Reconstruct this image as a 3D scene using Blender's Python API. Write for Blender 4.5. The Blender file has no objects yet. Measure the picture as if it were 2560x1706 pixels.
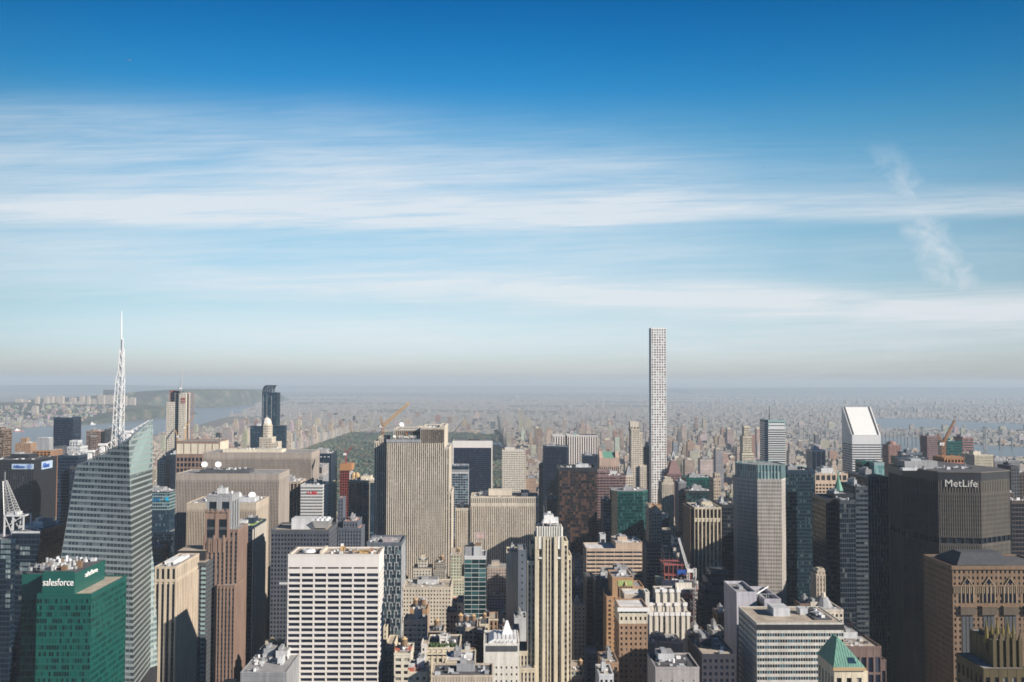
import bpy, math, random
from math import sin, cos, tan, radians, sqrt, pi
from mathutils import Vector, Matrix
random.seed(7)
S = bpy.context.scene
C = S.collection
# ------------------------------------------------------------------ camera
F = 2489.0                      # focal length in pixels of the 2560 px wide photograph (35 mm lens)
CAMZ = 320.0
PITCH, ROLL = radians(2.40), radians(0.20)
cam_data = bpy.data.cameras.new('camera')
cam = bpy.data.objects.new('camera', cam_data); C.objects.link(cam)
cam.location = (0, 0, CAMZ)
CM = Matrix.Rotation(pi/2 + PITCH, 3, 'X') @ Matrix.Rotation(ROLL, 3, 'Z')
cam.rotation_euler = CM.to_euler()
cam_data.sensor_width = 36.0
cam_data.lens = 36.0*F/2560
cam_data.clip_start = 1.0
cam_data.clip_end = 300000.0
S.camera = cam
# ------------------------------------------------------------------ exposure
S.view_settings.view_transform = 'Standard'
S.view_settings.look = 'None'
S.view_settings.exposure = 0.6
S.view_settings.gamma = 1.0
cy = S.cycles
cy.max_bounces = 4; cy.diffuse_bounces = 1; cy.glossy_bounces = 2; cy.transmission_bounces = 1
cy.volume_bounces = 1; cy.transparent_max_bounces = 4
cy.use_denoising = True
cy.pixel_filter_type = 'BLACKMAN_HARRIS'; cy.filter_width = 1.7
# ------------------------------------------------------------------ sun and sky
SUN_AZ, SUN_EL = radians(60), radians(27)      # azimuth turned from straight behind the camera to its right
sun_dir = Vector((sin(SUN_AZ)*cos(SUN_EL), -cos(SUN_AZ)*cos(SUN_EL), sin(SUN_EL)))
sl = bpy.data.lights.new('sun', 'SUN'); sl.energy = 5.0; sl.angle = radians(0.5); sl.color = (1.0, 0.90, 0.78)
so = bpy.data.objects.new('sun', sl); C.objects.link(so)
so.rotation_euler = (-sun_dir).to_track_quat('-Z', 'Y').to_euler()
W = bpy.data.worlds.new('World'); S.world = W; W.use_nodes = True

class NT:
    """small helper for writing node trees"""
    def __init__(s, tree): s.t = tree; s.n = tree.nodes; s.l = tree.links
    def node(s, typ, **kw):
        n = s.n.new(typ)
        for k, v in kw.items(): setattr(n, k, v)
        return n
    def put(s, sock, v):
        if hasattr(v, 'is_linked') or isinstance(v, bpy.types.NodeSocket): s.l.new(v, sock)
        else: sock.default_value = v
    def m(s, op, a, b=None, c=None, clamp=False):
        n = s.node('ShaderNodeMath', operation=op); n.use_clamp = clamp
        s.put(n.inputs[0], a)
        if b is not None: s.put(n.inputs[1], b)
        if c is not None: s.put(n.inputs[2], c)
        return n.outputs[0]
    def mix(s, fac, a, b, blend='MIX'):
        n = s.node('ShaderNodeMix', data_type='RGBA', blend_type=blend); n.clamp_factor = True
        s.put(n.inputs[0], fac); s.put(n.inputs[6], a); s.put(n.inputs[7], b)
        return n.outputs[2]
    def ramp(s, fac, stops, interp='LINEAR'):
        n = s.node('ShaderNodeValToRGB'); n.color_ramp.interpolation = interp
        e = n.color_ramp.elements
        while len(e) > 1: e.remove(e[-1])
        for i, (p, c) in enumerate(stops):
            x = e[0] if i == 0 else e.new(p)
            x.position = p
            x.color = (c, c, c, 1) if not isinstance(c, tuple) else (*c, 1)
        s.put(n.inputs[0], fac)
        return n.outputs[0]
    def noise(s, vec, scale, detail=4, rough=.55, dist=0.0):
        n = s.node('ShaderNodeTexNoise'); s.l.new(vec, n.inputs['Vector'])
        n.inputs['Scale'].default_value = scale; n.inputs['Detail'].default_value = detail
        n.inputs['Roughness'].default_value = rough; n.inputs['Distortion'].default_value = dist
        return n.outputs['Fac']
    def xyz(s, x, y, z):
        n = s.node('ShaderNodeCombineXYZ'); s.put(n.inputs[0], x); s.put(n.inputs[1], y); s.put(n.inputs[2], z)
        return n.outputs[0]

def build_world():
    t = NT(W.node_tree); t.n.clear()
    out = t.node('ShaderNodeOutputWorld'); bg = t.node('ShaderNodeBackground')
    t.l.new(bg.outputs[0], out.inputs[0])
    sky = t.node('ShaderNodeTexSky', sky_type='NISHITA')
    sky.sun_disc = False; sky.sun_elevation = SUN_EL; sky.sun_rotation = pi - SUN_AZ
    sky.air_density = 1.0; sky.dust_density = 1.2; sky.ozone_density = 2.0; sky.altitude = 300
    tc = t.node('ShaderNodeTexCoord'); sp = t.node('ShaderNodeSeparateXYZ')
    t.l.new(tc.outputs['Generated'], sp.inputs[0])
    x, y, z = sp.outputs
    r = t.m('MAXIMUM', t.m('ABSOLUTE', y), .15)
    a = t.m('DIVIDE', x, r); e = t.m('DIVIDE', z, r)
    # the clear sky: deeper and more teal with height, paler low down
    K = 1/1.516/1.5
    tint = t.ramp(t.m('MULTIPLY', z, 2.0, clamp=True), [(p, tuple(c*K for c in q)) for p, q in ((0, (1.62, 1.60, 1.85)), (.068, (1.42, 1.66, 2.10)), (.155, (1.18, 1.44, 1.62)), (.284, (1.00, 1.44, 1.53)),
                   (.409, (.72, 1.42, 1.56)), (.490, (.42, 1.28, 1.52)), (.568, (.17, 1.06, 1.48)), (.644, (.06, .86, 1.36)), (.716, (.02, .68, 1.20)), (.82, (.008, .34, .68)), (1, (.005, .2, .45)))])
    base = t.mix(1.0, sky.outputs[0], tint, 'MULTIPLY')
    base = t.mix(1.0, base, (1.5, 1.5, 1.5, 1), 'MULTIPLY')
    ev = t.m('MAXIMUM', t.m('SUBTRACT', 1.0, t.m('ADD', t.m('MULTIPLY', t.m('MULTIPLY', a, a), .75), t.m('MULTIPLY', t.m('MAXIMUM', t.m('MULTIPLY', a, -1.0), 0.0), .22))), .45)
    base = t.mix(1.0, base, ev, 'MULTIPLY')
    base = t.mix(1.0, base, t.ramp(t.m('ADD', t.m('MULTIPLY', y, .5), .5), [(.25, (.42, .68, .95)), (.62, (1, 1, 1))]), 'MULTIPLY')  # unseen sky behind the camera dimmed and blued, to deepen and cool the shadows
    # high thin cloud drawn out in level streaks
    wrp = t.noise(t.xyz(t.m('MULTIPLY', a, 1.6), t.m('MULTIPLY', e, 5), 9.1), 1.0, 3)
    n1 = t.noise(t.xyz(t.m('MULTIPLY', a, 1.5), t.m('MULTIPLY', e, 15), 2.7), 1.5, 7, .58, .6)
    n2 = t.noise(t.xyz(t.m('MULTIPLY', a, 3.5), t.m('MULTIPLY', t.m('SUBTRACT', e, t.m('MULTIPLY', a, .03)), 70), .3), 1.6, 6, .62, .9)
    ew = t.m('ADD', e, t.m('MULTIPLY', t.m('SUBTRACT', wrp, .5), .035))
    ap = t.m('MAXIMUM', a, 0.0)
    def band(c0, slope, up, dn, amp, stops):
        d = t.m('SUBTRACT', ew, t.m('ADD', c0, t.m('MULTIPLY', ap, slope)))
        u = t.m('DIVIDE', t.m('MAXIMUM', d, 0.0), up); l = t.m('DIVIDE', t.m('MINIMUM', d, 0.0), dn); q = t.m('ADD', t.m('MULTIPLY', u, u), t.m('MULTIPLY', l, l))
        g = t.m('POWER', 2.718, t.m('MULTIPLY', q, -1.0))
        f = t.ramp(t.m('ADD', a, .5, clamp=True), stops)
        return t.m('MULTIPLY', t.m('MULTIPLY', g, amp), f)
    bands = [band(.168, .02, .020, .010, .80, [(0, .7), (.1, .9), (.6, 1), (.75, .6), (1, .55)]),
             band(.180, .03, .045, .020, .30, [(0, .8), (.6, 1), (.8, .6), (1, .3)]),
             band(.095, -.035, .020, .018, .85, [(0, .35), (.2, .6), (.42, 1), (1, .95)]),
             band(.045, 0, .030, .040, .60, [(0, .4), (.4, .9), (1, .6)]),
             band(.222, .02, .030, .035, .44, [(0, .55), (.35, 1), (.6, .6), (.75, .12), (1, .05)]),
             band(.262, 0, .025, .040, .32, [(0, 1), (.3, .6), (.45, .1), (1, 0)]),
             band(.132, 0, .030, .028, .58, [(0, .9), (.6, .8), (.8, .3), (1, .3)])]
    c = bands[0]
    for b_ in bands[1:]: c = t.m('ADD', c, b_)
    n3 = t.noise(t.xyz(t.m('MULTIPLY', a, 9), t.m('MULTIPLY', t.m('SUBTRACT', e, t.m('MULTIPLY', a, .05)), 150), 4.3), 1.4, 5, .6, .8)
    md = t.m('MULTIPLY', t.m('SUBTRACT', t.m('ADD', t.m('MULTIPLY', n1, 1.0), t.m('ADD', t.m('MULTIPLY', n2, 1.0), t.m('MULTIPLY', n3, .35))), .62), 1.75, clamp=False)
    md = t.m('MAXIMUM', t.m('ADD', .10, md), 0.0)
    c = t.m('MULTIPLY', c, md, clamp=True)
    c = t.m('MULTIPLY', c, .80)
    # ragged plume on the right
    ac = t.m('ADD', .375, t.m('ADD', t.m('MULTIPLY', t.m('SUBTRACT', .235, e), .52), t.m('MULTIPLY', t.m('SUBTRACT', wrp, .5), .04)))
    pn = t.noise(t.xyz(t.m('MULTIPLY', a, 20), t.m('MULTIPLY', e, 26), 5), 2.2, 7, .62, .6)
    d = t.m('DIVIDE', t.m('ABSOLUTE', t.m('SUBTRACT', a, ac)), t.m('ADD', .030, t.m('MULTIPLY', t.m('SUBTRACT', .25, e), .06)))
    pl = t.m('MULTIPLY', t.m('SUBTRACT', 1.0, t.m('MULTIPLY', d, d), clamp=True), t.ramp(t.m('MULTIPLY', e, 3.0, clamp=True), [(0, 0), (.20, 0), (.32, 1), (.58, .85), (.78, 0)]))
    pl = t.m('MULTIPLY', pl, t.m('MULTIPLY', t.m('SUBTRACT', pn, .14, clamp=True), 1.7, clamp=True), clamp=True)
    c = t.m('MAXIMUM', c, t.m('MULTIPLY', pl, .66))
    front = t.m('MULTIPLY', t.m('GREATER_THAN', z, 0.0), t.ramp(y, [(0, 0), (.5, 1)]))
    c = t.m('MULTIPLY', c, front)
    white = t.node('ShaderNodeRGB'); white.outputs[0].default_value = (5.5, 5.65, 5.85, 1)
    col = t.mix(c, base, white.outputs[0])
    t.l.new(col, bg.inputs['Color']); bg.inputs['Strength'].default_value = 0.1
    W['kind'] = 'structure'
build_world()

# ------------------------------------------------------------------ picture <-> world
CROP = {0: (0, 0, 1.0), 1: (0, 750, 640/2091), 2: (0, 1226, 640/2091), 3: (640, 750, 640/2091), 4: (640, 1226, 640/2091), 5: (1280, 750, 640/2091),
        6: (1280, 1226, 640/2091), 7: (1920, 750, 640/2091), 8: (1920, 1226, 640/2091), 9: (900, 1000, 340/2091), 10: (1240, 1260, 360/2091), 11: (960, 1480, 320/2220)}
def cp(c, x, y):
    o = CROP[c]; return o[0] + x*o[2], o[1] + y*o[2]
def ray(px, py):
    return CM @ Vector(((px-1280)/F, (853-py)/F, -1))
def at(px, py, Y):
    r = ray(px, py); k = Y/r.y
    return Vector((r.x*k, Y, CAMZ + r.z*k))
def gnd(px, py, z=0):
    r = ray(px, py); k = (z-CAMZ)/r.z
    return Vector((r.x*k, r.y*k, z))
CMI = CM.inverted()
def proj(p):
    q = CMI @ (Vector(p) - Vector((0, 0, CAMZ)))
    if q.z > -1: return None
    return 1280 + F*q.x/-q.z, 853 - F*q.y/-q.z
GA = radians(1.1)                # the street grid is turned a little against the view
GC, GS = cos(GA), sin(GA)
def togrid(x, y): return x*GC + y*GS, -x*GS + y*GC
def fromgrid(a, b): return a*GC - b*GS, a*GS + b*GC

# ------------------------------------------------------------------ materials
MATS = {}
def newmat(name):
    m = bpy.data.materials.new(name); m.use_nodes = True
    t = NT(m.node_tree); b = t.n['Principled BSDF']
    return m, t, b
def geo(t):
    return t.node('ShaderNodeNewGeometry').outputs['Position']
def stone(name, col, rough=.85, var=.25, metal=0.0, streak=True):
    if name in MATS: return MATS[name]
    m, t, b = newmat(name)
    p = geo(t)
    mp = t.node('ShaderNodeMapping'); t.l.new(p, mp.inputs[0]); mp.inputs['Scale'].default_value = (.35, .35, .04)
    n1 = t.noise(mp.outputs[0], 1.0, 5, .6); n2 = t.noise(p, .9, 4, .6); n3 = t.noise(p, .03, 3)
    f = t.m('ADD', t.m('MULTIPLY', n1, .5), t.m('ADD', t.m('MULTIPLY', n2, .25), t.m('MULTIPLY', n3, .25)))
    f = t.ramp(f, [(.34, 0), (.64, 1)])
    mp2 = t.node('ShaderNodeMapping'); t.l.new(p, mp2.inputs[0]); mp2.inputs['Scale'].default_value = (1.1, 1.1, .02); n4 = t.noise(mp2.outputs[0], 1.0, 4, .7)
    f = t.m('MULTIPLY', f, t.ramp(n4, [(.30, .35), (.52, 1)]))
    lo = tuple(c*(1-var*1.3) for c in col); hi = tuple(min(.85, c*(1+var)) for c in col)
    t.l.new(t.mix(f, (*lo, 1), (*hi, 1)), b.inputs['Base Color'])
    b.inputs['Roughness'].default_value = rough; b.inputs['Metallic'].default_value = metal
    MATS[name] = m; return m
def glass(name, dark, mid, blind, pblind=.25, rough=.12, spec=.5):
    """window panes: each pane takes its own tone from the attribute rnd (bare glass, half drawn, blinds)"""
    if name in MATS: return MATS[name]
    m, t, b = newmat(name)
    at_ = t.node('ShaderNodeAttribute', attribute_name='rnd')
    r = at_.outputs['Fac']
    a = t.ramp(r, [(0, dark), (.45*(1-pblind), tuple((d*2+q)/3 for d, q in zip(dark, mid))), (.8*(1-pblind), mid), (1-pblind, tuple(.5*q+.5*k for q, k in zip(mid, blind))), (1-pblind*.5, blind)], 'CONSTANT')
    n = t.noise(geo(t), .25, 2)
    t.l.new(t.mix(t.m('MULTIPLY', n, .5), a, tuple(.6*d for d in dark)+(1,)), b.inputs['Base Color'])
    b.inputs['Roughness'].default_value = rough
    b.inputs['Specular IOR Level'].default_value = spec
    bp = t.node('ShaderNodeBump'); bp.inputs['Strength'].default_value = .35; bp.inputs['Distance'].default_value = .35; t.l.new(t.noise(geo(t), .16, 2), bp.inputs['Height']); t.l.new(bp.outputs[0], b.inputs['Normal'])
    MATS[name] = m; return m
def pattern(name, ww=3.4, fh=3.5, mort=.8):
    """small distant facades: wall colour from the attribute col, window grid laid out in metres"""
    if name in MATS: return MATS[name]
    m, t, b = newmat(name)
    uv = t.node('ShaderNodeUVMap', uv_map='uv')
    br = t.node('ShaderNodeTexBrick'); br.offset = 0; br.squash = 1
    t.l.new(uv.outputs[0], br.inputs['Vector'])
    br.inputs['Scale'].default_value = 1; br.inputs['Brick Width'].default_value = ww; br.inputs['Row Height'].default_value = fh
    br.inputs['Mortar Size'].default_value = mort; br.inputs['Mortar Smooth'].default_value = 0.05; br.inputs['Bias'].default_value = -.2
    ca = t.node('ShaderNodeAttribute', attribute_name='col')
    br.inputs['Color1'].default_value = (.035, .045, .06, 1); br.inputs['Color2'].default_value = (.16, .17, .18, 1)
    n = t.noise(geo(t), .06, 4)
    wall = t.mix(t.ramp(n, [(.35, .35), (.65, 0)]), ca.outputs['Color'], (.05, .045, .04, 1))
    t.l.new(wall, br.inputs['Mortar'])
    t.l.new(br.outputs['Color'], b.inputs['Base Color'])
    b.inputs['Roughness'].default_value = .8
    MATS[name] = m; return m
def roofm(name, col):
    if name in MATS: return MATS[name]
    m, t, b = newmat(name)
    p = geo(t); n = t.noise(p, .12, 5, .65); n2 = t.noise(p, 1.2, 3)
    f = t.ramp(t.m('ADD', t.m('MULTIPLY', n, .7), t.m('MULTIPLY', n2, .3)), [(.35, 0), (.65, 1)])
    t.l.new(t.mix(f, (*[c*.6 for c in col], 1), (*[min(.8, c*1.25) for c in col], 1)), b.inputs['Base Color'])
    b.inputs['Roughness'].default_value = .9
    MATS[name] = m; return m
def plain(name, col, rough=.5, metal=0.0):
    if name in MATS: return MATS[name]
    m, t, b = newmat(name)
    n = t.noise(geo(t), .7, 3)
    t.l.new(t.mix(n, (*[c*.82 for c in col], 1), (*[min(.9, c*1.12) for c in col], 1)), b.inputs['Base Color'])
    b.inputs['Roughness'].default_value = rough; b.inputs['Metallic'].default_value = metal
    MATS[name] = m; return m

LIME = stone('limestone', (.60, .54, .45)); CREAM = stone('cream_stone', (.64, .58, .46)); WHITE = stone('white_marble', (.70, .67, .64), var=.06)
TAN = stone('tan_concrete', (.48, .41, .33)); PINKT = stone('pinkish_concrete', (.36, .315, .28)); BROWN = stone('brown_stone', (.17, .115, .08))
REDG = stone('red_granite', (.25, .17, .135)); BRICK = stone('brown_brick', (.33, .215, .14)); ORBR = stone('orange_brick', (.42, .26, .145))
GREY = stone('grey_panel', (.30, .31, .33)); LGREY = stone('light_grey_panel', (.52, .54, .56)); DGREY = stone('dark_grey_panel', (.07, .078, .09))
BLACK = stone('black_metal', (.028, .030, .036), rough=.4); NAVY = stone('navy_panel', (.016, .035, .06), rough=.4); DBR = stone('dark_bronze', (.07, .05, .045), rough=.45)
BONE = stone('bone_concrete', (.60, .56, .49), var=.08); MLC = stone('weathered_precast', (.118, .107, .094)); GOTH = stone('brown_gothic_brick', (.19, .125, .08))  # MLC: light precast toned dark, shade and vignette put into the colour
YST = stone('yellow_stone', (.60, .535, .41)); SILV = stone('silver_aluminium', (.60, .61, .62), rough=.45, var=.05); SHADE = stone('blue_grey_brick', (.11, .13, .165))  # SHADE: blue grey darkened so the colour carries the shade on walls
TEALP = stone('teal_panel', (.008, .085, .072), rough=.35, var=.05); PALEG = stone('pale_green_frit', (.29, .35, .345), rough=.3, var=.05); GFRIT = stone('grey_green_panel', (.35, .41, .42), rough=.4, var=.06)
COPPER = stone('green_copper', (.12, .29, .225), rough=.7, var=.2); PALETEAL = stone('pale_teal_panel', (.27, .385, .385), rough=.3, var=.06)
GD = glass('dark_glass', (.006, .012, .022), (.014, .024, .040), (.16, .17, .17), .08, .12, .35)
GW = glass('office_glass', (.010, .012, .018), (.030, .035, .045), (.42, .40, .35), .22, .12, .4)
GB = glass('blue_glass', (.012, .035, .065), (.03, .075, .12), (.16, .26, .32), .15, .08, .8)
GT = glass('teal_glass', (.005, .03, .036), (.012, .06, .066), (.07, .18, .18), .2, .08, .8)
GG = glass('green_office_glass', (.002, .02, .02), (.004, .065, .055), (.008, .13, .105), .45, .15, .5)
GN = glass('navy_glass', (.008, .014, .035), (.014, .022, .050), (.06, .075, .11), .1, .12, .35)
GP = glass('pale_glass', (.12, .17, .19), (.19, .26, .285), (.36, .44, .45), .3, .1, .8)
GBR = glass('bronze_glass', (.018, .013, .012), (.06, .038, .03), (.14, .095, .075), .3)
ROOFT = roofm('tan_roof_gravel', (.44, .38, .31)); ROOFG = roofm('grey_roof_membrane', (.28, .28, .29)); ROOFD = roofm('dark_roof_membrane', (.09, .09, .10)); ROOFW = roofm('white_roof_coating', (.68, .68, .68))
WHITEM = plain('white_paint', (.80, .80, .80), .4); GALV = plain('galvanised_metal', (.45, .46, .47), .45, .3); RUST = plain('rust_orange_paint', (.36, .17, .08), .6)
CRY = plain('crane_yellow_paint', (.58, .36, .15), .55); CRR = plain('crane_red_paint', (.30, .065, .055), .55); WOOD = plain('tank_wood', (.20, .13, .08), .9); TANKY = plain('tank_cone_tan', (.46, .33, .18), .7)
SIGNW = plain('sign_white', (.85, .85, .85), .5); SIGNB = plain('sign_blue', (.02, .09, .38), .5); SIGNP = plain('sign_panel_pale_blue', (.42, .54, .70), .5)
SIGNC = plain('sign_cyan', (.02, .38, .62), .5); SIGNR = plain('sign_red', (.7, .05, .05), .5); NETR = plain('red_netting', (.34, .11, .10), .8); NETW = plain('white_tarpaulin', (.66, .62, .62), .8)
ORS = plain('orange_steel', (.40, .20, .09), .7); GREENP = plain('green_tile', (.35, .45, .16), .6); SIGNG = plain('sign_grey_letter', (.62, .61, .58), .5)

# ------------------------------------------------------------------ meshes
class Acc:
    def __init__(s): s.v = []; s.f = []; s.mi = []; s.rnd = []; s.col = []; s.uv = []; s.mats = []
    def mat(s, m):
        if m not in s.mats: s.mats.append(m)
        return s.mats.index(m)
    def face(s, pts, m, rnd=0.0, col=None, uv=None):
        b = len(s.v); s.v.extend(pts); s.f.append(tuple(range(b, b+len(pts)))); s.mi.append(s.mat(m)); s.rnd.append(rnd); s.col.append(col); s.uv.append(uv)
    def box(s, x0, x1, y0, y1, z0, z1, m, skip='', top=None):
        P = [(x0, y0, z0), (x1, y0, z0), (x1, y1, z0), (x0, y1, z0), (x0, y0, z1), (x1, y0, z1), (x1, y1, z1), (x0, y1, z1)]
        for k, idx in (('f', (0, 1, 5, 4)), ('r', (1, 2, 6, 5)), ('b', (2, 3, 7, 6)), ('l', (3, 0, 4, 7)), ('t', (4, 5, 6, 7)), ('u', (3, 2, 1, 0))):
            if k not in skip: s.face([P[i] for i in idx], top if (k == 't' and top) else m)
    def prism(s, poly, z0, z1, m, top=None, bottom=False):
        n = len(poly)
        for i in range(n):
            a, b = poly[i], poly[(i+1) % n]
            s.face([(a[0], a[1], z0), (b[0], b[1], z0), (b[0], b[1], z1), (a[0], a[1], z1)], m)
        s.face([(p[0], p[1], z1) for p in poly], top or m)
        if bottom: s.face([(p[0], p[1], z0) for p in reversed(poly)], m)
    def frust(s, poly0, z0, poly1, z1, m, cap=True):
        n = len(poly0)
        for i in range(n):
            a, b, c, d = poly0[i], poly0[(i+1) % n], poly1[(i+1) % n], poly1[i]
            s.face([(*a, z0), (*b, z0), (*c, z1), (*d, z1)], m)
        if cap: s.face([(*p, z1) for p in poly1], m)
    def cyl(s, cx, cy_, z0, z1, r0, r1, m, n=12, cap=True):
        p0 = [(cx+r0*cos(2*pi*i/n), cy_+r0*sin(2*pi*i/n)) for i in range(n)]; p1 = [(cx+r1*cos(2*pi*i/n), cy_+r1*sin(2*pi*i/n)) for i in range(n)]
        s.frust(p0, z0, p1, z1, m, cap)
    def bar(s, p, q, r, m, r2=None, n=4):
        p, q = Vector(p), Vector(q); d = (q-p)
        if d.length < 1e-6: return
        d.normalize(); u = d.cross(Vector((0, 0, 1)))
        if u.length < 1e-3: u = Vector((1, 0, 0))
        u.normalize(); w = d.cross(u); r2 = r if r2 is None else r2
        A = [p + (u*cos(2*pi*(i+.5)/n) + w*sin(2*pi*(i+.5)/n))*r for i in range(n)]; B = [q + (u*cos(2*pi*(i+.5)/n) + w*sin(2*pi*(i+.5)/n))*r2 for i in range(n)]
        for i in range(n): s.face([tuple(A[i]), tuple(A[(i+1) % n]), tuple(B[(i+1) % n]), tuple(B[i])], m)
        s.face([tuple(a) for a in reversed(A)], m); s.face([tuple(b) for b in B], m)
    def lattice(s, p, q, w0, w1, n, m, r=.2, up=None):
        """square lattice beam from p to q"""
        p, q = Vector(p), Vector(q); d = (q-p).normalized(); up = Vector(up or (0, 1, 0)); u = d.cross(up)
        if u.length < 1e-3: u = d.cross(Vector((1, 0, 0)))
        u.normalize(); w = d.cross(u)
        def ring(k):
            c = p.lerp(q, k); h = (w0+(w1-w0)*k)/2
            return [c+u*h+w*h, c-u*h+w*h, c-u*h-w*h, c+u*h-w*h]
        R = [ring(i/n) for i in range(n+1)]
        for j in range(4): s.bar(R[0][j], R[n][j], r, m)
        for i in range(n):
            for j in range(4):
                k = (j+1) % 4
                s.bar(R[i][j], R[i+1][k], r*.65, m)
                s.bar(R[i+1][j], R[i+1][k], r*.65, m)
    def build(s, name, parent=None, kind=None, label=None):
        if not s.f: return None
        me = bpy.data.meshes.new(name); me.from_pydata([tuple(v) for v in s.v], [], s.f)
        for m in s.mats: me.materials.append(m)
        me.polygons.foreach_set('material_index', s.mi)
        if any(s.rnd):
            at_ = me.attributes.new('rnd', 'FLOAT', 'FACE'); at_.data.foreach_set('value', s.rnd)
        if any(c is not None for c in s.col):
            at_ = me.attributes.new('col', 'FLOAT_COLOR', 'FACE'); fl = []
            for c in s.col: fl.extend((*(c or (.3, .3, .3)), 1.0))
            at_.data.foreach_set('color', fl)
        if any(u is not None for u in s.uv):
            uvl = me.uv_layers.new(name='uv'); fl = []
            for f, u in zip(s.f, s.uv):
                for i in range(len(f)): fl.extend(u[i] if u else (0, 0))
            uvl.data.foreach_set('uv', fl)
        me.update()
        o = bpy.data.objects.new(name, me); C.objects.link(o)
        if parent is not None: o.parent = parent
        if kind: o['kind'] = kind
        if label: o['label'] = label
        return o

def tag(o, label=None, cat=None, group=None, kind=None):
    for k, v in (('label', label), ('category', cat), ('group', group), ('kind', kind)):
        if v: o[k] = v
    return o
def empty(name, loc, rz=0.0):
    o = bpy.data.objects.new(name, None); C.objects.link(o); o.location = loc; o.rotation_euler = (0, 0, rz); o.empty_display_size = 5
    return o

SKY = []          # (distance, x0px, x1px, ytop px) of everything tall, for working out what the camera can see
FOOT = []         # footprints in the street grid
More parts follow.
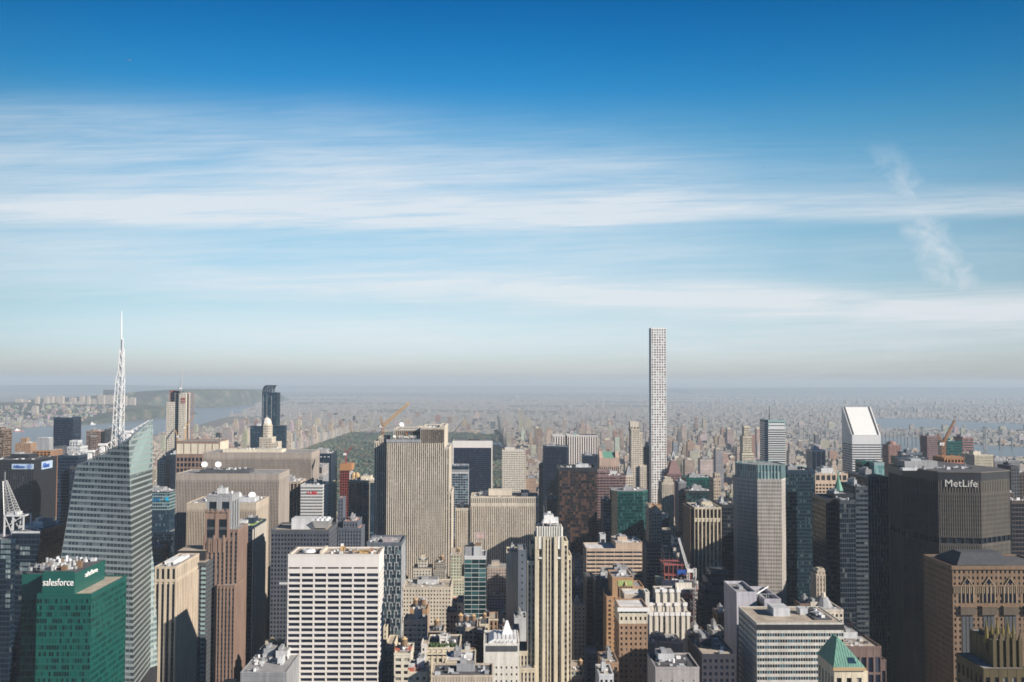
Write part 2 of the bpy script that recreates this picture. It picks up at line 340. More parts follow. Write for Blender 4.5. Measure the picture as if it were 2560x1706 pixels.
# style: bay, floor, window width fraction, window height fraction, pier depth, spandrel depth, window depth
ST = {
 'grid':    (3.2, 3.8, .52, .52, 0, .04, .35),
 'gridb':   (4.2, 3.9, .60, .60, 0, .04, .50),
 'punch':   (4.0, 3.7, .42, .48, 0, .04, .35),
 'stripe':  (3.0, 3.9, .48, .62, 0, .45, .55),
 'fine':    (1.7, 3.9, .50, .66, 0, .40, .50),
 'deco':    (3.0, 3.8, .50, .55, 0, .35, .50),
 'bands':   (7.5, 3.9, .94, .50, .30, 0, .45),
 'bandsf':  (3.0, 3.9, .93, .50, .20, 0, .30),
 'curtain': (1.8, 3.9, .88, .80, 0, .03, .12),
 'curtainw':(3.0, 3.9, .92, .72, 0, .03, .12),
 'wide':    (6.0, 3.9, .86, .80, 0, .5, .65),
}
class Building:
    def __init__(s, name, label, cat, c, xl, xr, yt, Y, D=40, wall=LIME, sp=None, gl=GW, st='grid', roof=ROOFG, fl=None, bay=None, main=True, group=None, clutter=True, par=1.2, rz=GA, z0=0, crown=None, ww=None, wh=None):
        s.name = name; s.rz = rz; s.c, s.sn = cos(rz), sin(rz)
        x0, y0 = cp(c, xl, yt); x1, _ = cp(c, xr, yt)
        s.crop = c; s.Y = Y; s.O = at(x0, y0, Y)
        s.root = empty(name, (s.O.x, s.O.y, 0), rz); tag(s.root, label, cat, group)
        s.wall, s.sp, s.gl, s.roofmat = wall, sp or wall, gl, roof
        s.st = list(ST[st]) if isinstance(st, str) else list(st)
        if fl: s.st[1] = fl
        if bay: s.st[0] = bay
        if ww: s.st[2] = ww
        if wh: s.st[3] = wh
        s.A = {'wall': Acc(), 'roof': Acc()}; s.win = []; s.par = par; s.wname = 'window'
        s.lab = {}; s.late = []
        s.H = s.O.z; s.D = D
        s.W = s.lx(x1, y0, 0)
        if main: s.block(0, s.W, 0, D, z0, s.H, clutter=clutter, crown=crown)
    # picture -> local
    def loc(s, px, py, yo):
        r = ray(px, py); ox, oy = -s.O.x, -s.O.y
        lx0, ly0 = ox*s.c+oy*s.sn, -ox*s.sn+oy*s.c
        rx, ry = r.x*s.c+r.y*s.sn, -r.x*s.sn+r.y*s.c
        k = (yo-ly0)/ry
        return lx0+rx*k, yo, CAMZ+r.z*k
    def lx(s, px, py, yo): return s.loc(px, py, yo)[0]
    def L(s, x, y, yo=0, c=None):
        px, py = cp(s.crop if c is None else c, x, y); return s.loc(px, py, yo)
    def world(s, x, y, z=0): return s.O.x+x*s.c-y*s.sn, s.O.y+x*s.sn+y*s.c, z
    def acc(s, part): return s.A.setdefault(part, Acc())
    def new(s, part):
        s.cnt = getattr(s, 'cnt', 0)+1; return s.acc(f'{part}#{s.cnt}')
    def register(s, x0, x1, y0, y1, z1):
        pts = [proj(s.world(x, y, z1)) for x in (x0, x1) for y in (y0, y1)]
        pts = [p for p in pts if p]
        if pts:
            f = proj(s.world((x0+x1)/2, y0, z1))
            SKY.append((s.O.y+y0, min(p[0] for p in pts), max(p[0] for p in pts), f[1] if f else 0, None))
        gx, gy = togrid(*s.world(x0, y0)[:2]); FOOT.append((gx, gx+x1-x0, gy, gy+y1-y0))
    def facade(s, p0, p1, z0, z1, st=None, wall=None, sp=None, gl=None, glaze=True, head=None, mech=(), edge=0.0, wp='wall'):
        bay, fl, ww, wh, pr, sr, wr = (ST[st] if isinstance(st, str) else st) or s.st; wall = wall or s.wall; sp = sp or s.sp; gl = gl or s.gl
        ax, ay = p1[0]-p0[0], p1[1]-p0[1]; Wd = sqrt(ax*ax+ay*ay)
        if Wd < .5 or z1-z0 < 1: return
        ax /= Wd; ay /= Wd; nx, ny = -ay, ax          # inward normal
        A = s.acc(wp)
        def pt(u, t, z): return (p0[0]+ax*u+nx*t, p0[1]+ay*u+ny*t, z)
        def slab(u0, u1, t0, t1, a, b, m, faces):
            if 'f' in faces: A.face([pt(u0, t0, a), pt(u1, t0, a), pt(u1, t0, b), pt(u0, t0, b)], m)
            if 'l' in faces: A.face([pt(u0, t1, a), pt(u0, t0, a), pt(u0, t0, b), pt(u0, t1, b)], m)
            if 'r' in faces: A.face([pt(u1, t0, a), pt(u1, t1, a), pt(u1, t1, b), pt(u1, t0, b)], m)
            if 't' in faces: A.face([pt(u0, t0, b), pt(u1, t0, b), pt(u1, t1, b), pt(u0, t1, b)], m)
            if 'u' in faces: A.face([pt(u0, t1, a), pt(u1, t1, a), pt(u1, t0, a), pt(u0, t0, a)], m)
        head = fl*.5 if head is None else head
        # the lowest storeys below the frame's bottom edge are plain wall
        yc = s.O.y + min(p0[1], p1[1]); zb = CAMZ - (1706-955+60)/F*yc
        zlow = max(z0, z0 if zb < z0 else z0 + math.floor((zb-z0)/fl)*fl)
        if zlow > z0+.1: slab(0, Wd, 0, wr, z0, zlow, wall, 'flr')
        nb = max(1, round((Wd-2*edge)/bay)); b = (Wd-2*edge)/nb
        nf = max(1, round((z1-head-zlow)/fl)); f = (z1-head-zlow)/nf
        pw = b*(1-ww)
        for i in range(nb+1):
            u0, u1 = edge+i*b-pw/2, edge+i*b+pw/2
            if i == 0: u0 = 0
            if i == nb: u1 = Wd
            slab(u0, u1, pr, wr, zlow, z1, wall, 'flr')
        sh = f*(1-wh)
        for j in range(nf+1):
            a = zlow+j*f; bb = a+sh if j < nf else z1
            slab(0, Wd, sr, wr, a, bb, sp if j < nf else wall, 'ftu')
        for k in mech:                                  # louvred plant floors (height above ground)
            slab(0, Wd, min(pr, sr)-.05, wr, k, k+f*1.1, BLACK, 'ftulr')
        if glaze:
            px = .4*F/max(yc, 100)
            big = (b*ww*px)*(f*wh*px)
            for j in range(nf-1, -1, -1):
                for i in range(nb):
                    u0, u1 = edge+i*b+pw/2-.05, edge+(i+1)*b-pw/2+.05; a, c_ = zlow+j*f+sh-.05, zlow+(j+1)*f+.05
                    d = [wr+random.uniform(0, .03) for _ in range(3)]; d.append(d[0]+d[2]-d[1])
                    s.win.append((big, [pt(u0, d[0], a), pt(u1, d[1], a), pt(u1, d[2], c_), pt(u0, d[3], c_)], gl, min(.999, .001+random.random())))
        else:
            A.face([pt(0, wr, zlow), pt(Wd, wr, zlow), pt(Wd, wr, z1), pt(0, wr, z1)], gl, .2)
    def block(s, x0, x1, y0, y1, z0, z1, st=None, clutter=False, par=None, sides='lr', reg=True, roof=None, crown=None, **kw):
        """one rectangular mass with facades on all sides, parapet and roof deck"""
        if x1-x0 < 1 or z1-z0 < 1: return
        st = ST[st] if isinstance(st, str) else st; th = max((st or s.st)[6], .3)+.02
        mid = proj(s.world((x0+x1)/2, y0, z1)); vis_r = True; vis_l = True
        if mid: vis_r = mid[0] < 1330; vis_l = mid[0] > 1150
        zt = z1
        if crown:        # tall plant storey of another make at the top
            ch, cw, cst = crown; zt = z1-ch
            s.facade((x0, y0), (x1, y0), zt, z1, ST[cst] if isinstance(cst, str) else cst, cw, cw, head=.8)
            s.facade((x1, y0+th), (x1, y1-th), zt, z1, ST[cst] if isinstance(cst, str) else cst, cw, cw, glaze=vis_r, head=.8); s.facade((x0, y1-th), (x0, y0+th), zt, z1, ST[cst] if isinstance(cst, str) else cst, cw, cw, glaze=vis_l, head=.8)
            s.facade((x1, y1), (x0, y1), zt, z1, ST[cst] if isinstance(cst, str) else cst, cw, cw, glaze=False)
        s.facade((x0, y0), (x1, y0), z0, zt, st, **kw)
        s.facade((x1, y0+th), (x1, y1-th), z0, zt, st, glaze=vis_r, **kw)
        s.facade((x0, y1-th), (x0, y0+th), z0, zt, st, glaze=vis_l, **kw)
        s.facade((x1, y1), (x0, y1), z0, zt, st, glaze=False, **kw)
        A = s.acc('wall'); i = th+.1
        A.box(x0+i, x1-i, y0+i, y1-i, z0, z1-.3, BLACK, skip='u')
        p = s.par if par is None else par; e = .12; R = s.new('roof'); w = .6; pm = kw.get('wall') or s.wall
        R.box(x0-e, x1+e, y0-e, y1+e, z1-.05, z1+.25, pm, top=roof or s.roofmat)
        if p > .3:
            R.box(x0-e, x1+e, y0-e, y0+w, z1+.25, z1+p, pm, skip='u'); R.box(x0-e, x1+e, y1-w, y1+e, z1+.25, z1+p, pm, skip='u')
            R.box(x0-e, x0+w, y0+w, y1-w, z1+.25, z1+p, pm, skip='ufb'); R.box(x1-w, x1+e, y0+w, y1-w, z1+.25, z1+p, pm, skip='ufb')
        if reg: s.register(x0, x1, y0, y1, z1)
        if clutter: s.plant(x0+1.5, x1-1.5, y0+1.5, y1-1.5, z1+.25)
    def pblock(s, c, xl, xr, yt, yo=0, D=20, z0=0, **kw):
        """block whose front face is read off the picture"""
        x0, y0 = cp(c, xl, yt); x1, _ = cp(c, xr, yt)
        a = s.loc(x0, y0, yo); b = s.loc(x1, y0, yo)
        s.block(a[0], b[0], yo, yo+D, z0, a[2], **kw); return a[0], b[0], a[2]
    def pbox(s, part, c, xl, xr, yt, yb, yo, D, m, top=None):
        x0, y0 = cp(c, xl, yt); x1, y1 = cp(c, xr, yb)
        a = s.loc(x0, y0, yo); b = s.loc(x1, y1, yo)
        s.new(part).box(a[0], b[0], yo, yo+D, b[2], a[2], m, top=top); return a[0], b[0], b[2], a[2]
    def plant(s, x0, x1, y0, y1, z, n=None, house=True):
        """lift houses, cooling units, ducts and rails on a roof"""
        w, d = x1-x0, y1-y0
        if w < 5 or d < 5: return
        if house:
            A = s.new('penthouse'); hw, hd = w*random.uniform(.28, .5), d*random.uniform(.3, .5); hx = x0+random.uniform(.15, .8)*(w-hw); hy = y0+d*random.uniform(.35, .5)
            hh = random.uniform(3.5, 6); A.box(hx, hx+hw, hy, hy+hd, z, z+hh, random.choice([s.wall, GREY, LGREY]), top=ROOFG, skip='u')
            A.box(hx+hw*.2, hx+hw*.5, hy+.5, hy+hd*.6, z+hh, z+hh+2, GALV, skip='u')
        n = n or int(min(26, 5+w*d/60)); near = s.O.y+y0 < 1150
        for _ in range(n):
            k = random.random(); bx, by = x0+random.random()*(w-3), y0+random.random()*(d-3)
            A = s.new('cooling_unit' if k < .6 else 'exhaust_fan' if k < .8 else 'duct' if k < .93 else 'antenna') if near else s.acc('rooftop_plant')
            if k < .6: A.box(bx, bx+random.uniform(1, 3), by, by+random.uniform(1, 3), z, z+random.uniform(.8, 2.2), random.choice([GALV, WHITEM, LGREY, DGREY]), skip='u')
            elif k < .8: A.cyl(bx+1, by+1, z, z+random.uniform(1, 2.5), .9, .9, random.choice([GALV, WHITEM]), 8)
            elif k < .93: A.box(bx, min(x1, bx+random.uniform(4, 9)), by, by+.7, z+.3, z+1.0, GALV)
            else: A.bar((bx, by, z), (bx, by, z+random.uniform(4, 7)), .12, GALV)
    def text(s, txt, x0, x1, z0, z1, y=None, m=SIGNW, part='sign_lettering', face='f', xw=None, bold=.008, dep=.25, off=.25, m2=None, under=None):
        """raised lettering on the front face (face='f', x from x0 to x1) or on the right face (face='r', y from x0 to x1)"""
        cu = bpy.data.curves.new(part, 'FONT'); cu.body = txt; cu.extrude = .03; cu.offset = bold; cu.resolution_u = 3
        o = bpy.data.objects.new('t', cu); C.objects.link(o)
        dg = bpy.context.evaluated_depsgraph_get(); me = bpy.data.meshes.new_from_object(o.evaluated_get(dg)); bpy.data.objects.remove(o)
        xs = [v.co.x for v in me.vertices]; ys = [v.co.y for v in me.vertices]; a, b, c_, d = min(xs), max(xs), min(ys), max(ys)
        for v in me.vertices:
            u = (v.co.x-a)/(b-a); w = (v.co.y-c_)/(d-c_); q = v.co.z/.03
            if face == 'f': v.co = ((x0+(x1-x0)*u), (y or 0)-off-dep*q, z0+(z1-z0)*w)
            elif face == 'r': v.co = (xw+off+dep*q, x0+(x1-x0)*u, z0+(z1-z0)*w)
            else:      # face = (p0, p1): along a slanted wall
                (ax, ay), (bx, by) = face; l = sqrt((bx-ax)**2+(by-ay)**2); ux, uy = (bx-ax)/l, (by-ay)/l; k = x0+(x1-x0)*u; o2 = off+dep*q
                v.co = (ax+ux*k+uy*o2, ay+uy*k-ux*o2, z0+(z1-z0)*w)
        me.materials.clear(); me.materials.append(m)
        ob = bpy.data.objects.new(part, me); C.objects.link(ob); ob.parent = s.root
        if under: s.late.append((ob, under))
        return ob
    def done(s):
        made = {}
        for k, a in sorted(s.A.items(), key=lambda q: '>' in q[0]):
            par, nm = k.split('>') if '>' in k else (None, k)
            o = a.build(nm.split('#')[0], made.get(par, s.root) if par else s.root, label=s.lab.get(k))
            if o: made[k] = o
        for ob, k in s.late:
            if k in made: ob.parent = made[k]
        # windows: up to 100 of the largest one by one, the rest together
        big = [w for w in s.win if w[0] >= 4.5]
        vis = []
        for w in big:
            q = w[1][0]; p = proj(s.world(*q))
            if p and -5 < p[0] < 2565 and p[1] < 1712: vis.append(w)
        vis.sort(key=lambda w: -w[1][0][2])
        single = vis[:100]; ids = set(id(w) for w in single)
        for w in single:
            a = Acc(); a.face(w[1], w[2], w[3]); a.build(s.wname, s.root)
        rest = Acc()
        for w in s.win:
            if id(w) not in ids: rest.face(w[1], w[2], w[3])
        rest.build('window_glazing' if not single else s.wname, s.root, kind='stuff')
        return s
# ------------------------------------------------------------------ standing things on roofs
def water_tank(B, x, y, z, r=2.6, label='', cone=TANKY, legs=3.0, group='wooden water tanks on the low roofs'):
    """x, y, z in building B's frame; a thing of its own"""
    wx, wy, _ = B.world(x, y)
    e = empty('water_tank', (wx, wy, z), B.rz); tag(e, label, 'water tank', group)
    a = Acc(); a.cyl(0, 0, legs, legs+r*1.9, r, r, WOOD, 12); a.build('tank_barrel', e)
    a = Acc(); a.cyl(0, 0, legs+r*1.9, legs+r*2.8, r*1.12, .05, cone, 12); a.build('tank_lid', e)
    a = Acc()
    for sx in (-1, 1):
        for sy in (-1, 1): a.bar((sx*r*.7, sy*r*.7, 0), (sx*r*.7, sy*r*.7, legs), .18, DGREY)
    a.bar((-r*.7, -r*.7, .2), (r*.7, -r*.7, legs), .1, DGREY); a.build('tank_frame', e)
def dish(c, x, y, Y, r, label, zbase, group='satellite dishes', tilt=35):
    px, py = cp(c, x, y); P = at(px, py, Y)
    e = empty('satellite_dish', (P.x, P.y, zbase), 0); tag(e, label, 'satellite dish', group)
    a = Acc(); n = 16; h = P.z-zbase; rings = []
    nrm = Vector((.25, -cos(radians(tilt)), sin(radians(tilt)))).normalized(); u = nrm.cross(Vector((0, 0, 1))).normalized(); w = u.cross(nrm)
    for k in range(5):
        q = k/4; rings.append([Vector((0, 0, h)) + (u*cos(2*pi*i/n)+w*sin(2*pi*i/n))*r*q + nrm*(r*.28*q*q) for i in range(n)])
    for k in range(4):
        for i in range(n):
            j = (i+1) % n; a.face([tuple(rings[k][i]), tuple(rings[k+1][i]), tuple(rings[k+1][j]), tuple(rings[k][j])], WHITEM)
            b = -nrm*.25; a.face([tuple(rings[k][j]+b), tuple(rings[k+1][j]+b), tuple(rings[k+1][i]+b), tuple(rings[k][i]+b)], WHITEM)
    a.build('reflector', e)
    a = Acc(); a.bar((0, .4, 0), (0, .3, h), .35, GALV); a.bar((-r*.5, .8, 0), (0, .3, h*.9), .2, GALV); a.bar((r*.5, .8, 0), (0, .3, h*.9), .2, GALV); a.build('stand', e)
    a = Acc(); a.bar((0, 0, h), tuple(Vector((0, 0, h))+nrm*r*.8), .12, GALV); a.build('feed_horn', e)
def crane(label, c, base, pivot, tip, counter, Y, mat, zbase=None, mast=2.2, n=26, jw=2.2, apex=None, jmat=None):
    pb = at(*cp(c, *base), Y); pp = at(*cp(c, *pivot), Y); pt_ = at(*cp(c, *tip), Y); pc = at(*cp(c, *counter), Y)
    zb = pb.z if zbase is None else zbase
    e = empty('tower_crane', (pp.x, Y, zb), 0); tag(e, label, 'crane', 'tower cranes on building sites')
    o = Vector((pp.x, Y, zb)); P = pp-o; T = pt_-o; K = pc-o
    a = Acc(); a.lattice((0, 0, 0), P, mast, mast, max(4, int(P.z/mast/1.2)), mat, .28); a.build('mast', e)
    a = Acc(); a.lattice(P, T, jw, jw*.6, n, jmat or mat, .28); a.build('jib', e)
    a = Acc(); a.lattice(P, K, 1.6, 1.0, 6, mat, .25); a.build('counter_jib', e)
    a = Acc(); v = P + Vector((-3.2 if T.x > P.x else 3.2, 0, -.5)); a.box(min(v.x, P.x)-1, max(v.x, P.x)+1, -1.6, 1.6, P.z-2.2, P.z+1.2, WHITEM, top=GALV); a.build('cab', e)
    a = Acc(); a.bar(K, P.lerp(T, .75), .12, DGREY); a.build('pendant_rope', e)
    a = Acc(); q = P+Vector((-4 if T.x > P.x else 4, 0, 1)); a.box(q.x-1.8, q.x+1.8, -1.5, 1.5, q.z-2.4, q.z+.4, DGREY); a.build('counterweight', e)

# ================================================================== LEFT
# --- crystal glass tower with its lattice spire
def crystal_tower():
    yb = 62
    o = at(191, 1165, 752); e = empty('crystal_office_tower', (o.x, o.y, 0), 0)
    tag(e, 'faceted pale green glass tower with slanted roofline and flared foot', 'office tower')
    def w(px, py, Y): return at(px, py, Y)
    def atz(px0, py0, px1, py1, Y, z):            # point at height z on the image line, at depth Y
        # solve for py with height z at depth Y
        lo, hi = 600.0, 4000.0
        for _ in range(40):
            m = (lo+hi)/2
            if at(1280, m, Y).z > z: lo = m
            else: hi = m
        py = (lo+hi)/2; return at(px0+(px1-px0)*(py-py0)/(py1-py0), py, Y)
    def edge(pts):     # pts: [(px,py,Y)...] from the top down; returns a function z -> point
        P = [at(*p) for p in pts]
        def f(z):
            for a, b in zip(P, P[1:]):
                if z >= b.z: return b + (a-b)*((z-b.z)/(a.z-b.z)) if a.z > b.z else b
            a, b = P[-2], P[-1]; return b + (a-b)*((z-b.z)/(a.z-b.z))
        return f, P
    eL, pL = edge([(191, 1165, 760), (170, 1290, 756), (153, 1391, 752), (88, 1790, 742)])
    eF, pF = edge([(322, 1102, 742), (329, 1400, 738), (335, 1790, 735)])
    eR, pR = edge([(382, 1049, 798), (379, 1366, 798), (377, 1450, 797), (375, 1790, 792)])
    eT, pT = edge([(379, 1366, 798.5), (430, 1790, 812)])
    def face(l, r, ztl, ztr, zbot, fl, bay, stw, name, frit=0, glm=GW, ref='r'):
        A = Acc(); G = []
        ztop = max(ztl, ztr); nf = int((ztop-zbot)/fl)
        def clip(z):      # fraction range [t0,t1] of the strip that exists at height z under the slanted top
            if ztl == ztr or z <= min(ztl, ztr): return 0.0, 1.0
            k = (z-ztl)/(ztr-ztl)
            return (k, 1.0) if ztr > ztl else (0.0, k)
        tiltn = Vector((0, 1, 0))
        for j in range(nf+1):
            za = zbot+j*fl; zb_ = min(za+fl, ztop)
            if zb_-za < .3: continue
            a0, a1 = clip((za+zb_)/2); a0b, a1b = clip(zb_); a0a, a1a = clip(za)
            Wm = ((r(za)-l(za)).length)
            n = max(1, int(Wm/bay)); 
            def p(t, z, d=0): 
                A_, B_ = l(z), r(z); q = A_+(B_-A_)*t; nn = Vector((-(B_-A_).y, (B_-A_).x, 0)).normalized(); return q+nn*d-Vector((o.x, o.y, 0))
            sh = fl*(.42 if frit == 0 else .34)
            # spandrel strip, proud of the glass
            t0, t1 = a0a, a1a
            t0b, t1b = clip(za+sh)
            A.face([tuple(p(t0, za)), tuple(p(t1, za)), tuple(p(t1b, za+sh)), tuple(p(t0b, za+sh))], stw)
            A.face([tuple(p(t0b, za+sh)), tuple(p(t1b, za+sh)), tuple(p(t1b, za+sh, .3)), tuple(p(t0b, za+sh, .3))], stw)
            for i in range(n):
                # bays measured from the reference edge
                u0, u1 = (1-(i+1)*bay/Wm, 1-i*bay/Wm) if ref == 'r' else (i*bay/Wm, (i+1)*bay/Wm)
                if i == n-1:
                    if ref == 'r': u0 = 0
                    else: u1 = 1
                lo_, hi_ = max(u0, t0b), min(u1, t1b)
                if hi_-lo_ < .004: continue
                lo2, hi2 = max(u0, a0b), min(u1, a1b); hi2 = max(hi2, lo2)
                m_ = .34/Wm
                A.face([tuple(p(lo_, za, -.08)), tuple(p(lo_+m_, za, -.08)), tuple(p(min(lo2+m_, hi2), zb_, -.08)), tuple(p(lo2, zb_, -.08))], stw)
                zt = zb_
                G.append((za, [tuple(p(lo_+m_, za+sh, .3)), tuple(p(hi_, za+sh, .3)), tuple(p(hi2, zt, .3)), tuple(p(min(lo2+m_, hi2), zt, .3))], glm if za < ztop-frit else GP, random.random()*.998+.001))
        A.build(name, e); return G
    zL, zF, zR, zT = pL[0].z, pF[0].z, pR[0].z, pT[0].z
    zb = 95
    G = []
    G += face(eL, eF, zL, zF, zb, 4.2, 3.05, GFRIT, 'facade', glm=glass('grey_blue_glass', (.055, .08, .095), (.095, .135, .155), (.26, .31, .32), .3, .08, .8))
    G += face(eF, eR, zF, zR, zb, 4.2, 3.05, PALEG, 'facade', frit=max(0, zR-zF+6), ref='l', glm=GP)
    G += face(eR, eT, zT, zT, zb, 4.2, 3.05, PALEG, 'facade', ref='l', glm=GP)
    G.sort(key=lambda g: -g[0])
    fr = [g for g in G]
    for g in fr[:100]:
        a = Acc(); a.face(g[1], g[2], g[3]); a.build('window', e)
    a = Acc()
    for g in fr[100:]: a.face(g[1], g[2], g[3])
    a.build('window', e, kind='stuff')
    # body behind the facets and the sunken roof
    O3 = Vector((o.x, o.y, 0)); a = Acc(); bk = Vector((0, yb, 0))
    def q(v, d=1.2): return v-O3+Vector((-.4, d, 0))
    zz = [zb]+[zb+(zL-6-zb)*k/14 for k in range(1, 15)]
    for z0_, z1_ in zip([0]+zz, zz):
        ring0 = [q(eL(z0_)), q(eF(z0_)), q(eR(min(z0_, zR))), q(eT(z0_)) if z0_ < zT else q(eR(z0_)), q(eR(z0_))+Vector((-9, 16, 0)), q(eL(z0_))+bk]
        ring1 = [q(eL(z1_)), q(eF(z1_)), q(eR(z1_)), q(eT(z1_)) if z1_ < zT else q(eR(z1_)), q(eR(z1_))+Vector((-9, 16, 0)), q(eL(z1_))+bk]
        for i in range(6):
            j = (i+1) % 6; a.face([tuple(ring0[i]), tuple(ring0[j]), tuple(ring1[j]), tuple(ring1[i])], GFRIT if i in (3, 4) else BLACK)
    # slanted upper body
    L1, F1, R1 = q(eL(zL-6)), q(eF(zL-6)), q(eR(zL-6)); Lt, Ft, Rt = q(pL[0]), q(pF[0]), q(pR[0])
    dn = Vector((0, 0, -4)); Lr, Fr, Rr = Lt+dn, Ft+dn, Rt+dn; Lk, Rk = L1+bk, R1+Vector((-9, 16, 0)); Lkr = Vector((Lk.x, Lk.y, Lr.z-3)); Rkr = Vector((Rk.x, Rk.y, Rr.z-14))
    for f_ in ([L1, F1, Fr, Lr], [F1, R1, Rr, Fr], [R1, Rk, Rkr, Rr], [Rk, Lk, Lkr, Rkr], [Lk, L1, Lr, Lkr]): a.face([tuple(v) for v in f_], PALETEAL)
    a.build('body', e)
    a = Acc(); a.face([tuple(v) for v in (Lr, Fr, Rr, Rkr, Lkr)], ROOFD); a.build('roof', e)
    a = Acc()
    for k in range(26):
        t = random.random(); p0 = Lr.lerp(Rr, t); p1 = Lkr.lerp(Rkr, t); c_ = p0.lerp(p1, random.uniform(.2, .9))
        a.box(c_.x-1.5, c_.x+random.uniform(1, 3), c_.y-1.5, c_.y+1.5, c_.z-3, c_.z+random.uniform(1, 3.5), random.choice([GALV, WHITEM, DGREY]))
    a.build('rooftop_plant', e)
    # white truss frame along the far screen and the top edges
    a = Acc(); p0, p1 = at(225, 1134, 800)-O3, at(373, 1052, 800)-O3
    a.bar(p0, p1, .55, WHITEM); a.bar(p0+Vector((0, 0, -7)), p1+Vector((0, 0, -9)), .45, WHITEM)
    for k in range(15):
        t = k/14; a.bar(p0.lerp(p1, t), p0.lerp(p1, t)+Vector((0, 0, -8)), .35, WHITEM)
        if k < 14: a.bar(p0.lerp(p1, t), p0.lerp(p1, t+1/14)+Vector((0, 0, -8)), .25, WHITEM)
    a.build('roof_truss', e)
    a = Acc()
    for u, v in ((Lt, Ft), (Ft, Rt)): a.bar(u+Vector((0, -.6, 0)), v+Vector((0, -.6, 0)), .4, PALEG)
    a.build('roof_edge', e)
    a = Acc()
    for (x, y, h) in ((735, 1245, 45), (1052, 1085, 60), (200+640, 1190, 30)):
        p = at(*cp(1, x, y), 775)-O3; a.box(p.x-1.4, p.x+1.4, p.y-1, p.y+1, p.z-h/3.3, p.z, WHITEM); a.box(p.x-3.2, p.x+3.2, p.y-1.5, p.y+1.5, p.z, p.z+1.6, WHITEM)
    a.build('window_washing_rig', e)
    # spire
    Y = 778
    sp = Acc(); lv = [(277, 301.5, 1122), (281, 302, 1076), (284.5, 303.5, 1020), (287.5, 305, 975), (289.5, 305.8, 949), (296, 306.5, 926), (298, 307, 900), (299, 307.3, 873)]
    prev = None
    for i in range(len(lv)-1):
        (a0, b0, y0), (a1, b1, y1) = lv[i], lv[i+1]; n = max(1, round((y0-y1)/19))
        for k in range(n):
            t0, t1 = k/n, (k+1)/n
            def ring(t):
                xl, xr, yy = a0+(a1-a0)*t, b0+(b1-b0)*t, y0+(y1-y0)*t
                L_, R_ = at(xl, yy, Y)-O3, at(xr, yy, Y)-O3; wd = R_.x-L_.x
                return [L_, R_, R_+Vector((0, wd, 0)), L_+Vector((0, wd, 0))]
            A_, B_ = ring(t0), ring(t1)
            for j in range(4):
                sp.bar(A_[j], B_[j], .27, WHITEM); sp.bar(A_[j], B_[(j+1) % 4], .2, WHITEM) if (k+j) % 2 else sp.bar(A_[(j+1) % 4], B_[j], .2, WHITEM)
                sp.bar(B_[j], B_[(j+1) % 4], .2, WHITEM)
    sp.build('spire_lattice', e)
    sp = Acc(); c0 = at(294, 1118, Y)-O3+Vector((0, 2, 0)); c1 = at(302, 873, Y)-O3+Vector((0, 1, 0)); c2 = at(303.6, 778, Y)-O3+Vector((0, .5, 0))
    sp.bar(c0, c1, .75, WHITEM, .55, 8); sp.bar(c1, c2, .6, WHITEM, .25, 8)
    r0, r1 = at(307, 873, Y)-O3, at(307.3, 847, Y)-O3; sp.bar(r0, r1, .4, WHITEM); sp.build('spire_pole', e)
    SKY.append((745, 150, 382, 1100, None)); gx, gy = togrid(o.x, o.y); FOOT.append((gx-30, gx+100, gy-20, gy+70))
crystal_tower()

# --- green glass tower with the white word sign on its crown
B = Building('office_tower', 'deep green glass tower with a white word sign on its raised crown', 'office tower', 2, 303, 745, 862, 604, D=58, wall=TEALP, gl=GG, st=(1.55, 3.95, .86, .66, .0, .06, .12), roof=ROOFT, clutter=False)
c = B.acc('crown')
# raised crown screen: front part with sign and a right flank
x0, y0, zt = B.L(183, 685, 12, 2); x1, _, _ = B.L(612, 685, 3, 2); xm = B.L(345, 690, 3, 2)[0]; H = B.H
c.box(xm, x1, 3, 50, H+.3, B.L(612, 680, 3, 2)[2], TEALP, top=ROOFD)
x0 = B.L(180, 690, 14, 2)[0]
B.block(x0, xm-.3, 14, 50, 0, B.L(200, 865, 14, 2)[2], par=0); c.box(x0, xm-.3, 14, 50, B.L(200, 865, 14, 2)[2]+.5, B.L(200, 682, 14, 2)[2], TEALP, top=ROOFD)
zc = B.L(612, 680, 3, 2)[2]
c.box(xm+.5, x1-.5, 3.4, 4, zc, zc+1.2, TEALP)
B.text('salesforce', B.L(352, 760, 3, 2)[0], B.L(600, 760, 3, 2)[0], B.L(400, 780, 3, 2)[2], B.L(400, 722, 3, 2)[2], y=3, m=SIGNW, bold=.0, under='crown')
B.text('salesforce', 18, 37, B.L(740, 722, 20, 2)[2]+1.2, B.L(740, 652, 26, 2)[2], xw=x1, face='r', m=SIGNW, bold=.0, under='crown')
for k in range(60):
    p = B.new('crown>cooling_unit' if k % 3 == 0 else 'crown>exhaust_fan')
    px_, py_ = x0+3+random.random()*(x1-x0-8), 12+random.random()*34; h = random.uniform(1.2, 3.8)
    if k % 3: p.cyl(px_, py_, zc, zc+h, .9, .9, random.choice([GALV, WHITEM]), 8)
    else: p.box(px_, px_+3, py_, py_+3, zc, zc+h*.7, random.choice([GALV, WOOD, LGREY]))
p = B.acc('crown>railing')
for k in range(8): p.bar((x0+5+k*4, 13, zc), (x0+5+k*4, 13, zc+5), .12, GALV)
p.bar((x0+4, 13, zc+4), (x1-14, 13, zc+4), .12, GALV); p.bar((x0+4, 13, zc+2), (x1-14, 13, zc+2), .12, GALV)
B.register(xm, x1, 3, 50, zc); B.done(); SF = B
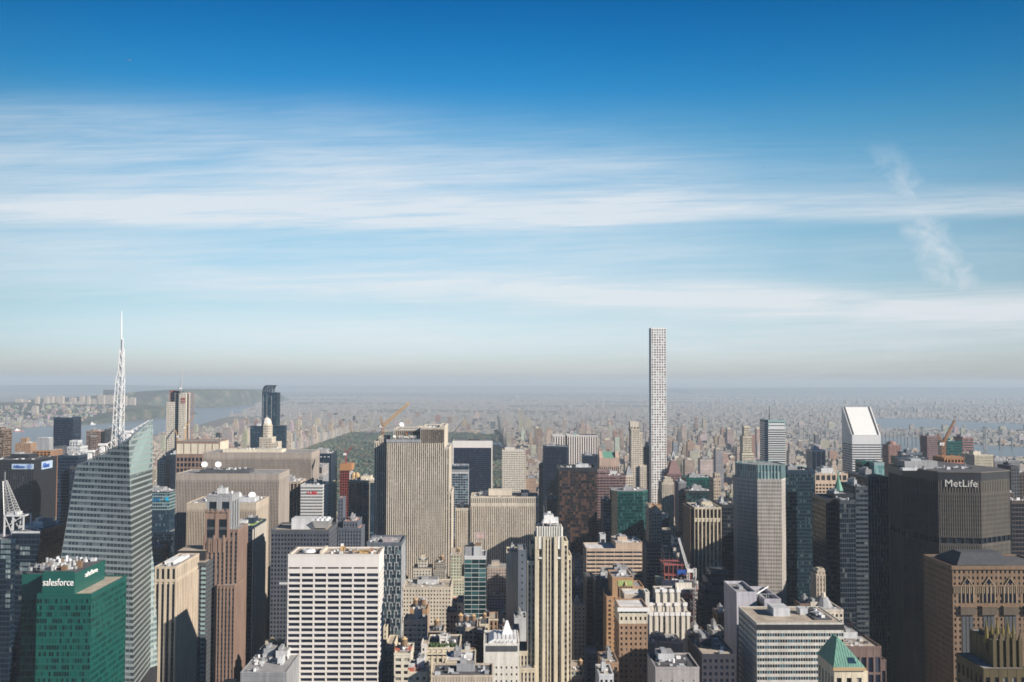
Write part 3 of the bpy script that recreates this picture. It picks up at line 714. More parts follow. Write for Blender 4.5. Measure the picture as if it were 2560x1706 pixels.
# --- dark towers at the far left
B = Building('office_tower', 'dark glass tower with railed grey rooftop deck behind the green one', 'office tower', 2, 97, 322, 345, 770, D=55, wall=NAVY, gl=GD, st='curtainw', roof=LGREY if False else ROOFG)
B.pblock(2, -260, 96, 415, -6, 50); B.pbox('deck_rail', 2, 97, 322, 335, 352, -.6, .4, LGREY); B.pbox('penthouse', 2, 150, 340, 288, 345, 18, 22, LGREY)
B.pbox('wall_panel', 2, 165, 245, 455, 640, -.25, .2, GT and PALETEAL) if False else None
for (a, b_, t_, u) in ((165, 245, 455, 530), (165, 245, 590, 660), (8, 80, 390, 560), (48, 82, 560, 720), (45, 75, 850, 960)):
    q0 = B.L(a, t_, -6.2 if a < 90 else -.2, 2); q1 = B.L(b_, u, -6.2 if a < 90 else -.2, 2); z = q1[2]
    while z < q0[2]-1:
        x = q0[0]
        while x < q1[0]-1: B.win.append((1, [(x, q0[1], z), (x+1.7, q0[1], z), (x+1.7, q0[1], z+2.6), (x, q0[1], z+2.6)], GP, random.random()*.99+.005)); x += 1.9
        z += 3.9
B.done()
# platform with lattice mast
P = at(*cp(2, 35, 320), 778); e = empty('lattice_mast', (P.x, P.y, P.z-8), 0); tag(e, 'thin tapering lattice mast on a steel platform at the far left', 'mast')
a = Acc(); Q = at(*cp(2, 190, 320), 778); w_ = Q.x-P.x; h1 = at(*cp(2, 35, 208), 778).z-P.z+8
for x in (0, w_*.45, w_):
    for y in (0, 12): a.bar((x, y, 0), (x, y, h1), .7, LGREY)
for y in (0, 12): a.bar((0, y, h1), (w_, y, h1), .8, LGREY); a.bar((0, y, h1*.5), (w_, y, h1), .35, LGREY); a.bar((0, y, h1), (w_*.45, y, h1*.2), .35, LGREY)
for x in (0, w_): a.bar((x, 0, h1), (x, 12, h1), .7, LGREY)
a.box(w_*.05, w_*.6, 2, 10, h1, h1+2.5, LGREY); a.build('platform', e)
a = Acc(); m0 = Vector((w_*.22, 6, h1)); tp = at(*cp(1, 30, 1478), 784)-P; a.lattice(m0, (tp.x+1, 6, tp.z+8), 9, 2.2, 12, GALV, .35); a.bar((tp.x+1, 6, tp.z+8), (tp.x+1, 6, tp.z+15), .3, GALV); a.build('mast_lattice', e)

B = Building('office_tower', 'black office block carrying two pale blue word signs below its roof', 'office tower', 1, -120, 278, 1312, 1330, D=70, wall=BLACK, gl=GD, st='stripe', roof=ROOFD)
s_ = B.acc('sign_panel'); q0, q1 = B.L(98, 1340, 0, 1), B.L(275, 1383, 0, 1); s_.box(q0[0], q1[0], -.6, -.1, q1[2], q0[2], SIGNP)
B.text('Allianz', q0[0]+2, q0[0]+(q1[0]-q0[0])*.62, q1[2]+1.5, q0[2]-1.5, y=-.6, m=SIGNB, bold=.02, under='sign_panel')
em = B.acc('sign_panel>emblem'); cx, cz = q0[0]+(q1[0]-q0[0])*.8, (q0[2]+q1[2])/2; n = 20
for i in range(n):
    a0, a1 = 2*pi*i/n, 2*pi*(i+1)/n
    em.face([(cx+2.6*cos(a0), -.75, cz+2.6*sin(a0)), (cx+2.6*cos(a1), -.75, cz+2.6*sin(a1)), (cx+3.3*cos(a1), -.75, cz+3.3*sin(a1)), (cx+3.3*cos(a0), -.75, cz+3.3*sin(a0))][::-1], SIGNB)
for k in (-1, 0, 1): em.box(cx+k*1.1-.3, cx+k*1.1+.3, -.8, -.65, cz-1.6, cz+(1.9 if k == 0 else 1.2), SIGNB)
B.acc('sign_panel#2').box(B.W+.1, B.W+.6, 22, 55, B.H-14, B.H-3.5, SIGNP); B.text('Allianz', 24, 45, B.H-12, B.H-5.5, xw=B.W+.6, face='r', m=SIGNB, bold=.02, under='sign_panel#2')
B.done()
B = Building('construction_tower', 'unfinished concrete tower with bright orange floors behind the black block', 'building site', 1, 262, 412, 1232, 1480, D=42, wall=ORS, gl=GBR, st=(5, 3.4, .85, .7, .1, 0, 1.5), par=0, clutter=False)
B.pbox('concrete_core', 1, 300, 400, 1130, 1235, 12, 14, GREY); B.pbox('concrete_core', 1, 306, 395, 1125, 1132, 12, 14, LGREY)
sc = B.acc('scaffold_tower')
for k in range(12): sc.bar((B.W+1+k*.5, k*3.5, B.H-60), (B.W+1+k*.5, k*3.5, B.H+6), .25, GALV)
B.done()
B = Building('apartment_tower', 'tall tan brick apartment tower with stepped crown near the river', 'apartment tower', 1, 123, 248, 1175, 1900, D=30, wall=BRICK, st='punch'); B.pblock(1, 168, 218, 1135, 6, 14, z0=B.H); B.done()
B = Building('apartment_tower', 'dark red brick tower cut off at the left edge', 'apartment tower', 1, -60, 30, 1065, 1700, D=30, wall=BROWN, st='bandsf'); B.done()
B = Building('office_tower', 'dark blue glass slab tower standing before the river', 'office tower', 1, 438, 595, 975, 1700, D=35, wall=NAVY, gl=GN, st='curtain', par=3); B.pblock(1, 595, 610, 1110, 6, 20); B.done()
B = Building('office_building', 'grey glassy building with stepped pale top left of the spire', 'office building', 1, 548, 655, 1205, 1600, D=30, wall=LGREY, gl=GB, st='gridb'); B.pblock(1, 568, 635, 1155, 5, 18, z0=B.H); B.done()
B = Building('apartment_tower', 'wide red brick tower near the river with grey glazed centre', 'apartment tower', 1, 705, 815, 1075, 2300, D=35, wall=REDG, st='bandsf'); B.pblock(1, 735, 790, 1110, -1.5, 5, wall=GREY); B.done()
B = Building('apartment_tower', 'slim black slab tower just left of the spire foot', 'apartment tower', 1, 855, 895, 1060, 2300, D=30, wall=DGREY, gl=GD, st='bandsf'); B.done()
B = Building('office_tower', 'dark teal glass tower between the orange floors and crystal tower', 'office tower', 1, 472, 640, 1278, 1250, D=50, wall=NAVY, gl=GN, st='curtainw'); B.pblock(1, 570, 690, 1370, -8, 30, wall=DGREY); B.done()
B = Building('office_building', 'low brown stone block squeezed beside the crystal tower foot', 'office building', 2, 455, 545, 418, 930, D=35, wall=PINKT, st='grid'); B.done()
# partly hidden tower with teal crown and sign
B = Building('office_tower', 'glass tower with pale teal crown and cyan letters, half behind the crystal tower', 'office tower', 2, 1140, 1385, 22, 1300, D=45, wall=NAVY, gl=GB, st='curtain', crown=(22, PALETEAL, 'curtainw'))
B.text('BARCLAYS', B.L(1140, 80, 0, 2)[0]+1, B.L(1308, 80, 0, 2)[0], B.L(1300, 92, 0, 2)[2], B.L(1300, 65, 0, 2)[2], y=0, m=plain('sign_deep_cyan', (.0, .22, .50), .5), bold=.02, off=.5)
em = B.acc('emblem'); q = B.L(1350, 75, 0, 2); em.prism([(q[0], -.6), (q[0]+4.5, -.6), (q[0]+4.5, -.2), (q[0], -.2)], q[2]-2, q[2]+3, SIGNC)
B.pblock(2, 1240, 1412, 345, -7, 40, gl=GD); B.done()
# supertall under construction with cranes and hoist
B = Building('construction_tower', 'slender half clad pale tower with blue core, topped by a crane', 'building site', 1, 1360, 1425, 835, 2080, D=32, wall=BONE, st=(3.2, 3.9, .5, .6, 0, .2, .6), par=0, clutter=False)
B.pblock(1, 1425, 1462, 745, 2, 28, wall=NAVY, gl=GB); B.pblock(1, 1462, 1520, 760, -2, 30, z0=0); B.pblock(1, 1385, 1425, 742, 8, 16, z0=B.H, wall=NETR); B.pblock(1, 1480, 1514, 800, -3, 1.6, z0=B.L(1480, 845, -3, 1)[2], wall=NETR, par=0)
h = B.acc('hoist_tower'); q0, q1 = B.L(1524, 750, 4, 1), B.L(1566, 1150, 4, 1)
z = q1[2]
for x in (q0[0], (q0[0]+q1[0])/2, q1[0]):
    for y in (4, 12): h.bar((x, y, z-60), (x, y, q0[2]), .3, CRR)
z -= 60
while z < q0[2]: 
    for y in (4, 12): h.bar((q0[0], y, z), (q1[0], y, z), .16, CRR)
    h.box(q0[0], q1[0], 4, 12, z, z+.4, ROOFG); z += 4
B.done()
crane('thin luffing crane rising from the half clad pale tower by the river', 1, (1480, 760), (1480, 722), (1486, 548), (1468, 712), 2078, GALV, n=14, jw=1.6)
crane('pale yellow crane leaning beside the half clad pale tower', 1, (1500, 1150), (1515, 1040), (1590, 940), (1508, 1020), 2050, CRY, zbase=120, n=10, jw=1.5)
crane('small yellow crane low against the half clad pale tower', 1, (1450, 1200), (1448, 1115), (1432, 1065), (1462, 1125), 2040, CRY, zbase=100, n=8, jw=1.5)
B = Building('office_tower', 'dark glass block under the half clad pale tower', 'office tower', 1, 1362, 1430, 1268, 1800, D=40, wall=NAVY, gl=GN, st='curtain'); B.done()
B = Building('apartment_tower', 'narrow cream apartment tower right of the crystal tower', 'apartment tower', 1, 1285, 1352, 1312, 1520, D=25, wall=YST, st='grid'); B.pblock(1, 1300, 1340, 1300, 5, 10, z0=B.H); B.done()
B = Building('office_tower', 'brown tower with blank cream panels along its top storey', 'office tower', 1, 1445, 1795, 1160, 1500, D=50, wall=REDG, gl=GD, st='grid', crown=(18, CREAM, (11, 17, .1, .1, -.3, -.35, .2)), clutter=False)
B.pblock(1, 1438, 1655, 1268, -8, 16, st=(5.5, 8, .75, .7, 0, .05, 1), gl=GN); f_ = B.acc('roof_frame')
for k in range(7):
    x = B.W*k/6; f_.box(x-.5, x+.5, -.7, -.3, B.H-19, B.H+1, REDG)
f_.box(-.6, B.W+.6, -.75, -.4, B.H-2.2, B.H+1.3, REDG); B.done()
B = Building('office_tower', 'tall taupe tower with fine vertical ribs, farthest of the ribbed three', 'office tower', 1, 1660, 2545, 1252, 1370, D=64, wall=PINKT, sp=DBR, gl=GD, st='fine', clutter=False, group='taupe ribbed towers along the avenue', crown=(7, PINKT, (1.7, 7, .1, .1, 0, .2, .3)))
B.pbox('penthouse', 1, 1820, 2300, 1222, 1252, 12, 30, CREAM); B.plant(40, 110, 12, 42, B.L(1900, 1222, 12, 1)[2], house=False); B.done()
B = Building('office_tower', 'dark taupe ribbed tower with two white dishes on its roof', 'office tower', 1, 1435, 2278, 1428, 1130, D=60, wall=PINKT, sp=DBR, gl=GD, st='fine', clutter=False, group='taupe ribbed towers along the avenue', crown=(6, PINKT, (1.7, 7, .1, .1, 0, .2, .3)))
B.pbox('penthouse', 1, 1630, 2035, 1390, 1430, 12, 25, DGREY); B.plant(30, 75, 10, 40, B.L(1700, 1390, 12, 1)[2], n=16, house=False); z = B.L(1700, 1390, 12, 1)[2]
B.done(); zz_ = z
dish(1, 1672, 1348, 1150, 3.7, 'white satellite dish, left of the pair on the dark ribbed tower', zz_-3); dish(1, 1784, 1348, 1150, 3.7, 'white satellite dish, right of the pair on the dark ribbed tower', zz_-3)
B = Building('office_tower', 'lowest of the taupe ribbed towers, wrapped behind the red granite tower', 'office tower', 2, 1525, 2091, 112, 1050, D=60, wall=TAN, sp=DBR, gl=GD, st='fine', group='taupe ribbed towers along the avenue', crown=(6, TAN, (1.7, 7, .1, .1, 0, .2, .3)))
B.pbox('penthouse', 2, 1900, 2080, 62, 112, 14, 20, LGREY); z = B.L(2000, 62, 14, 2)[2]; B.done()
dish(2, 1945, 42, 1075, 4.0, 'big white satellite dish, left of the pair beside the grey topped granite tower', z-3); dish(2, 2062, 45, 1075, 4.0, 'big white satellite dish, right of the pair beside the grey topped granite tower', z-3)
# red granite stepped tower
B = Building('office_tower', 'stepped red granite tower with grey windowed crown', 'office tower', 2, 1662, 1835, 415, 880, D=44, wall=REDG, sp=DGREY, gl=GD, st=(3.4, 3.9, .5, .62, 0, .45, .6), clutter=False)
B.pblock(2, 1675, 1870, 182, 5, 34, z0=B.H, st=(9, 12, .7, .75, 0, .5, .8)); B.pblock(2, 1688, 1895, 48, 8, 26, z0=B.H, wall=GREY, st=(9, 10, .6, .55, 0, .2, .6), clutter=True)
B.pblock(2, 1835, 1905, 400, 3, 40); B.pblock(2, 1772, 1918, 785, -6, 34); B.pblock(2, 1870, 1945, 330, 6, 36)
for k in range(5):
    t = B.new('pinnacle'); x = B.L(1668+k*40, 400, 0, 2)[0]; t.box(x-.7, x+.7, -.5, 1, B.H-10, B.H+(5 if k % 2 == 0 else 2), REDG)
for k in range(5):
    t = B.new('pinnacle'); x = B.L(1690+k*42, 180, 5, 2)[0]; z = B.L(1690, 182, 5, 2)[2]; t.box(x-.8, x+.8, 4.5, 6, z, z+3, REDG)
B.done()
B = Building('office_tower', 'dark tower with white vertical edge strips right of the red granite one', 'office tower', 2, 1925, 2078, 300, 930, D=48, wall=NAVY, gl=GN, st='curtainw', roof=GREENP)
st_ = B.acc('edge_strip')
for k, x in enumerate((B.L(2000, 300, 0, 2)[0], B.W-1)): B.new('edge_strip').box(x-.6, x+.6, -.5, .1, 0, B.H-2, BONE)
for k in range(9):
    y = 2+k*5.2; B.new('edge_strip').box(B.W+.02, B.W+.7, y, y+1.7, 0, B.H-1, BONE)
B.pbox('penthouse', 2, 1930, 2010, 250, 275, 12, 15, LGREY); B.done()
B = Building('office_tower', 'cream concrete tower with dark vertical slots and white roof boxes', 'office tower', 2, 1265, 1440, 635, 800, D=62, wall=YST if False else stone('pale_pink_concrete', (.52, .44, .345)), sp=BLACK, gl=GD, st=(4.6, 3.9, .55, .75, 0, .8, .9), crown=(11, stone('pale_pink_concrete', (.52, .44, .345)), (4.6, 10, .55, .8, 0, .1, .8)), clutter=False)
B.pbox('penthouse', 2, 1345, 1420, 580, 630, 14, 24, WHITEM); B.pbox('penthouse', 2, 1420, 1475, 565, 600, 26, 24, WHITEM); B.plant(2, B.W-2, 3, 14, B.H+.3, 8, house=False); 
fn = B.acc('fin')
for k in range(22):
    y = 1.5+k*2.75; B.new('fin').box(B.W+.0, B.W+.5, y, y+.9, 0, B.H-12, B.wall)
B.done()
B = Building('office_tower', 'black gridded tower with pale roof walkway and black plant box', 'office tower', 2, 1562, 1685, 602, 860, D=58, wall=DGREY, gl=GN, st='grid', clutter=False, roof=ROOFT)
B.pbox('penthouse', 2, 1450, 1672, 495, 580, 14, 30, BLACK, top=ROOFT); pn = B.acc('corner_panel'); q = B.L(1645, 620, 0, 2); 
for k in range(40): pn.box(q[0], B.W-.3, -.35, .05, B.H-5-k*3.9, B.H-3-k*3.9, PALETEAL)
B.done()
# grey roof at the bottom left of the white slab
B = Building('office_building', 'low grey ribbed rooftop block at the foot of the white slab', 'office building', 2, 1965, 2340, 1495, 690, D=70, wall=GREY, gl=GD, st=(1.2, 4, .4, .1, 0, .2, .3), roof=ROOFG, par=.8)
B.pbox('penthouse', 4, 175, 218, 1360, 1470, 20, 8, LGREY); B.plant(3, B.W-4, 18, 64, B.H+.3, 40); B.pbox('stair_house', 4, 60, 250, 1290, 1350, 55, 12, LGREY); B.done()
for i, x in enumerate((132, 195)): water_tank(B, B.L(x, 1290, 60, 4)[0], 60, B.L(x, 1315, 60, 4)[2], 3.0, ['wooden water tank with tan cone left of the white slab, nearer the dark tower', 'wooden water tank with yellow cone touching the white slab'][i], legs=1.5)

# ================================================================== CENTRE LEFT
# slender blue glass tower with a curved shoulder
def curved_glass():
    B = Building('glass_skyscraper', 'slender blue glass skyscraper with a curved sloping top', 'skyscraper', 3, 50, 172, 758, 1940, D=30, wall=NAVY, gl=GB, st=(1.8, 3.9, .8, .8, 0, .05, .2), clutter=False, par=.5)
    a = B.acc('curved_crown'); n = 10; xl, z0 = 0, B.H; xr = B.L(152, 700, 0, 3)[0]; zt = B.L(100, 697, 0, 3)[2]
    pts = [(xl + (xr*.35)*(1-cos(pi/2*k/n)), z0+(zt-z0)*sin(pi/2*k/n)) for k in range(n+1)] + [(xr, zt)] + [(xr-(xr*.22)*sin(pi/2*k/n), zt+(z0-zt)*(1-cos(pi/2*k/n))) for k in range(1, n)] + [(xr*.82, z0)]
    fr = [(p[0], 0, p[1]) for p in pts]; bk = [(p[0], 26, p[1]) for p in pts]
    a.face(fr, GB, .3); a.face(bk[::-1], NAVY)
    for i in range(len(pts)-1): a.face([fr[i+1], fr[i], bk[i], bk[i+1]], NAVY if i < n+1 else GB)
    for k in range(1, 7):
        x = xr*k/7; zz = zt if x > xr*.35 else z0+(zt-z0)*.8*sin(min(1, x/(xr*.35))*pi/2); a.box(x-.12, x+.12, -.15, 0, z0, zz-1, SILV)
    a = B.acc('light_strip')
    for x in (0.55, 2.6, 5.0): B.new('light_strip').box(x*B.W/8+.1, x*B.W/8+.5, -.2, 0, 60, B.H-6, SILV)
    B.pblock(3, 128, 232, 1028, -14, 22, wall=NAVY, gl=GB); B.done()
curved_glass()
B = Building('apartment_tower', 'dark glass tower with flat top left of the domed tower', 'apartment tower', 1, 2045, 2135, 1035, 1850, D=26, wall=NAVY, gl=GB, st='bandsf'); B.done()
# domed tower
B = Building('domed_tower', 'cream octagonal tower topped by a ribbed white dome', 'skyscraper', 3, 28, 128, 1130, 1700, D=34, wall=LIME, st=(2.6, 3.9, .5, .6, 0, .3, .4), clutter=False)
B.pblock(3, 128, 180, 1168, 2, 30); 
def octo(cx, cy_, r, k=.41): return [(cx-r*k, cy_-r), (cx+r*k, cy_-r), (cx+r, cy_-r*k), (cx+r, cy_+r*k), (cx+r*k, cy_+r), (cx-r*k, cy_+r), (cx-r, cy_+r*k), (cx-r, cy_-r*k)]
q0 = B.L(35, 1020, 3, 3); q1 = B.L(122, 1020, 3, 3); cx = (q0[0]+q1[0])/2; r = (q1[0]-q0[0])/2; z1 = q0[2]; poly = octo(cx, 3+r, r)
for i in range(8): B.facade(poly[i], poly[(i+1) % 8], B.H, z1, st=(2.6, 3.9, .5, .6, 0, .3, .4), glaze=i in (0, 1, 7))
a = B.acc('wall'); a.prism(octo(cx, 3+r, r-.7), B.H, z1, LIME)
d = B.acc('dome'); zt = B.L(78, 962, 3, 3)[2]; r *= .86; ring = octo(cx, 3+q1[0]/2-q0[0]/2, r); n = 7; c0 = (cx, 3+(q1[0]-q0[0])/2); prev = [(p[0], p[1]) for p in ring]; pz = z1
for k in range(1, n+1):
    f_ = cos(pi/2*k/n); zz = z1+(zt-z1)*sin(pi/2*k/n); cur = [(c0[0]+(p[0]-c0[0])*max(f_, .03), c0[1]+(p[1]-c0[1])*max(f_, .03)) for p in ring]
    d.frust(prev, pz, cur, zz, LIME if k % 2 else WHITE); prev, pz = cur, zz
f_ = B.acc('dome>finial'); f_.bar((c0[0], c0[1], zt-.5), (c0[0], c0[1], zt+4), .4, WHITE)
B.register(cx-r, cx+r, 3, 20, z1); B.done()
B = Building('office_tower', 'black office slab with lit roof edge between pale gridded blocks', 'office tower', 3, 325, 615, 1262, 1560, D=58, wall=NAVY, gl=GN, st='stripe', roof=ROOFT, par=1.5); l = B.acc('soffit_light_box')
for k in range(9): B.new('soffit_light_box').box(3+k*B.W/9.5, 6+k*B.W/9.5, -.3, .1, B.H-4.5, B.H-3.2, LGREY)
B.done()
B = Building('office_tower', 'grey concrete block with hooked dark openings under its roof', 'office tower', 3, 205, 548, 1362, 1430, D=50, wall=GREY, gl=GN, st='stripe', crown=(13, stone('mid_grey_stone', (.36, .34, .34)), (7.2, 12, .5, .72, 0, .05, 1.2))); B.pbox('penthouse', 3, 340, 380, 1332, 1360, 10, 8, GREY); B.pbox('ventilator', 3, 285, 318, 1335, 1360, 10, 7, WHITEM); B.done()
B = Building('office_tower', 'brown glass block with broad pale stripes, partly behind the ribbed tower', 'office tower', 3, 200, 362, 1490, 1330, D=40, wall=TAN, sp=DBR, gl=GBR, st=(4.6, 3.9, .82, .7, 0, .5, .6)); B.done()
B = Building('office_tower', 'silver finely banded tower with small red letters near its top', 'office tower', 3, 365, 545, 1518, 1290, D=46, wall=SILV, gl=GD, st=(1.5, 3.9, .8, .5, .15, 0, .3)); 
B.text('UBS', B.L(440, 20, 0, 4)[0], B.L(500, 20, 0, 4)[0], B.L(470, 36, 0, 4)[2], B.L(470, 10, 0, 4)[2], y=0, m=SIGNR)
em = B.acc('emblem'); q = B.L(425, 24, 0, 4)
for k in range(3):
    an = pi/2+k*2*pi/3
    em.bar((q[0]-1.5*cos(an), -.5, q[2]-1.5*sin(an)), (q[0]+1.8*cos(an), -.5, q[2]+1.8*sin(an)), .3, SIGNR)
B.done()
B = Building('office_building', 'narrow bright wall of a block behind the silver banded tower', 'office building', 3, 592, 612, 1505, 1400, D=40, wall=CREAM, st='fine', clutter=False); B.done()
# red steel construction
B = Building('construction_tower', 'open red steel frame rising floor by floor under a red crane', 'building site', 3, 685, 762, 1370, 1600, D=30, wall=CRR, gl=GBR, st=(4, 4, .86, .78, .1, 0, 2.0), par=0, clutter=False)
B.pbox('formwork_deck', 3, 685, 780, 1340, 1395, -1, 32, ORS); B.pbox('hoist_tower', 3, 762, 785, 1400, 1568, 4, 8, LGREY); B.done()
crane('red tower crane with short jib over the red steel frame', 3, (735, 1345), (735, 1258), (785, 1203), (728, 1215), 1605, CRR, n=10, jw=2)
for i, x in enumerate((797, 827)):
    P = at(*cp(3, x, 1475), 1450); e = empty('yellow_silo', (P.x, P.y, P.z-4), 0); tag(e, ['yellow ribbed silo on the striped dark roof, left one', 'yellow ribbed silo on the striped dark roof, right one'][i], 'silo', 'yellow silos on a roof'); a = Acc(); a.cyl(0, 0, 0, 12, 3.9, 3.9, TANKY, 10, cap=False); a.build('drum', e); a = Acc(); a.cyl(0, 0, 12, 16, 3.9, 1.2, TANKY, 10); a.build('silo_cap', e)
B = Building('office_tower', 'dark glass block with thin widely spaced cream stripes', 'office tower', 3, 758, 985, 1482, 1420, D=45, wall=CREAM, sp=NAVY, gl=GB, st=(9.5, 3.9, .93, .7, 0, .6, .7), roof=ROOFT); B.plant(4, B.W-4, 2, 30, B.H, 20, house=False); B.done()
# crane behind the ribbed limestone slab
crane('big orange yellow luffing crane behind the ribbed limestone slab', 3, (1042, 1125), (1035, 1030), (1250, 842), (1017, 958), 1320, RUST, n=34, jw=4.2, mast=3.4, jmat=CRY)

# --- ribbed limestone slab with sign
B = Building('limestone_skyscraper', 'huge ribbed limestone slab with white word sign and coloured feather emblem', 'skyscraper', 3, 1070, 1345, 1160, 1250, D=24, wall=LIME, sp=stone('dark_spandrel', (.10, .085, .08)), gl=GW, st=(2.55, 3.8, .50, .58, 0, .5, .65), clutter=False)
ST_ = (2.55, 3.8, .50, .58, 0, .5, .65)
B.pblock(3, 1125, 1345, 1062, 8, 60, st=ST_); B.pblock(3, 1345, 1540, 1050, 2.5, 100, st=ST_); B.pblock(3, 1540, 1578, 1212, 5, 80, st=ST_)
B.pblock(3, 1500, 1542, 1035, 12, 80, st=ST_); B.pblock(4, 1578, 1600, 20, 6, 60, st=ST_)
B.pblock(3, 1003, 1070, 1125, 16, 40, st=ST_); B.pblock(3, 968, 1003, 1160, 12, 40, st=ST_)
# tall dark slots of the crown
cs = B.acc('crown_louver')
for (a0, a1, yo, t0, t1) in ((1140, 1335, 7.9, 1070, 1105), (1350, 1530, 2.4, 1058, 1170)):
    q0, q1 = B.L(a0, t0, yo, 3), B.L(a1, t1, yo, 3); n = round((q1[0]-q0[0])/2.55)
    for k in range(n): x = q0[0]+k*(q1[0]-q0[0])/n; cs.box(x+.7, x+1.9, yo-.02, yo+.3, q1[2], q0[2], DBR)
zq = B.L(1200, 1132, 7.6, 3)
cb = B.acc('terrace_rail'); q0, q1 = B.L(1065, 1140, -.6, 3), B.L(1350, 1165, -.6, 3); cb.box(q0[0], q1[0], -.6, .3, q1[2], q0[2], GREY)
B.text('COMCAST', B.L(595, 580, 6.5, 9)[0], B.L(875, 580, 6.5, 9)[0], B.L(700, 592, 6.5, 9)[2], B.L(700, 553, 6.5, 9)[2], y=6.8, m=SIGNW, bold=.008)
pc = B.L(738, 540, 6.5, 9); r_ = abs(B.L(768, 520, 6.5, 9)[0]-pc[0])
cols = [(.80, .60, .02), (.80, .22, .02), (.65, .02, .03), (.25, .06, .45), (.01, .20, .65), (.02, .45, .10)]
for k in range(6):
    an = pi*(.02+.96*(k+.5)/6); m_ = plain(f'emblem_colour_{k}', cols[k], .5); em = B.new('emblem_feather'); ux, uz = cos(pi-an), sin(pi-an); wx, wz = -uz, ux; R_ = r_*1.15
    P_ = [(pc[0]+ux*R_*a_+wx*R_*b_, 6.2, pc[2]+uz*R_*a_+wz*R_*b_) for a_, b_ in ((.15, 0), (.6, -.23), (.9, -.20), (1.05, 0), (.9, .20), (.6, .23))]
    P2 = [(x, 6.6, z) for x, y, z in P_]; em.face(P_[::-1], m_); em.face(P_, m_)
    for i in range(6): em.face([P_[i], P_[(i+1) % 6], P2[(i+1) % 6], P2[i]], m_)
B.plant(B.L(1345, 1050, 3, 3)[0], B.L(1480, 1050, 3, 3)[0], 6, 40, B.L(1400, 1050, 2.5, 3)[2]+.3, 14, house=False); zr = B.L(1400, 1050, 2.5, 3)[2]
B.pbox('penthouse', 3, 1325, 1400, 1030, 1052, 14, 10, LIME); B.done()
dish(3, 1192, 1022, 1275, 3.2, 'round white antenna dome on the ribbed limestone slab roof', B.L(1192, 1060, 20, 3)[2], group='rooftop dishes')
dish(3, 1132, 1118, 1256, 1.6, 'small white dish on the lower shoulder of the limestone slab', B.L(1132, 1135, 5, 3)[2], group='rooftop dishes')
# white framed dark slab
B = Building('office_tower', 'navy glass slab in a white marble frame beyond the limestone slab', 'office tower', 3, 1605, 1932, 1152, 1870, D=40, wall=NAVY, gl=GN, st=(1.6, 3.9, .9, .8, 0, .03, .1), clutter=False)
f_ = B.acc('marble_frame'); w1 = B.L(1614, 1200, 0, 3)[0]; zb_ = B.L(1614, 1208, 0, 3)[2]
f_.box(0, w1, -.8, 41, 0, B.H+.4, WHITE); f_.box(B.W-w1, B.W, -.8, 41, 0, B.H+.4, WHITE); f_.box(w1, B.W-w1, -.7, 0, zb_, B.H+.35, WHITE)
B.pbox('penthouse', 3, 1730, 1830, 1140, 1153, 10, 10, DBR); B.done()
B = Building('office_tower', 'blue glass tower with grey band under a navy top, before the white framed slab', 'office tower', 3, 1585, 1735, 1362, 1560, D=36, wall=SILV, gl=GB, st=(4.2, 3.9, .96, .9, .15, .1, .25), crown=(9, GREY, (40, 8, .02, .02, 0, .01, .2)), clutter=False)
B.pbox('plant_screen', 3, 1583, 1737, 1357, 1384, -.6, 30, NAVY); B.plant(3, 24, 5, 20, B.H+1, 6, house=False); B.done()
B = Building('office_tower', 'cream tower dotted with square windows left of the street gap', 'office tower', 3, 2010, 2200, 1232, 1700, D=30, wall=BONE, st=(2.9, 3.7, .5, .52, 0, .04, .5), clutter=True); B.done()
# grey gridded slab with roof plant
B = Building('office_tower', 'dark grey gridded office slab with silver cooling tower on a tan roof', 'office tower', 4, 122, 597, 342, 905, D=48, wall=GREY if False else stone('slate_panel', (.075, .085, .105)), gl=GN, st=(2.9, 3.9, .62, .55, 0, .05, .4), roof=ROOFT, clutter=False, par=2.2)
B.pbox('penthouse', 4, 290, 478, 232, 328, 16, 18, LGREY); q = B.L(470, 320, 12, 4); q1_ = B.L(588, 240, 12, 4)
ct = B.acc('cooling_tower'); w_ = q1_[0]-q[0]
ct.frust([(q[0]+1, 14), (q1_[0]-1, 14), (q1_[0]-1, 34), (q[0]+1, 34)], B.H+1.5, [(q[0]-1.2, 12), (q1_[0]+1.2, 12), (q1_[0]+1.2, 36), (q[0]-1.2, 36)], B.H+8, GALV)
for k in range(3):
    for j in range(2): B.new('cooling_tower>cooling_fan').cyl(q[0]+w_*(.2+.3*k), 18+j*11, B.H+8, B.H+10, 2.6, 2.2, LGREY, 12)
bl = B.acc('roller_blind_row'); q0, q1 = B.L(190, 752, -.05, 4), B.L(300, 770, -.05, 4); bl.box(q0[0], q1[0], -.1, .1, q1[2], q0[2], LGREY)
B.done()
# stepped shaded block with red roof patch
B = Building('office_building', 'shaded ribbed blue grey block with pink lit roof terrace', 'office building', 4, 712, 830, 262, 1080, D=36, wall=SHADE, gl=GN, st='deco', roof=roofm('pink_roof', (.6, .32, .25))); B.pblock(4, 668, 712, 70, 20, 20); B.pblock(4, 672, 860, 318, -4, 30, roof=roofm('pink_roof', (.6, .32, .25))); B.done()
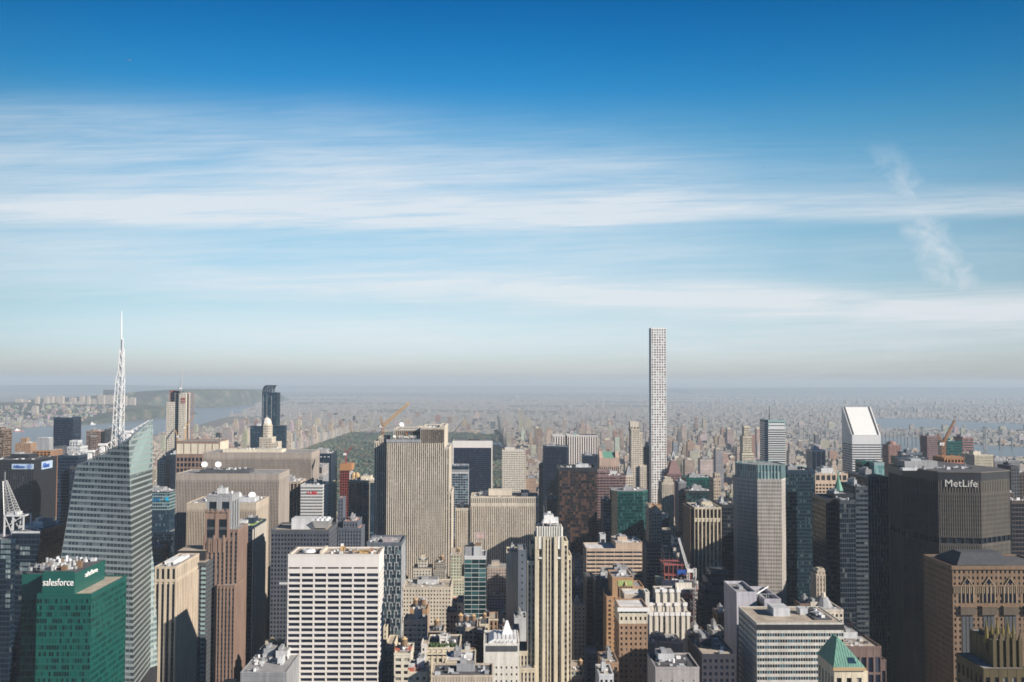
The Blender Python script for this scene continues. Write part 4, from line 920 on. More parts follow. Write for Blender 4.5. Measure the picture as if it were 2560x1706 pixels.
# zigzag glass tower
def zigzag():
    B = Building('office_tower', 'teal grey glass tower with stepped zigzag mullions', 'office tower', 4, 905, 1188, 442, 985, D=46, wall=SHADE, gl=glass('zigzag_glass', (.015, .035, .05), (.03, .07, .085), (.16, .24, .25), .12), st=(4.6, 3.9, .9, .86, 0, .02, .1), roof=ROOFG, clutter=False, par=2)
    a = B.acc('zigzag_fin'); bw = 4.6/1.0
    for (p0, ax, L_) in (((0, -.02), (1, 0), B.W), ((B.W+.02, 0), (0, 1), 46)):
        n = int(L_/3.3)
        for j in range(int((B.H-60)/7.8)):
            z = B.H-2-(j+1)*7.8
            for i in range(n):
                u = i*L_/n + ((j % 2)*.5)*L_/n
                if i % 2 == 0:
                    u0, u1 = u, u+L_/n
                    if ax[0]: a.box(u0, u0+.5, -.45, 0, z, z+7.8, LGREY); a.box(u0, min(u1+.5, L_), -.45, 0, z+7.3, z+7.8, LGREY); a.box(min(u1, L_-.5), min(u1+.5, L_), -.45, 0, z+3.6, z+7.8, LGREY)
                    else: a.box(B.W, B.W+.45, u0, u0+.5, z, z+7.8, LGREY); a.box(B.W, B.W+.45, u0, min(u1+.5, 46), z+7.3, z+7.8, LGREY)
    B.pbox('penthouse', 4, 1035, 1110, 398, 440, 10, 14, stone('mauve_panel', (.36, .32, .34))); B.pbox('penthouse', 4, 1010, 1150, 405, 442, 26, 10, LGREY); B.plant(2, 14, 4, 40, B.H+.3, 14, house=False); B.done()
zigzag()
# --- white marble slab
B = Building('office_tower', 'broad white marble slab with long dark windows and rooftop machinery', 'office tower', 4, 262, 1005, 537, 735, D=34, wall=WHITE, gl=GN, st=(9.66, 4.03, .88, .60, .12, 0, .9), roof=ROOFT, clutter=False, par=0, crown=(10.6, WHITE, (9.66, 10, .012, .02, 0, .005, .2)))
R = B.acc('parapet'); W_, H_ = B.W, B.H; th = 1.6
zb_ = H_-.05
R.box(-.15, W_+.15, -.15, th, H_+.25, H_+1.2, WHITE, top=ROOFT); R.box(-.15, W_+.15, 34-th, 34.15, H_+.25, H_+1.2, WHITE, top=ROOFT); R.box(-.15, th, th, 34-th, H_+.25, H_+1.2, WHITE, top=ROOFT); R.box(W_-th, W_+.15, th, 34-th, H_+.25, H_+1.2, WHITE, top=ROOFT)
q = B.L(262, 628, 0, 4)[2]; q2 = B.L(262, 640, 0, 4)[2]
for k in range(7): B.new('louver_slot').box(.8+k*W_/7, (k+1)*W_/7-.8, -.2, .3, q2, q, DBR)
a = B.acc('exhaust_fan'); fx = B.L(430, 500, 14, 4)[0]; a.cyl(fx, 15, H_+.2, H_+2.4, 5.0, 4.6, WHITEM, 20); a.cyl(fx, 15, H_+2.4, H_+3.0, 2.2, 1.8, GALV, 14)
a = B.acc('crane_arm'); k = B.L(705, 480, 18, 4)[0]; a.box(k-1.4, k+1.4, 17, 20, H_+.2, H_+4, CRY); a.bar((k, 18, H_+4), (k+6, 14, H_+2.2), .4, CRY); a.bar((k+8, 12, H_+1.6), (k+22, 10, H_+2.6), .4, CRY)
a = B.acc('window_washing_rig'); k2 = B.L(900, 510, 12, 4)[0]; a.box(k2-5, k2+2, 11, 14, H_+.2, H_+2.2, CRY, top=WOOD); a.box(k2+3, k2+5, 11, 14, H_+.2, H_+3.4, RUST); a.box(k-1.2, k+.6, 18, 20, H_+4, H_+6, WHITEM)
B.plant(fx+9, W_-4, 5, 30, H_+.25, 26, house=False); a = B.acc('roof_well'); a.box(fx-8, fx+7, 6, 26, H_+.25, H_+.45, ROOFD); a.box(fx+10, fx+12, 4, 28, H_+.25, H_+3, LIME); B.done(); GRACE = B

# shaded concrete grid building right of zigzag
B = Building('office_building', 'plain tan block with rows of small square windows, half in shade', 'office building', 4, 1200, 1592, 800, 1000, D=40, wall=LIME, st=(3.0, 3.75, .45, .48, 0, .04, .5), roof=ROOFT); B.done()
# right limestone slab (lower) pair
B = Building('office_tower', 'second ribbed limestone slab with stepped left wing, right of the huge one', 'office tower', 4, 1755, 2310, 60, 1316, D=50, wall=LIME, sp=stone('dark_spandrel', (.10, .085, .08)), gl=GW, st=(2.5, 3.8, .46, .55, 0, .4, .55), clutter=True, crown=(10, LIME, (2.5, 9, .46, .7, 0, .1, .8)), roof=ROOFT)
B.pblock(4, 1630, 1755, 155, 2, 40, clutter=True); B.pbox('penthouse', 4, 1900, 2091, 0, 45, 12, 22, LIME); B.pblock(6, 78, 142, 30, 6, 40, z0=0, wall=SHADE, gl=GN); B.done()
# teal banded tower
B = Building('office_tower', 'teal glass tower with thin white floor lines and grey plant boxes', 'office tower', 4, 1703, 1880, 548, 850, D=30, wall=SILV, gl=GT, st=(6, 3.75, .97, .90, .12, 0, .2), clutter=False)
B.pbox('penthouse', 4, 1703, 1775, 465, 545, 3, 12, GREY); B.pbox('penthouse', 4, 1778, 1842, 462, 545, 2, 14, LGREY); B.pbox('ventilator', 4, 1737, 1775, 432, 465, 6, 5, BLACK); B.pbox('ventilator', 4, 1788, 1840, 440, 460, 6, 8, WOOD); B.done()
B = Building('rooftop_billboard', 'small pink roof sign box on a frame above the teal banded tower', 'rooftop box', 4, 1788, 1868, 352, 1000, D=8, main=False)
a = B.acc('box_panel'); q0, q1 = B.L(1788, 352, 0, 4), B.L(1868, 400, 0, 4); a.box(q0[0], q1[0], 0, 5, q1[2], q0[2], stone('mauve_panel', (.36, .32, .34)), top=stone('pink_panel', (.6, .42, .38)))
a.box(q0[0]+1, q1[0]-1, -.2, 0, q1[2]+1, q0[2]-1, stone('pink_panel', (.6, .42, .38)))
a = B.acc('support_frame'); 
for x in (q0[0]+.5, q1[0]-.5):
    for y in (.5, 4.5): a.bar((x, y, 0), (x, y, q1[2]), .3, DGREY)
B.done()
# cream deco stepped
B = Building('office_building', 'white stepped deco building with small green copper cap', 'office building', 4, 1645, 1862, 930, 860, D=30, wall=CREAM if False else stone('pale_plaster', (.66, .62, .52)), st='punch', clutter=False)
B.pblock(4, 1690, 1800, 905, -2, 20); B.pblock(4, 1655, 1715, 1040, -9, 12); B.pblock(4, 1790, 1862, 1020, -8, 12); B.pblock(4, 1725, 1785, 940, -6, 12)
q0, q1 = B.L(1715, 905, 2, 4), B.L(1795, 893, 2, 4); a = B.acc('copper_cap'); a.frust([(q0[0], 2), (q1[0], 2), (q1[0], 12), (q0[0], 12)], q0[2], [(q0[0]+2.5, 5), (q1[0]-2.5, 5), (q1[0]-2.5, 9), (q0[0]+2.5, 9)], q0[2]+4.5, COPPER)
a = B.acc('copper_cap>lantern'); xm_ = (q0[0]+q1[0])/2; a.cyl(xm_, 7, q0[2]+4.5, q0[2]+8, 1, .8, CREAM, 8); a.cyl(xm_, 7, q0[2]+8, q0[2]+9.5, 1.1, .1, COPPER, 8); B.done()
B = Building('office_building', 'narrow cream block with dark slots tucked left of the white deco building', 'office building', 4, 1600, 1650, 925, 900, D=25, wall=CREAM, st='stripe', roof=roofm('dark_red_roof', (.3, .1, .08))); B.done()
# low blocks between the white slab and the deco tower: (crop, xl, xr, yt, Y, D, wall, style, label, tanks, kw)
LOW = [
 (4, 1205, 1390, 1078, 760, 22, PINKT, (3.2, 3.6, .6, .55, 0, .04, .5), 'brown loft block hung with fire escapes beside the zigzag tower', 0),
 (4, 1255, 1400, 985, 830, 20, ORBR, 'grid', 'orange brick loft with stacked terraces before the plain tan block', 2),
 (4, 1405, 1535, 1165, 800, 24, TAN, 'punch', 'blank tan party wall block with yellow tank roof behind the terraced one', 1),
 (4, 1555, 1640, 1010, 870, 24, PINKT, 'grid', 'shaded brown block between the tan block and white deco building', 0),
 (4, 1628, 1810, 1130, 760, 26, TAN, (3.4, 3.7, .55, .6, 0, .04, .5), 'tan loft below the white deco building with tanks on top', 3),
 (4, 1825, 1905, 1105, 800, 24, CREAM, 'punch', 'cream corner block with yellow cone tank beside the tan loft', 1),
 (4, 1905, 1975, 1060, 830, 24, BRICK, 'stripe', 'brown brick building with tall arched window bays', 0),
 (4, 1975, 2080, 1050, 870, 24, stone('pale_blue_plaster', (.50, .52, .56)), 'punch', 'pale shaded building with round arched attic', 0),
 (4, 1128, 1265, 1348, 640, 26, stone('pale_plaster', (.66, .62, .52)), (4.6, 3.9, .66, .5, 0, .05, .5), 'cream loft with red stair houses on its roof, right of the white slab', 1),
 (4, 1050, 1118, 1300, 785, 40, YST, 'punch', 'narrow yellow block pressed against the white slab, lower part', 0),
 (4, 1040, 1068, 1130, 830, 30, YST, 'punch', 'thin bright wall rising right behind the white slab', 0),
 (4, 1395, 1665, 1300, 655, 34, YST, (3.6, 3.9, .6, .62, 0, .3, .6), 'yellow stone loft with garden terrace and white water house', 0),
 (4, 1665, 1785, 1375, 690, 24, BRICK, 'punch', 'dark brick block with white roof behind the arched one', 0),
 (4, 1545, 1790, 1418, 585, 26, YST, 'punch', 'yellow stone block with a row of tall arched windows', 0),
 (4, 1240, 1400, 1500, 600, 26, CREAM, 'punch', 'low cream building with a brick stair house at the bottom edge', 0),
 (4, 1435, 1935, 1530, 560, 24, TAN, (1.6, 3, .3, .1, 0, .2, .3), 'tan stone roof front along the bottom edge under the arches', 0),
 (4, 1265, 1395, 1395, 775, 24, GREY, 'punch', 'grey block with yellow cone tank between two cream lofts', 1),
 (4, 1350, 1420, 1270, 720, 20, WHITE, 'punch', 'small white building with dark windows above the yellow loft', 0),
 (4, 1280, 1330, 930, 860, 14, ORBR, (6, 7, .8, .4, .1, 0, .6), 'slim orange open stair tower before the plain tan block', 0),
 (11, 2000, 2220, 690, 830, 20, DBR, 'grid', 'shaded brown rooftops behind the white windowed block', 0),
 (11, 1240, 1390, 1040, 700, 22, SHADE, 'grid', 'shaded gap block left of the white windowed block', 0),
 (4, 1800, 1870, 1180, 740, 20, DBR, 'punch', 'dark low block between tan loft and white windowed block', 0),
]
TL = ['with a tan cone', 'with a white cone', 'with a yellow cone']
for (c, xl, xr, yt, Y, D, wl, st, lab, nt) in LOW:
    B = Building('loft_building', lab, 'loft building', c, xl, xr, yt, Y, D=D, wall=wl, st=st, roof=random.choice([ROOFT, ROOFG, ROOFD]), clutter=True)
    if 'fire escapes' in lab:
        a = B.acc('fire_escape')
        for j in range(14):
            z = B.H-4-j*3.6
            for x in (B.W*.18, B.W*.5, B.W*.8): a.box(x-3, x+3, -1.3, -.3, z, z+.15, BLACK); a.box(x-3, x+3, -1.35, -1.3, z+.15, z+1.1, GALV); a.bar((x-2, -.9, z-3.6), (x+2, -.9, z), .15, GALV)
    if 'garden terrace' in lab:
        B.pblock(4, 1480, 1580, 1258, 10, 14, z0=B.H, wall=TANKY); B.pblock(4, 1500, 1560, 1208, 12, 8, z0=B.H, wall=WHITE); a = B.acc('roof_planting')
        for k in range(60): x, y = random.uniform(1, B.W-2), random.uniform(2, 9); a.cyl(x, y, B.H+.3, B.H+random.uniform(1.2, 3), .9, .3, plain('hedge_green', (.06, .10, .03), .9), 5)
        a = B.acc('cornice'); a.box(-.6, B.W+.6, -1.1, -.1, B.H-3.2, B.H-2.2, YST)
    if 'red stair' in lab:
        B.pbox('stair_house', 4, 1128, 1170, 1300, 1348, 8, 8, stone('red_brick', (.45, .13, .08))); B.pbox('stair_house', 4, 1228, 1265, 1300, 1345, 8, 8, stone('red_brick', (.45, .13, .08)))
    if 'brick stair' in lab: B.pbox('stair_house', 4, 1240, 1290, 1448, 1510, 4, 9, stone('red_brick', (.45, .13, .08)), top=ROOFW)
    if 'arched windows' in lab:
        for k in range(6):
            a = B.new('arched_window')
            q0 = B.L(1580+k*32.5, 1470, -.05, 4); w2 = 1.35; zc_ = q0[2]
            pts = [(q0[0]-w2, -.3, zc_-14), (q0[0]+w2, -.3, zc_-14)] + [(q0[0]+w2*cos(pi*t/8), -.3, zc_+w2*sin(pi*t/8)) for t in range(9)]
            a.face(pts, GW, .2)
            a.box(q0[0]-w2-.3, q0[0]-w2, -.7, -.1, zc_-14, zc_, YST); a.box(q0[0]+w2, q0[0]+w2+.3, -.7, -.1, zc_-14, zc_, YST)
        B.pbox('roof_slab', 4, 1555, 1785, 1380, 1412, 8, 14, ROOFW)
    if 'round arched attic' in lab:
        B.pblock(4, 2003, 2055, 985, 2, 10, z0=B.H-2)
    if 'tall arched window' in lab: B.pbox('cornice', 4, 1900, 1980, 1056, 1064, -.6, .5, CREAM)
    for k in range(nt):
        water_tank(B, B.W*(k+.7)/(nt+.4), D*.45, B.H+.3, random.uniform(1.7, 2.3), f'water tank {TL[k % 3]} on the ' + lab.split(' with')[0].split(' hung')[0].split(' between')[0], cone=[TANKY, GALV, TANKY][k % 3])
    B.done()
# white windowed block with sawtooth roof
B = Building('office_building', 'white blank topped block with small square windows and sawtooth roof', 'office building', 4, 1860, 2150, 1268, 640, D=34, wall=WHITE if False else stone('white_brick', (.68, .66, .61)), st=(3.3, 4.4, .3, .34, 0, .04, .4), clutter=False, crown=(11, stone('white_brick', (.68, .66, .61)), (40, 10, .01, .01, 0, .01, .1)))
q0, q1 = B.L(1868, 1262, 1, 4), B.L(2091, 1312, 1, 4); a = B.acc('plant_screen'); a.box(q0[0]+1, B.W-1, -.35, 0, q1[2], q0[2]-.5, DGREY)
a = B.acc('skylight')
for k in range(6): a = B.new('skylight'); x = 3+k*(B.W-8)/5.5; a.prism([(x, 4), (x+5, 4), (x+5, 28), (x, 28)], B.H+.3, B.H+1.0, WHITEM); a.frust([(x, 4), (x+5, 4), (x+5, 28), (x, 28)], B.H+1, [(x+3.5, 4), (x+5, 4), (x+5, 28), (x+3.5, 28)], B.H+3, WHITEM)
a = B.acc('white_pyramid'); x = B.L(2050, 1190, 20, 4)[0]; a.frust([(x-4, 16), (x+4, 16), (x+4, 24), (x-4, 24)], B.H+.3, [(x-.6, 19.4), (x+.6, 19.4), (x+.6, 20.6), (x-.6, 20.6)], B.H+11, WHITEM)
B.done()

# ================================================================== CENTRE RIGHT
# gaps right of the cream square-window tower
B = Building('office_tower', 'white marble tower with dark vertical stripes and a notch', 'office tower', 5, 452, 697, 1112, 1885, D=40, wall=WHITE, sp=stone('maroon_panel', (.18, .09, .10)), gl=GBR, st=(4.4, 3.9, .5, .7, 0, .8, .9), clutter=False); B.pblock(5, 332, 434, 1110, 0, 40); B.pblock(5, 434, 452, 1120, 6, 30, wall=NAVY); B.pbox('penthouse', 5, 500, 525, 1092, 1112, 12, 8, PALETEAL); B.done()
B = Building('glass_skyscraper', 'pencil thin white concrete skyscraper with a grid of square windows', 'skyscraper', 5, 1137, 1259, 229, 1850, D=27, wall=stone('white_concrete', (.80, .78, .76), var=.04), gl=glass('mixed_glass', (.05, .04, .06), (.14, .12, .16), (.50, .60, .60), .35, .1), st=(4.62, 4.62, .66, .66, 0, .03, .7), clutter=False, par=0); PK = B
B.done()
B = Building('office_tower', 'tall black glass tower with lighter right flank, in front of the striped one', 'office tower', 5, 252, 358, 1200, 1700, D=50, wall=NAVY, gl=GN, st='curtain', rz=radians(-9)); B.pblock(5, 358, 445, 1203, 3, 40); B.pblock(5, 220, 252, 1345, 6, 30); B.done()
B = Building('office_tower', 'navy glass slab cutting across the striped marble tower', 'office tower', 5, 580, 706, 1276, 1800, D=34, wall=NAVY, gl=GN, st='curtainw'); B.done()
# broken pediment top
B = Building('office_tower', 'pink granite tower with scooped roof and green copper slope', 'office tower', 5, 715, 876, 1298, 1650, D=32, wall=stone('pink_granite', (.46, .34, .28)), sp=DBR, gl=GD, st=(3.4, 3.9, .5, .7, 0, .5, .6), clutter=False, crown=(12, stone('pink_granite', (.46, .34, .28)), (11, 11, .01, .01, 0, .02, .1)))
a = B.acc('roof_gable'); zt = B.L(800, 1240, 8, 5)[2]; pg = stone('pink_granite', (.46, .34, .28)); w_ = B.W
a.frust([(0, .2), (w_*.2, .2), (w_*.2, 30), (0, 30)], B.H, [(0, 12), (w_*.16, 12), (w_*.16, 22), (0, 22)], zt, pg); a.frust([(w_*.8, .2), (w_, .2), (w_, 30), (w_*.8, 30)], B.H, [(w_*.84, 12), (w_, 12), (w_, 22), (w_*.84, 22)], zt, pg)
a = B.acc('copper_slope'); a.face([(w_*.2, 3, B.H+1), (w_*.8, 3, B.H+1), (w_*.8, 20, zt-.5), (w_*.2, 20, zt-.5)], COPPER); a.box(w_*.2, w_*.8, 20, 24, B.H, zt-.5, pg)
B.done()
B = Building('office_tower', 'dark bronze tower with a random scatter of copper lit windows', 'office tower', 5, 388, 697, 1388, 1300, D=48, wall=BLACK, sp=BLACK, gl=glass('copper_lit_glass', (.020, .014, .012), (.07, .040, .030), (.17, .09, .06), .4, .25), st=(3.4, 4.0, .86, .78, 0, .05, .2), par=3, roof=ROOFD); B.done()
B = Building('office_building', 'wide plum brown block with horizontal windows behind the bronze tower', 'office building', 5, 690, 930, 1440, 1450, D=40, wall=stone('plum_granite', (.22, .14, .14)), gl=GD, st=(5, 3.9, .86, .5, .1, 0, .4)); B.pblock(5, 685, 800, 1402, 6, 20); B.done()
B = Building('hotel_tower', 'slender limestone tower with open stepped crown, left of the pencil tower', 'hotel', 5, 972, 1042, 1058, 1780, D=26, wall=LIME, st=(3.4, 3.7, .5, .55, 0, .04, .5), clutter=False)
B.pblock(5, 966, 1040, 1003, 3, 20, z0=B.H-6, st=(6, 16, .6, .8, 0, .1, 1.2)); B.pblock(5, 1042, 1070, 1090, 2, 22); B.pblock(5, 1045, 1100, 1360, -4, 22); B.done()
B = Building('office_tower', 'dark stepped glass tower squeezed against the pencil tower', 'office tower', 5, 1078, 1130, 1210, 1890, D=24, wall=NAVY, gl=GB, st='bandsf'); B.pblock(5, 1095, 1120, 1168, 4, 12, z0=B.H); B.done()
B = Building('office_building', 'ornate grey domed hotel crown in front of the limestone hotel', 'hotel', 5, 930, 990, 1440, 1500, D=24, wall=LIME, st='grid', clutter=False); q = B.L(960, 1440, 6, 5); a = B.acc('mansard_roof'); a.frust([(1, 2), (B.W-1, 2), (B.W-1, 22), (1, 22)], B.H+1, [(B.W*.35, 8), (B.W*.65, 8), (B.W*.65, 16), (B.W*.35, 16)], B.H+14, GREY); a = B.acc('mansard_roof>roof_lantern'); a.cyl(B.W/2, 12, B.H+14, B.H+19, 1.5, 1.2, DBR, 8); a.cyl(B.W/2, 12, B.H+19, B.H+22, 1.8, .1, GREY, 8); B.done()
B = Building('apartment_tower', 'cream tower with rounded balconies and stepped neck among uptown blocks', 'apartment tower', 5, 1885, 1958, 1120, 2200, D=26, wall=CREAM, st='bandsf'); B.pblock(5, 1895, 1945, 1038, 3, 18, z0=B.H-5); B.pblock(5, 1880, 1975, 1260, -4, 24); B.done()
B = Building('office_tower', 'white ribbed deco tower with rounded lantern crown', 'office tower', 5, 1226, 1322, 1500, 1250, D=26, wall=LIME, sp=DBR, gl=GW, st=(2.6, 3.8, .45, .6, 0, .4, .5), clutter=False)
B.pblock(5, 1238, 1312, 1475, 3, 18, z0=B.H); B.pblock(5, 1250, 1298, 1458, 5, 14, z0=B.H); B.pblock(6, 1220, 1345, 300, -5, 34); B.done()
B = Building('office_tower', 'brown postmodern tower ending in an open triangle', 'office tower', 5, 1268, 1392, 1425, 1620, D=34, wall=stone('plum_granite', (.22, .14, .14)), gl=GD, st='stripe', clutter=False)
a = B.acc('gable'); a.frust([(2, 2), (B.W-2, 2), (B.W-2, 30), (2, 30)], B.H, [(B.W*.35, 10), (B.W*.65, 10), (B.W*.65, 22), (B.W*.35, 22)], B.H+22, stone('plum_granite', (.22, .14, .14)))
a = B.acc('gable>triangle_frame'); z = B.H+22; x0_, x1_ = B.W*.33, B.W*.67; xm_ = B.W/2; a.bar((x0_, 12, z), (xm_, 12, z+14), .6, SIGNW); a.bar((x1_, 12, z), (xm_, 12, z+14), .6, SIGNW); a.bar((x0_, 12, z), (x1_, 12, z), .5, SIGNW); B.done()
B = Building('office_tower', 'green glass octagon block with pale roof rim behind the deco lantern', 'office tower', 5, 1425, 1640, 1462, 1480, D=40, wall=TEALP, gl=GT, st='curtain', roof=ROOFG, par=2); B.done()
B = Building('office_tower', 'grey ribbed tower between the deco lantern and green block', 'office tower', 6, 1362, 1425, -60, 1380, D=30, wall=GREY, st='fine'); B.done()
B = Building('office_tower', 'dark green glass wall tower beside the grey ribbed one', 'office tower', 6, 1425, 1650, 12, 1350, D=40, wall=BLACK, gl=GT, st='curtainw'); B.done()
B = Building('office_building', 'narrow pinkish masonry tower rising behind the gold striped one', 'office building', 6, 1648, 1705, -90, 1200, D=25, wall=TAN, st='grid'); B.pblock(6, 1658, 1698, -130, 3, 12, z0=B.H); B.done()
# green glass bevelled tower
def poly_tower(B, pts, z0, z1, st=None, gl=None, wall=None, sp=None, mech=(), back=40, vis=None, roof=None, rim=None, head=None):
    """tower whose front is a run of facets; pts: (local x, local y) from left to right"""
    poly = pts + [(pts[-1][0]-2, back), (pts[0][0]+2, back)]
    n = len(poly)
    for i in range(n):
        a, b = poly[i], poly[(i+1) % n]
        B.facade(a, b, z0, z1, st=st, gl=gl, wall=wall, sp=sp, mech=mech, glaze=(i < len(pts)-1), head=head)
    cx = sum(p[0] for p in poly)/n; cy_ = sum(p[1] for p in poly)/n
    ins = [(cx+(x-cx)*.95, cy_+(y-cy_)*.93) for x, y in poly]
    B.acc('wall').prism(ins, z0, z1-.4, BLACK)
    B.acc('roof').prism([(cx+(x-cx)*1.006, cy_+(y-cy_)*1.006) for x, y in poly], z1-.05, z1+.6, rim or wall or B.wall, top=roof or B.roofmat)
    xs = [p[0] for p in poly]; B.register(min(xs), max(xs), min(p[1] for p in pts), back, z1)
    return poly
B = Building('office_tower', 'emerald glass tower with chamfered corners above the banded tan block', 'office tower', 6, 862, 1068, 12, 1200, D=40, wall=TEALP, gl=GT, main=False, st=(1.8, 3.9, .9, .84, 0, .02, .1), roof=ROOFG)
H = B.O.z; W_ = B.W
xl_ = B.L(815, 12, 10, 6)[0]; xr_ = B.L(1112, 12, 12, 6)[0]
poly_tower(B, [(xl_, 12), (0, 0), (W_, 0), (xr_, 14)], 0, H, back=45); B.plant(4, W_, 4, 30, H+.6); B.done()
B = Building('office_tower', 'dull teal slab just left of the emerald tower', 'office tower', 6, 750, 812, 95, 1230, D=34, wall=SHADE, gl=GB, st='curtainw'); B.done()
B = Building('office_building', 'small white machine house with black panels left of the emerald tower', 'office building', 6, 720, 765, 370, 1080, D=14, wall=LGREY, st=(7, 8, .7, .5, 0, .05, .4)); B.done()
B = Building('office_building', 'tan block of long horizontal window bands with a raised right half', 'office building', 6, 608, 1063, 484, 962, D=36, wall=stone('rosy_concrete', (.54, .42, .32)), gl=GN, st=(9.5, 3.75, .955, .46, .15, 0, .8), roof=ROOFW, clutter=False, par=1)
q = B.L(848, 435, 0, 6); B.block(q[0], B.W, 0.02, 40, B.H+.3, q[2], st=(12, 14, .01, .01, 0, .02, .1), clutter=True); B.done()
B = Building('office_building', 'stone tower with arched gable top, lower half in shade', 'office building', 6, 1137, 1225, 180, 1110, D=28, wall=TAN, st='grid', clutter=False); B.pblock(6, 1118, 1137, 130, 3, 24)
a = B.acc('gable'); a.face([(0, 0, B.H+.3), (B.W, 0, B.H+.3), (B.W/2, 0, B.H+7)], TAN); a.face([(B.W, 26, B.H+.3), (0, 26, B.H+.3), (B.W/2, 26, B.H+7)], TAN); a.face([(0, 0, B.H+.3), (B.W/2, 0, B.H+7), (B.W/2, 26, B.H+7), (0, 26, B.H+.3)], ROOFD); a.face([(B.W/2, 0, B.H+7), (B.W, 0, B.H+.3), (B.W, 26, B.H+.3), (B.W/2, 26, B.H+7)], ROOFD)
B.pblock(6, 1120, 1220, 128, 10, 14, z0=B.H, wall=ORBR); B.pblock(6, 1100, 1235, 445, -4, 30, wall=SHADE); B.pblock(6, 1228, 1300, 335, 6, 20); B.done()  # low front block in SHADE paints the shaded lower half
B = Building('office_tower', 'dark blue glass cylinder headed slab between gabled and deco towers', 'office tower', 6, 1225, 1280, 200, 1170, D=20, wall=NAVY, gl=GB, st='bandsf'); B.done()
B = Building('office_tower', 'dark tower ribbed with gold vertical stripes', 'office tower', 6, 1490, 1710, 150, 950, D=38, wall=YST, sp=BLACK, gl=GBR, st=(3.5, 3.9, .72, .8, 0, .5, .6), crown=(10.5, YST, (3.5, 10, .72, .84, 0, .2, .6)), roof=ROOFG, clutter=True)
B.pblock(6, 1455, 1488, 155, 2, 36, wall=BROWN, st=(30, 30, .02, .02, 0, .02, .1)); B.done()
B = Building('office_tower', 'black slab right behind the gold striped tower', 'office tower', 6, 1713, 1808, 128, 985, D=40, wall=BLACK, gl=GD, st='curtainw'); B.done()
B = Building('office_building', 'white stepped ziggurat block with pale green windows', 'office building', 6, 1300, 1448, 605, 1000, D=28, wall=stone('white_brick', (.68, .66, .61)), gl=glass('pale_green_glass', (.08, .10, .09), (.28, .34, .26), (.5, .55, .42), .4), st=(3.6, 3.6, .6, .5, 0, .05, .4), clutter=False)
for (a0, a1, t) in ((1303, 1446, 560), (1308, 1440, 520), (1313, 1432, 480), (1318, 1422, 430), (1320, 1418, 390)):
    k = (605-t)/215; B.pblock(6, a0, a1, t, 3+10*k, 22-8*k, z0=B.H-4, clutter=(t == 390))
B.pblock(6, 1245, 1300, 470, 4, 22, wall=SHADE); B.pbox('penthouse', 6, 1335, 1395, 340, 388, 16, 8, BROWN); B.done()  # left block in SHADE paints the white block's side turned from the sun
# construction site with red netting
B = Building('construction_tower', 'building site wrapped in red netting and white sheeting', 'building site', 6, 1265, 1520, 745, 905, D=34, wall=NETW, gl=GD, st=(6.5, 4.4, .8, .65, .0, -.4, 1.6), par=0, clutter=False)
n_ = B.acc('safety_net')
for j in range(7):
    z = B.H-8-j*7.2
    for k in range(4):
        if (j*4+k) % 3 != 1: x = B.W*(.42+.145*k); n_.face([(x, -.7, z), (x+B.W*.12, -1.3, z+.6), (x+B.W*.12, -.5, z+4.6), (x, -.6, z+4)], NETR)
f_ = B.acc('steel_frame'); q0, q1 = B.L(1245, 615, 6, 6), B.L(1460, 745, 6, 6)
for z in (q0[2], q0[2]-9, q0[2]-18):
    f_.box(q0[0], q1[0], 6, 30, z, z+.8, NETR); 
for k in range(7):
    x = q0[0]+(q1[0]-q0[0])*k/6
    for y in (6.3, 29): f_.bar((x, y, B.H), (x, y, q0[2]+2), .45, CRR)
s_ = B.acc('tarpaulin'); s_.box(B.L(1225, 760, -2, 6)[0], B.L(1420, 760, -2, 6)[0], -2, -1, B.H-9, B.H+1.5, NETW); s_.box(B.L(1350, 650, 5, 6)[0], B.L(1420, 650, 5, 6)[0], 5.2, 5.6, B.L(1350, 690, 5, 6)[2], B.L(1350, 650, 5, 6)[2], SIGNB)
B.pbox('site_hut', 6, 1180, 1240, 715, 775, 4, 10, stone('pale_green_panel', (.34, .46, .36))); B.plant(4, B.W-4, 2, 14, B.H, 24, house=False)
h = B.acc('hoist_mast'); h.lattice((B.W*.88, -2, 20), (B.W*.88, -2, B.H+12), 2.4, 2.4, 40, WHITEM, .25); B.done()
crane('white luffing crane leaning over the red netted site', 6, (1440, 745), (1437, 650), (1362, 392), (1450, 600), 912, WHITEM, n=26, jw=2.2, zbase=90)
# dark stepped glass
B = Building('office_tower', 'dark navy glass building stepping back in zigzag bands', 'office tower', 6, 1625, 1770, 670, 870, D=20, wall=NAVY, gl=GD, st=(4, 3.9, .97, .55, .1, 0, .2), roof=ROOFD, clutter=False)
for i, (a0, a1, t) in enumerate(((1600, 1775, 735), (1575, 1778, 800), (1558, 1780, 870), (1545, 1782, 950))): B.pblock(6, a0, a1, t, -4-4*i, 22, wall=NAVY)
B.done()
# round-shouldered crown tower
B = Building('office_tower', 'octagonal granite tower with a pale teal glass crown', 'office tower', 8, -10, 62, -240, 1012, D=40, wall=stone('pale_granite', (.52, .49, .46)), gl=GD, main=False, st=(1.6, 3.9, .46, .55, 0, .15, .35), roof=ROOFG)
Yo = B.O.y
def lc(c, x, y, yo): return B.L(x, y, yo, c)
pts = [(lc(5, 1838, 1500, 24)[0], 24), (lc(5, 2005, 1500, 2)[0], 2), (lc(7, 110, 1500, 0)[0], 0), (lc(7, 143, 1500, 16)[0], 16)]
zc_ = lc(5, 2040, 1470, 2)[2]; zt = lc(5, 2040, 1348, 2)[2]
poly_tower(B, pts, 0, zc_, back=50, sp=stone('pale_granite', (.52, .49, .46)))
i_ = [(x*.97+.6, y+1.2) for x, y in pts]
CRG = glass('crown_glass', (.10, .20, .22), (.20, .34, .36), (.40, .55, .54), .4, .1, .8)
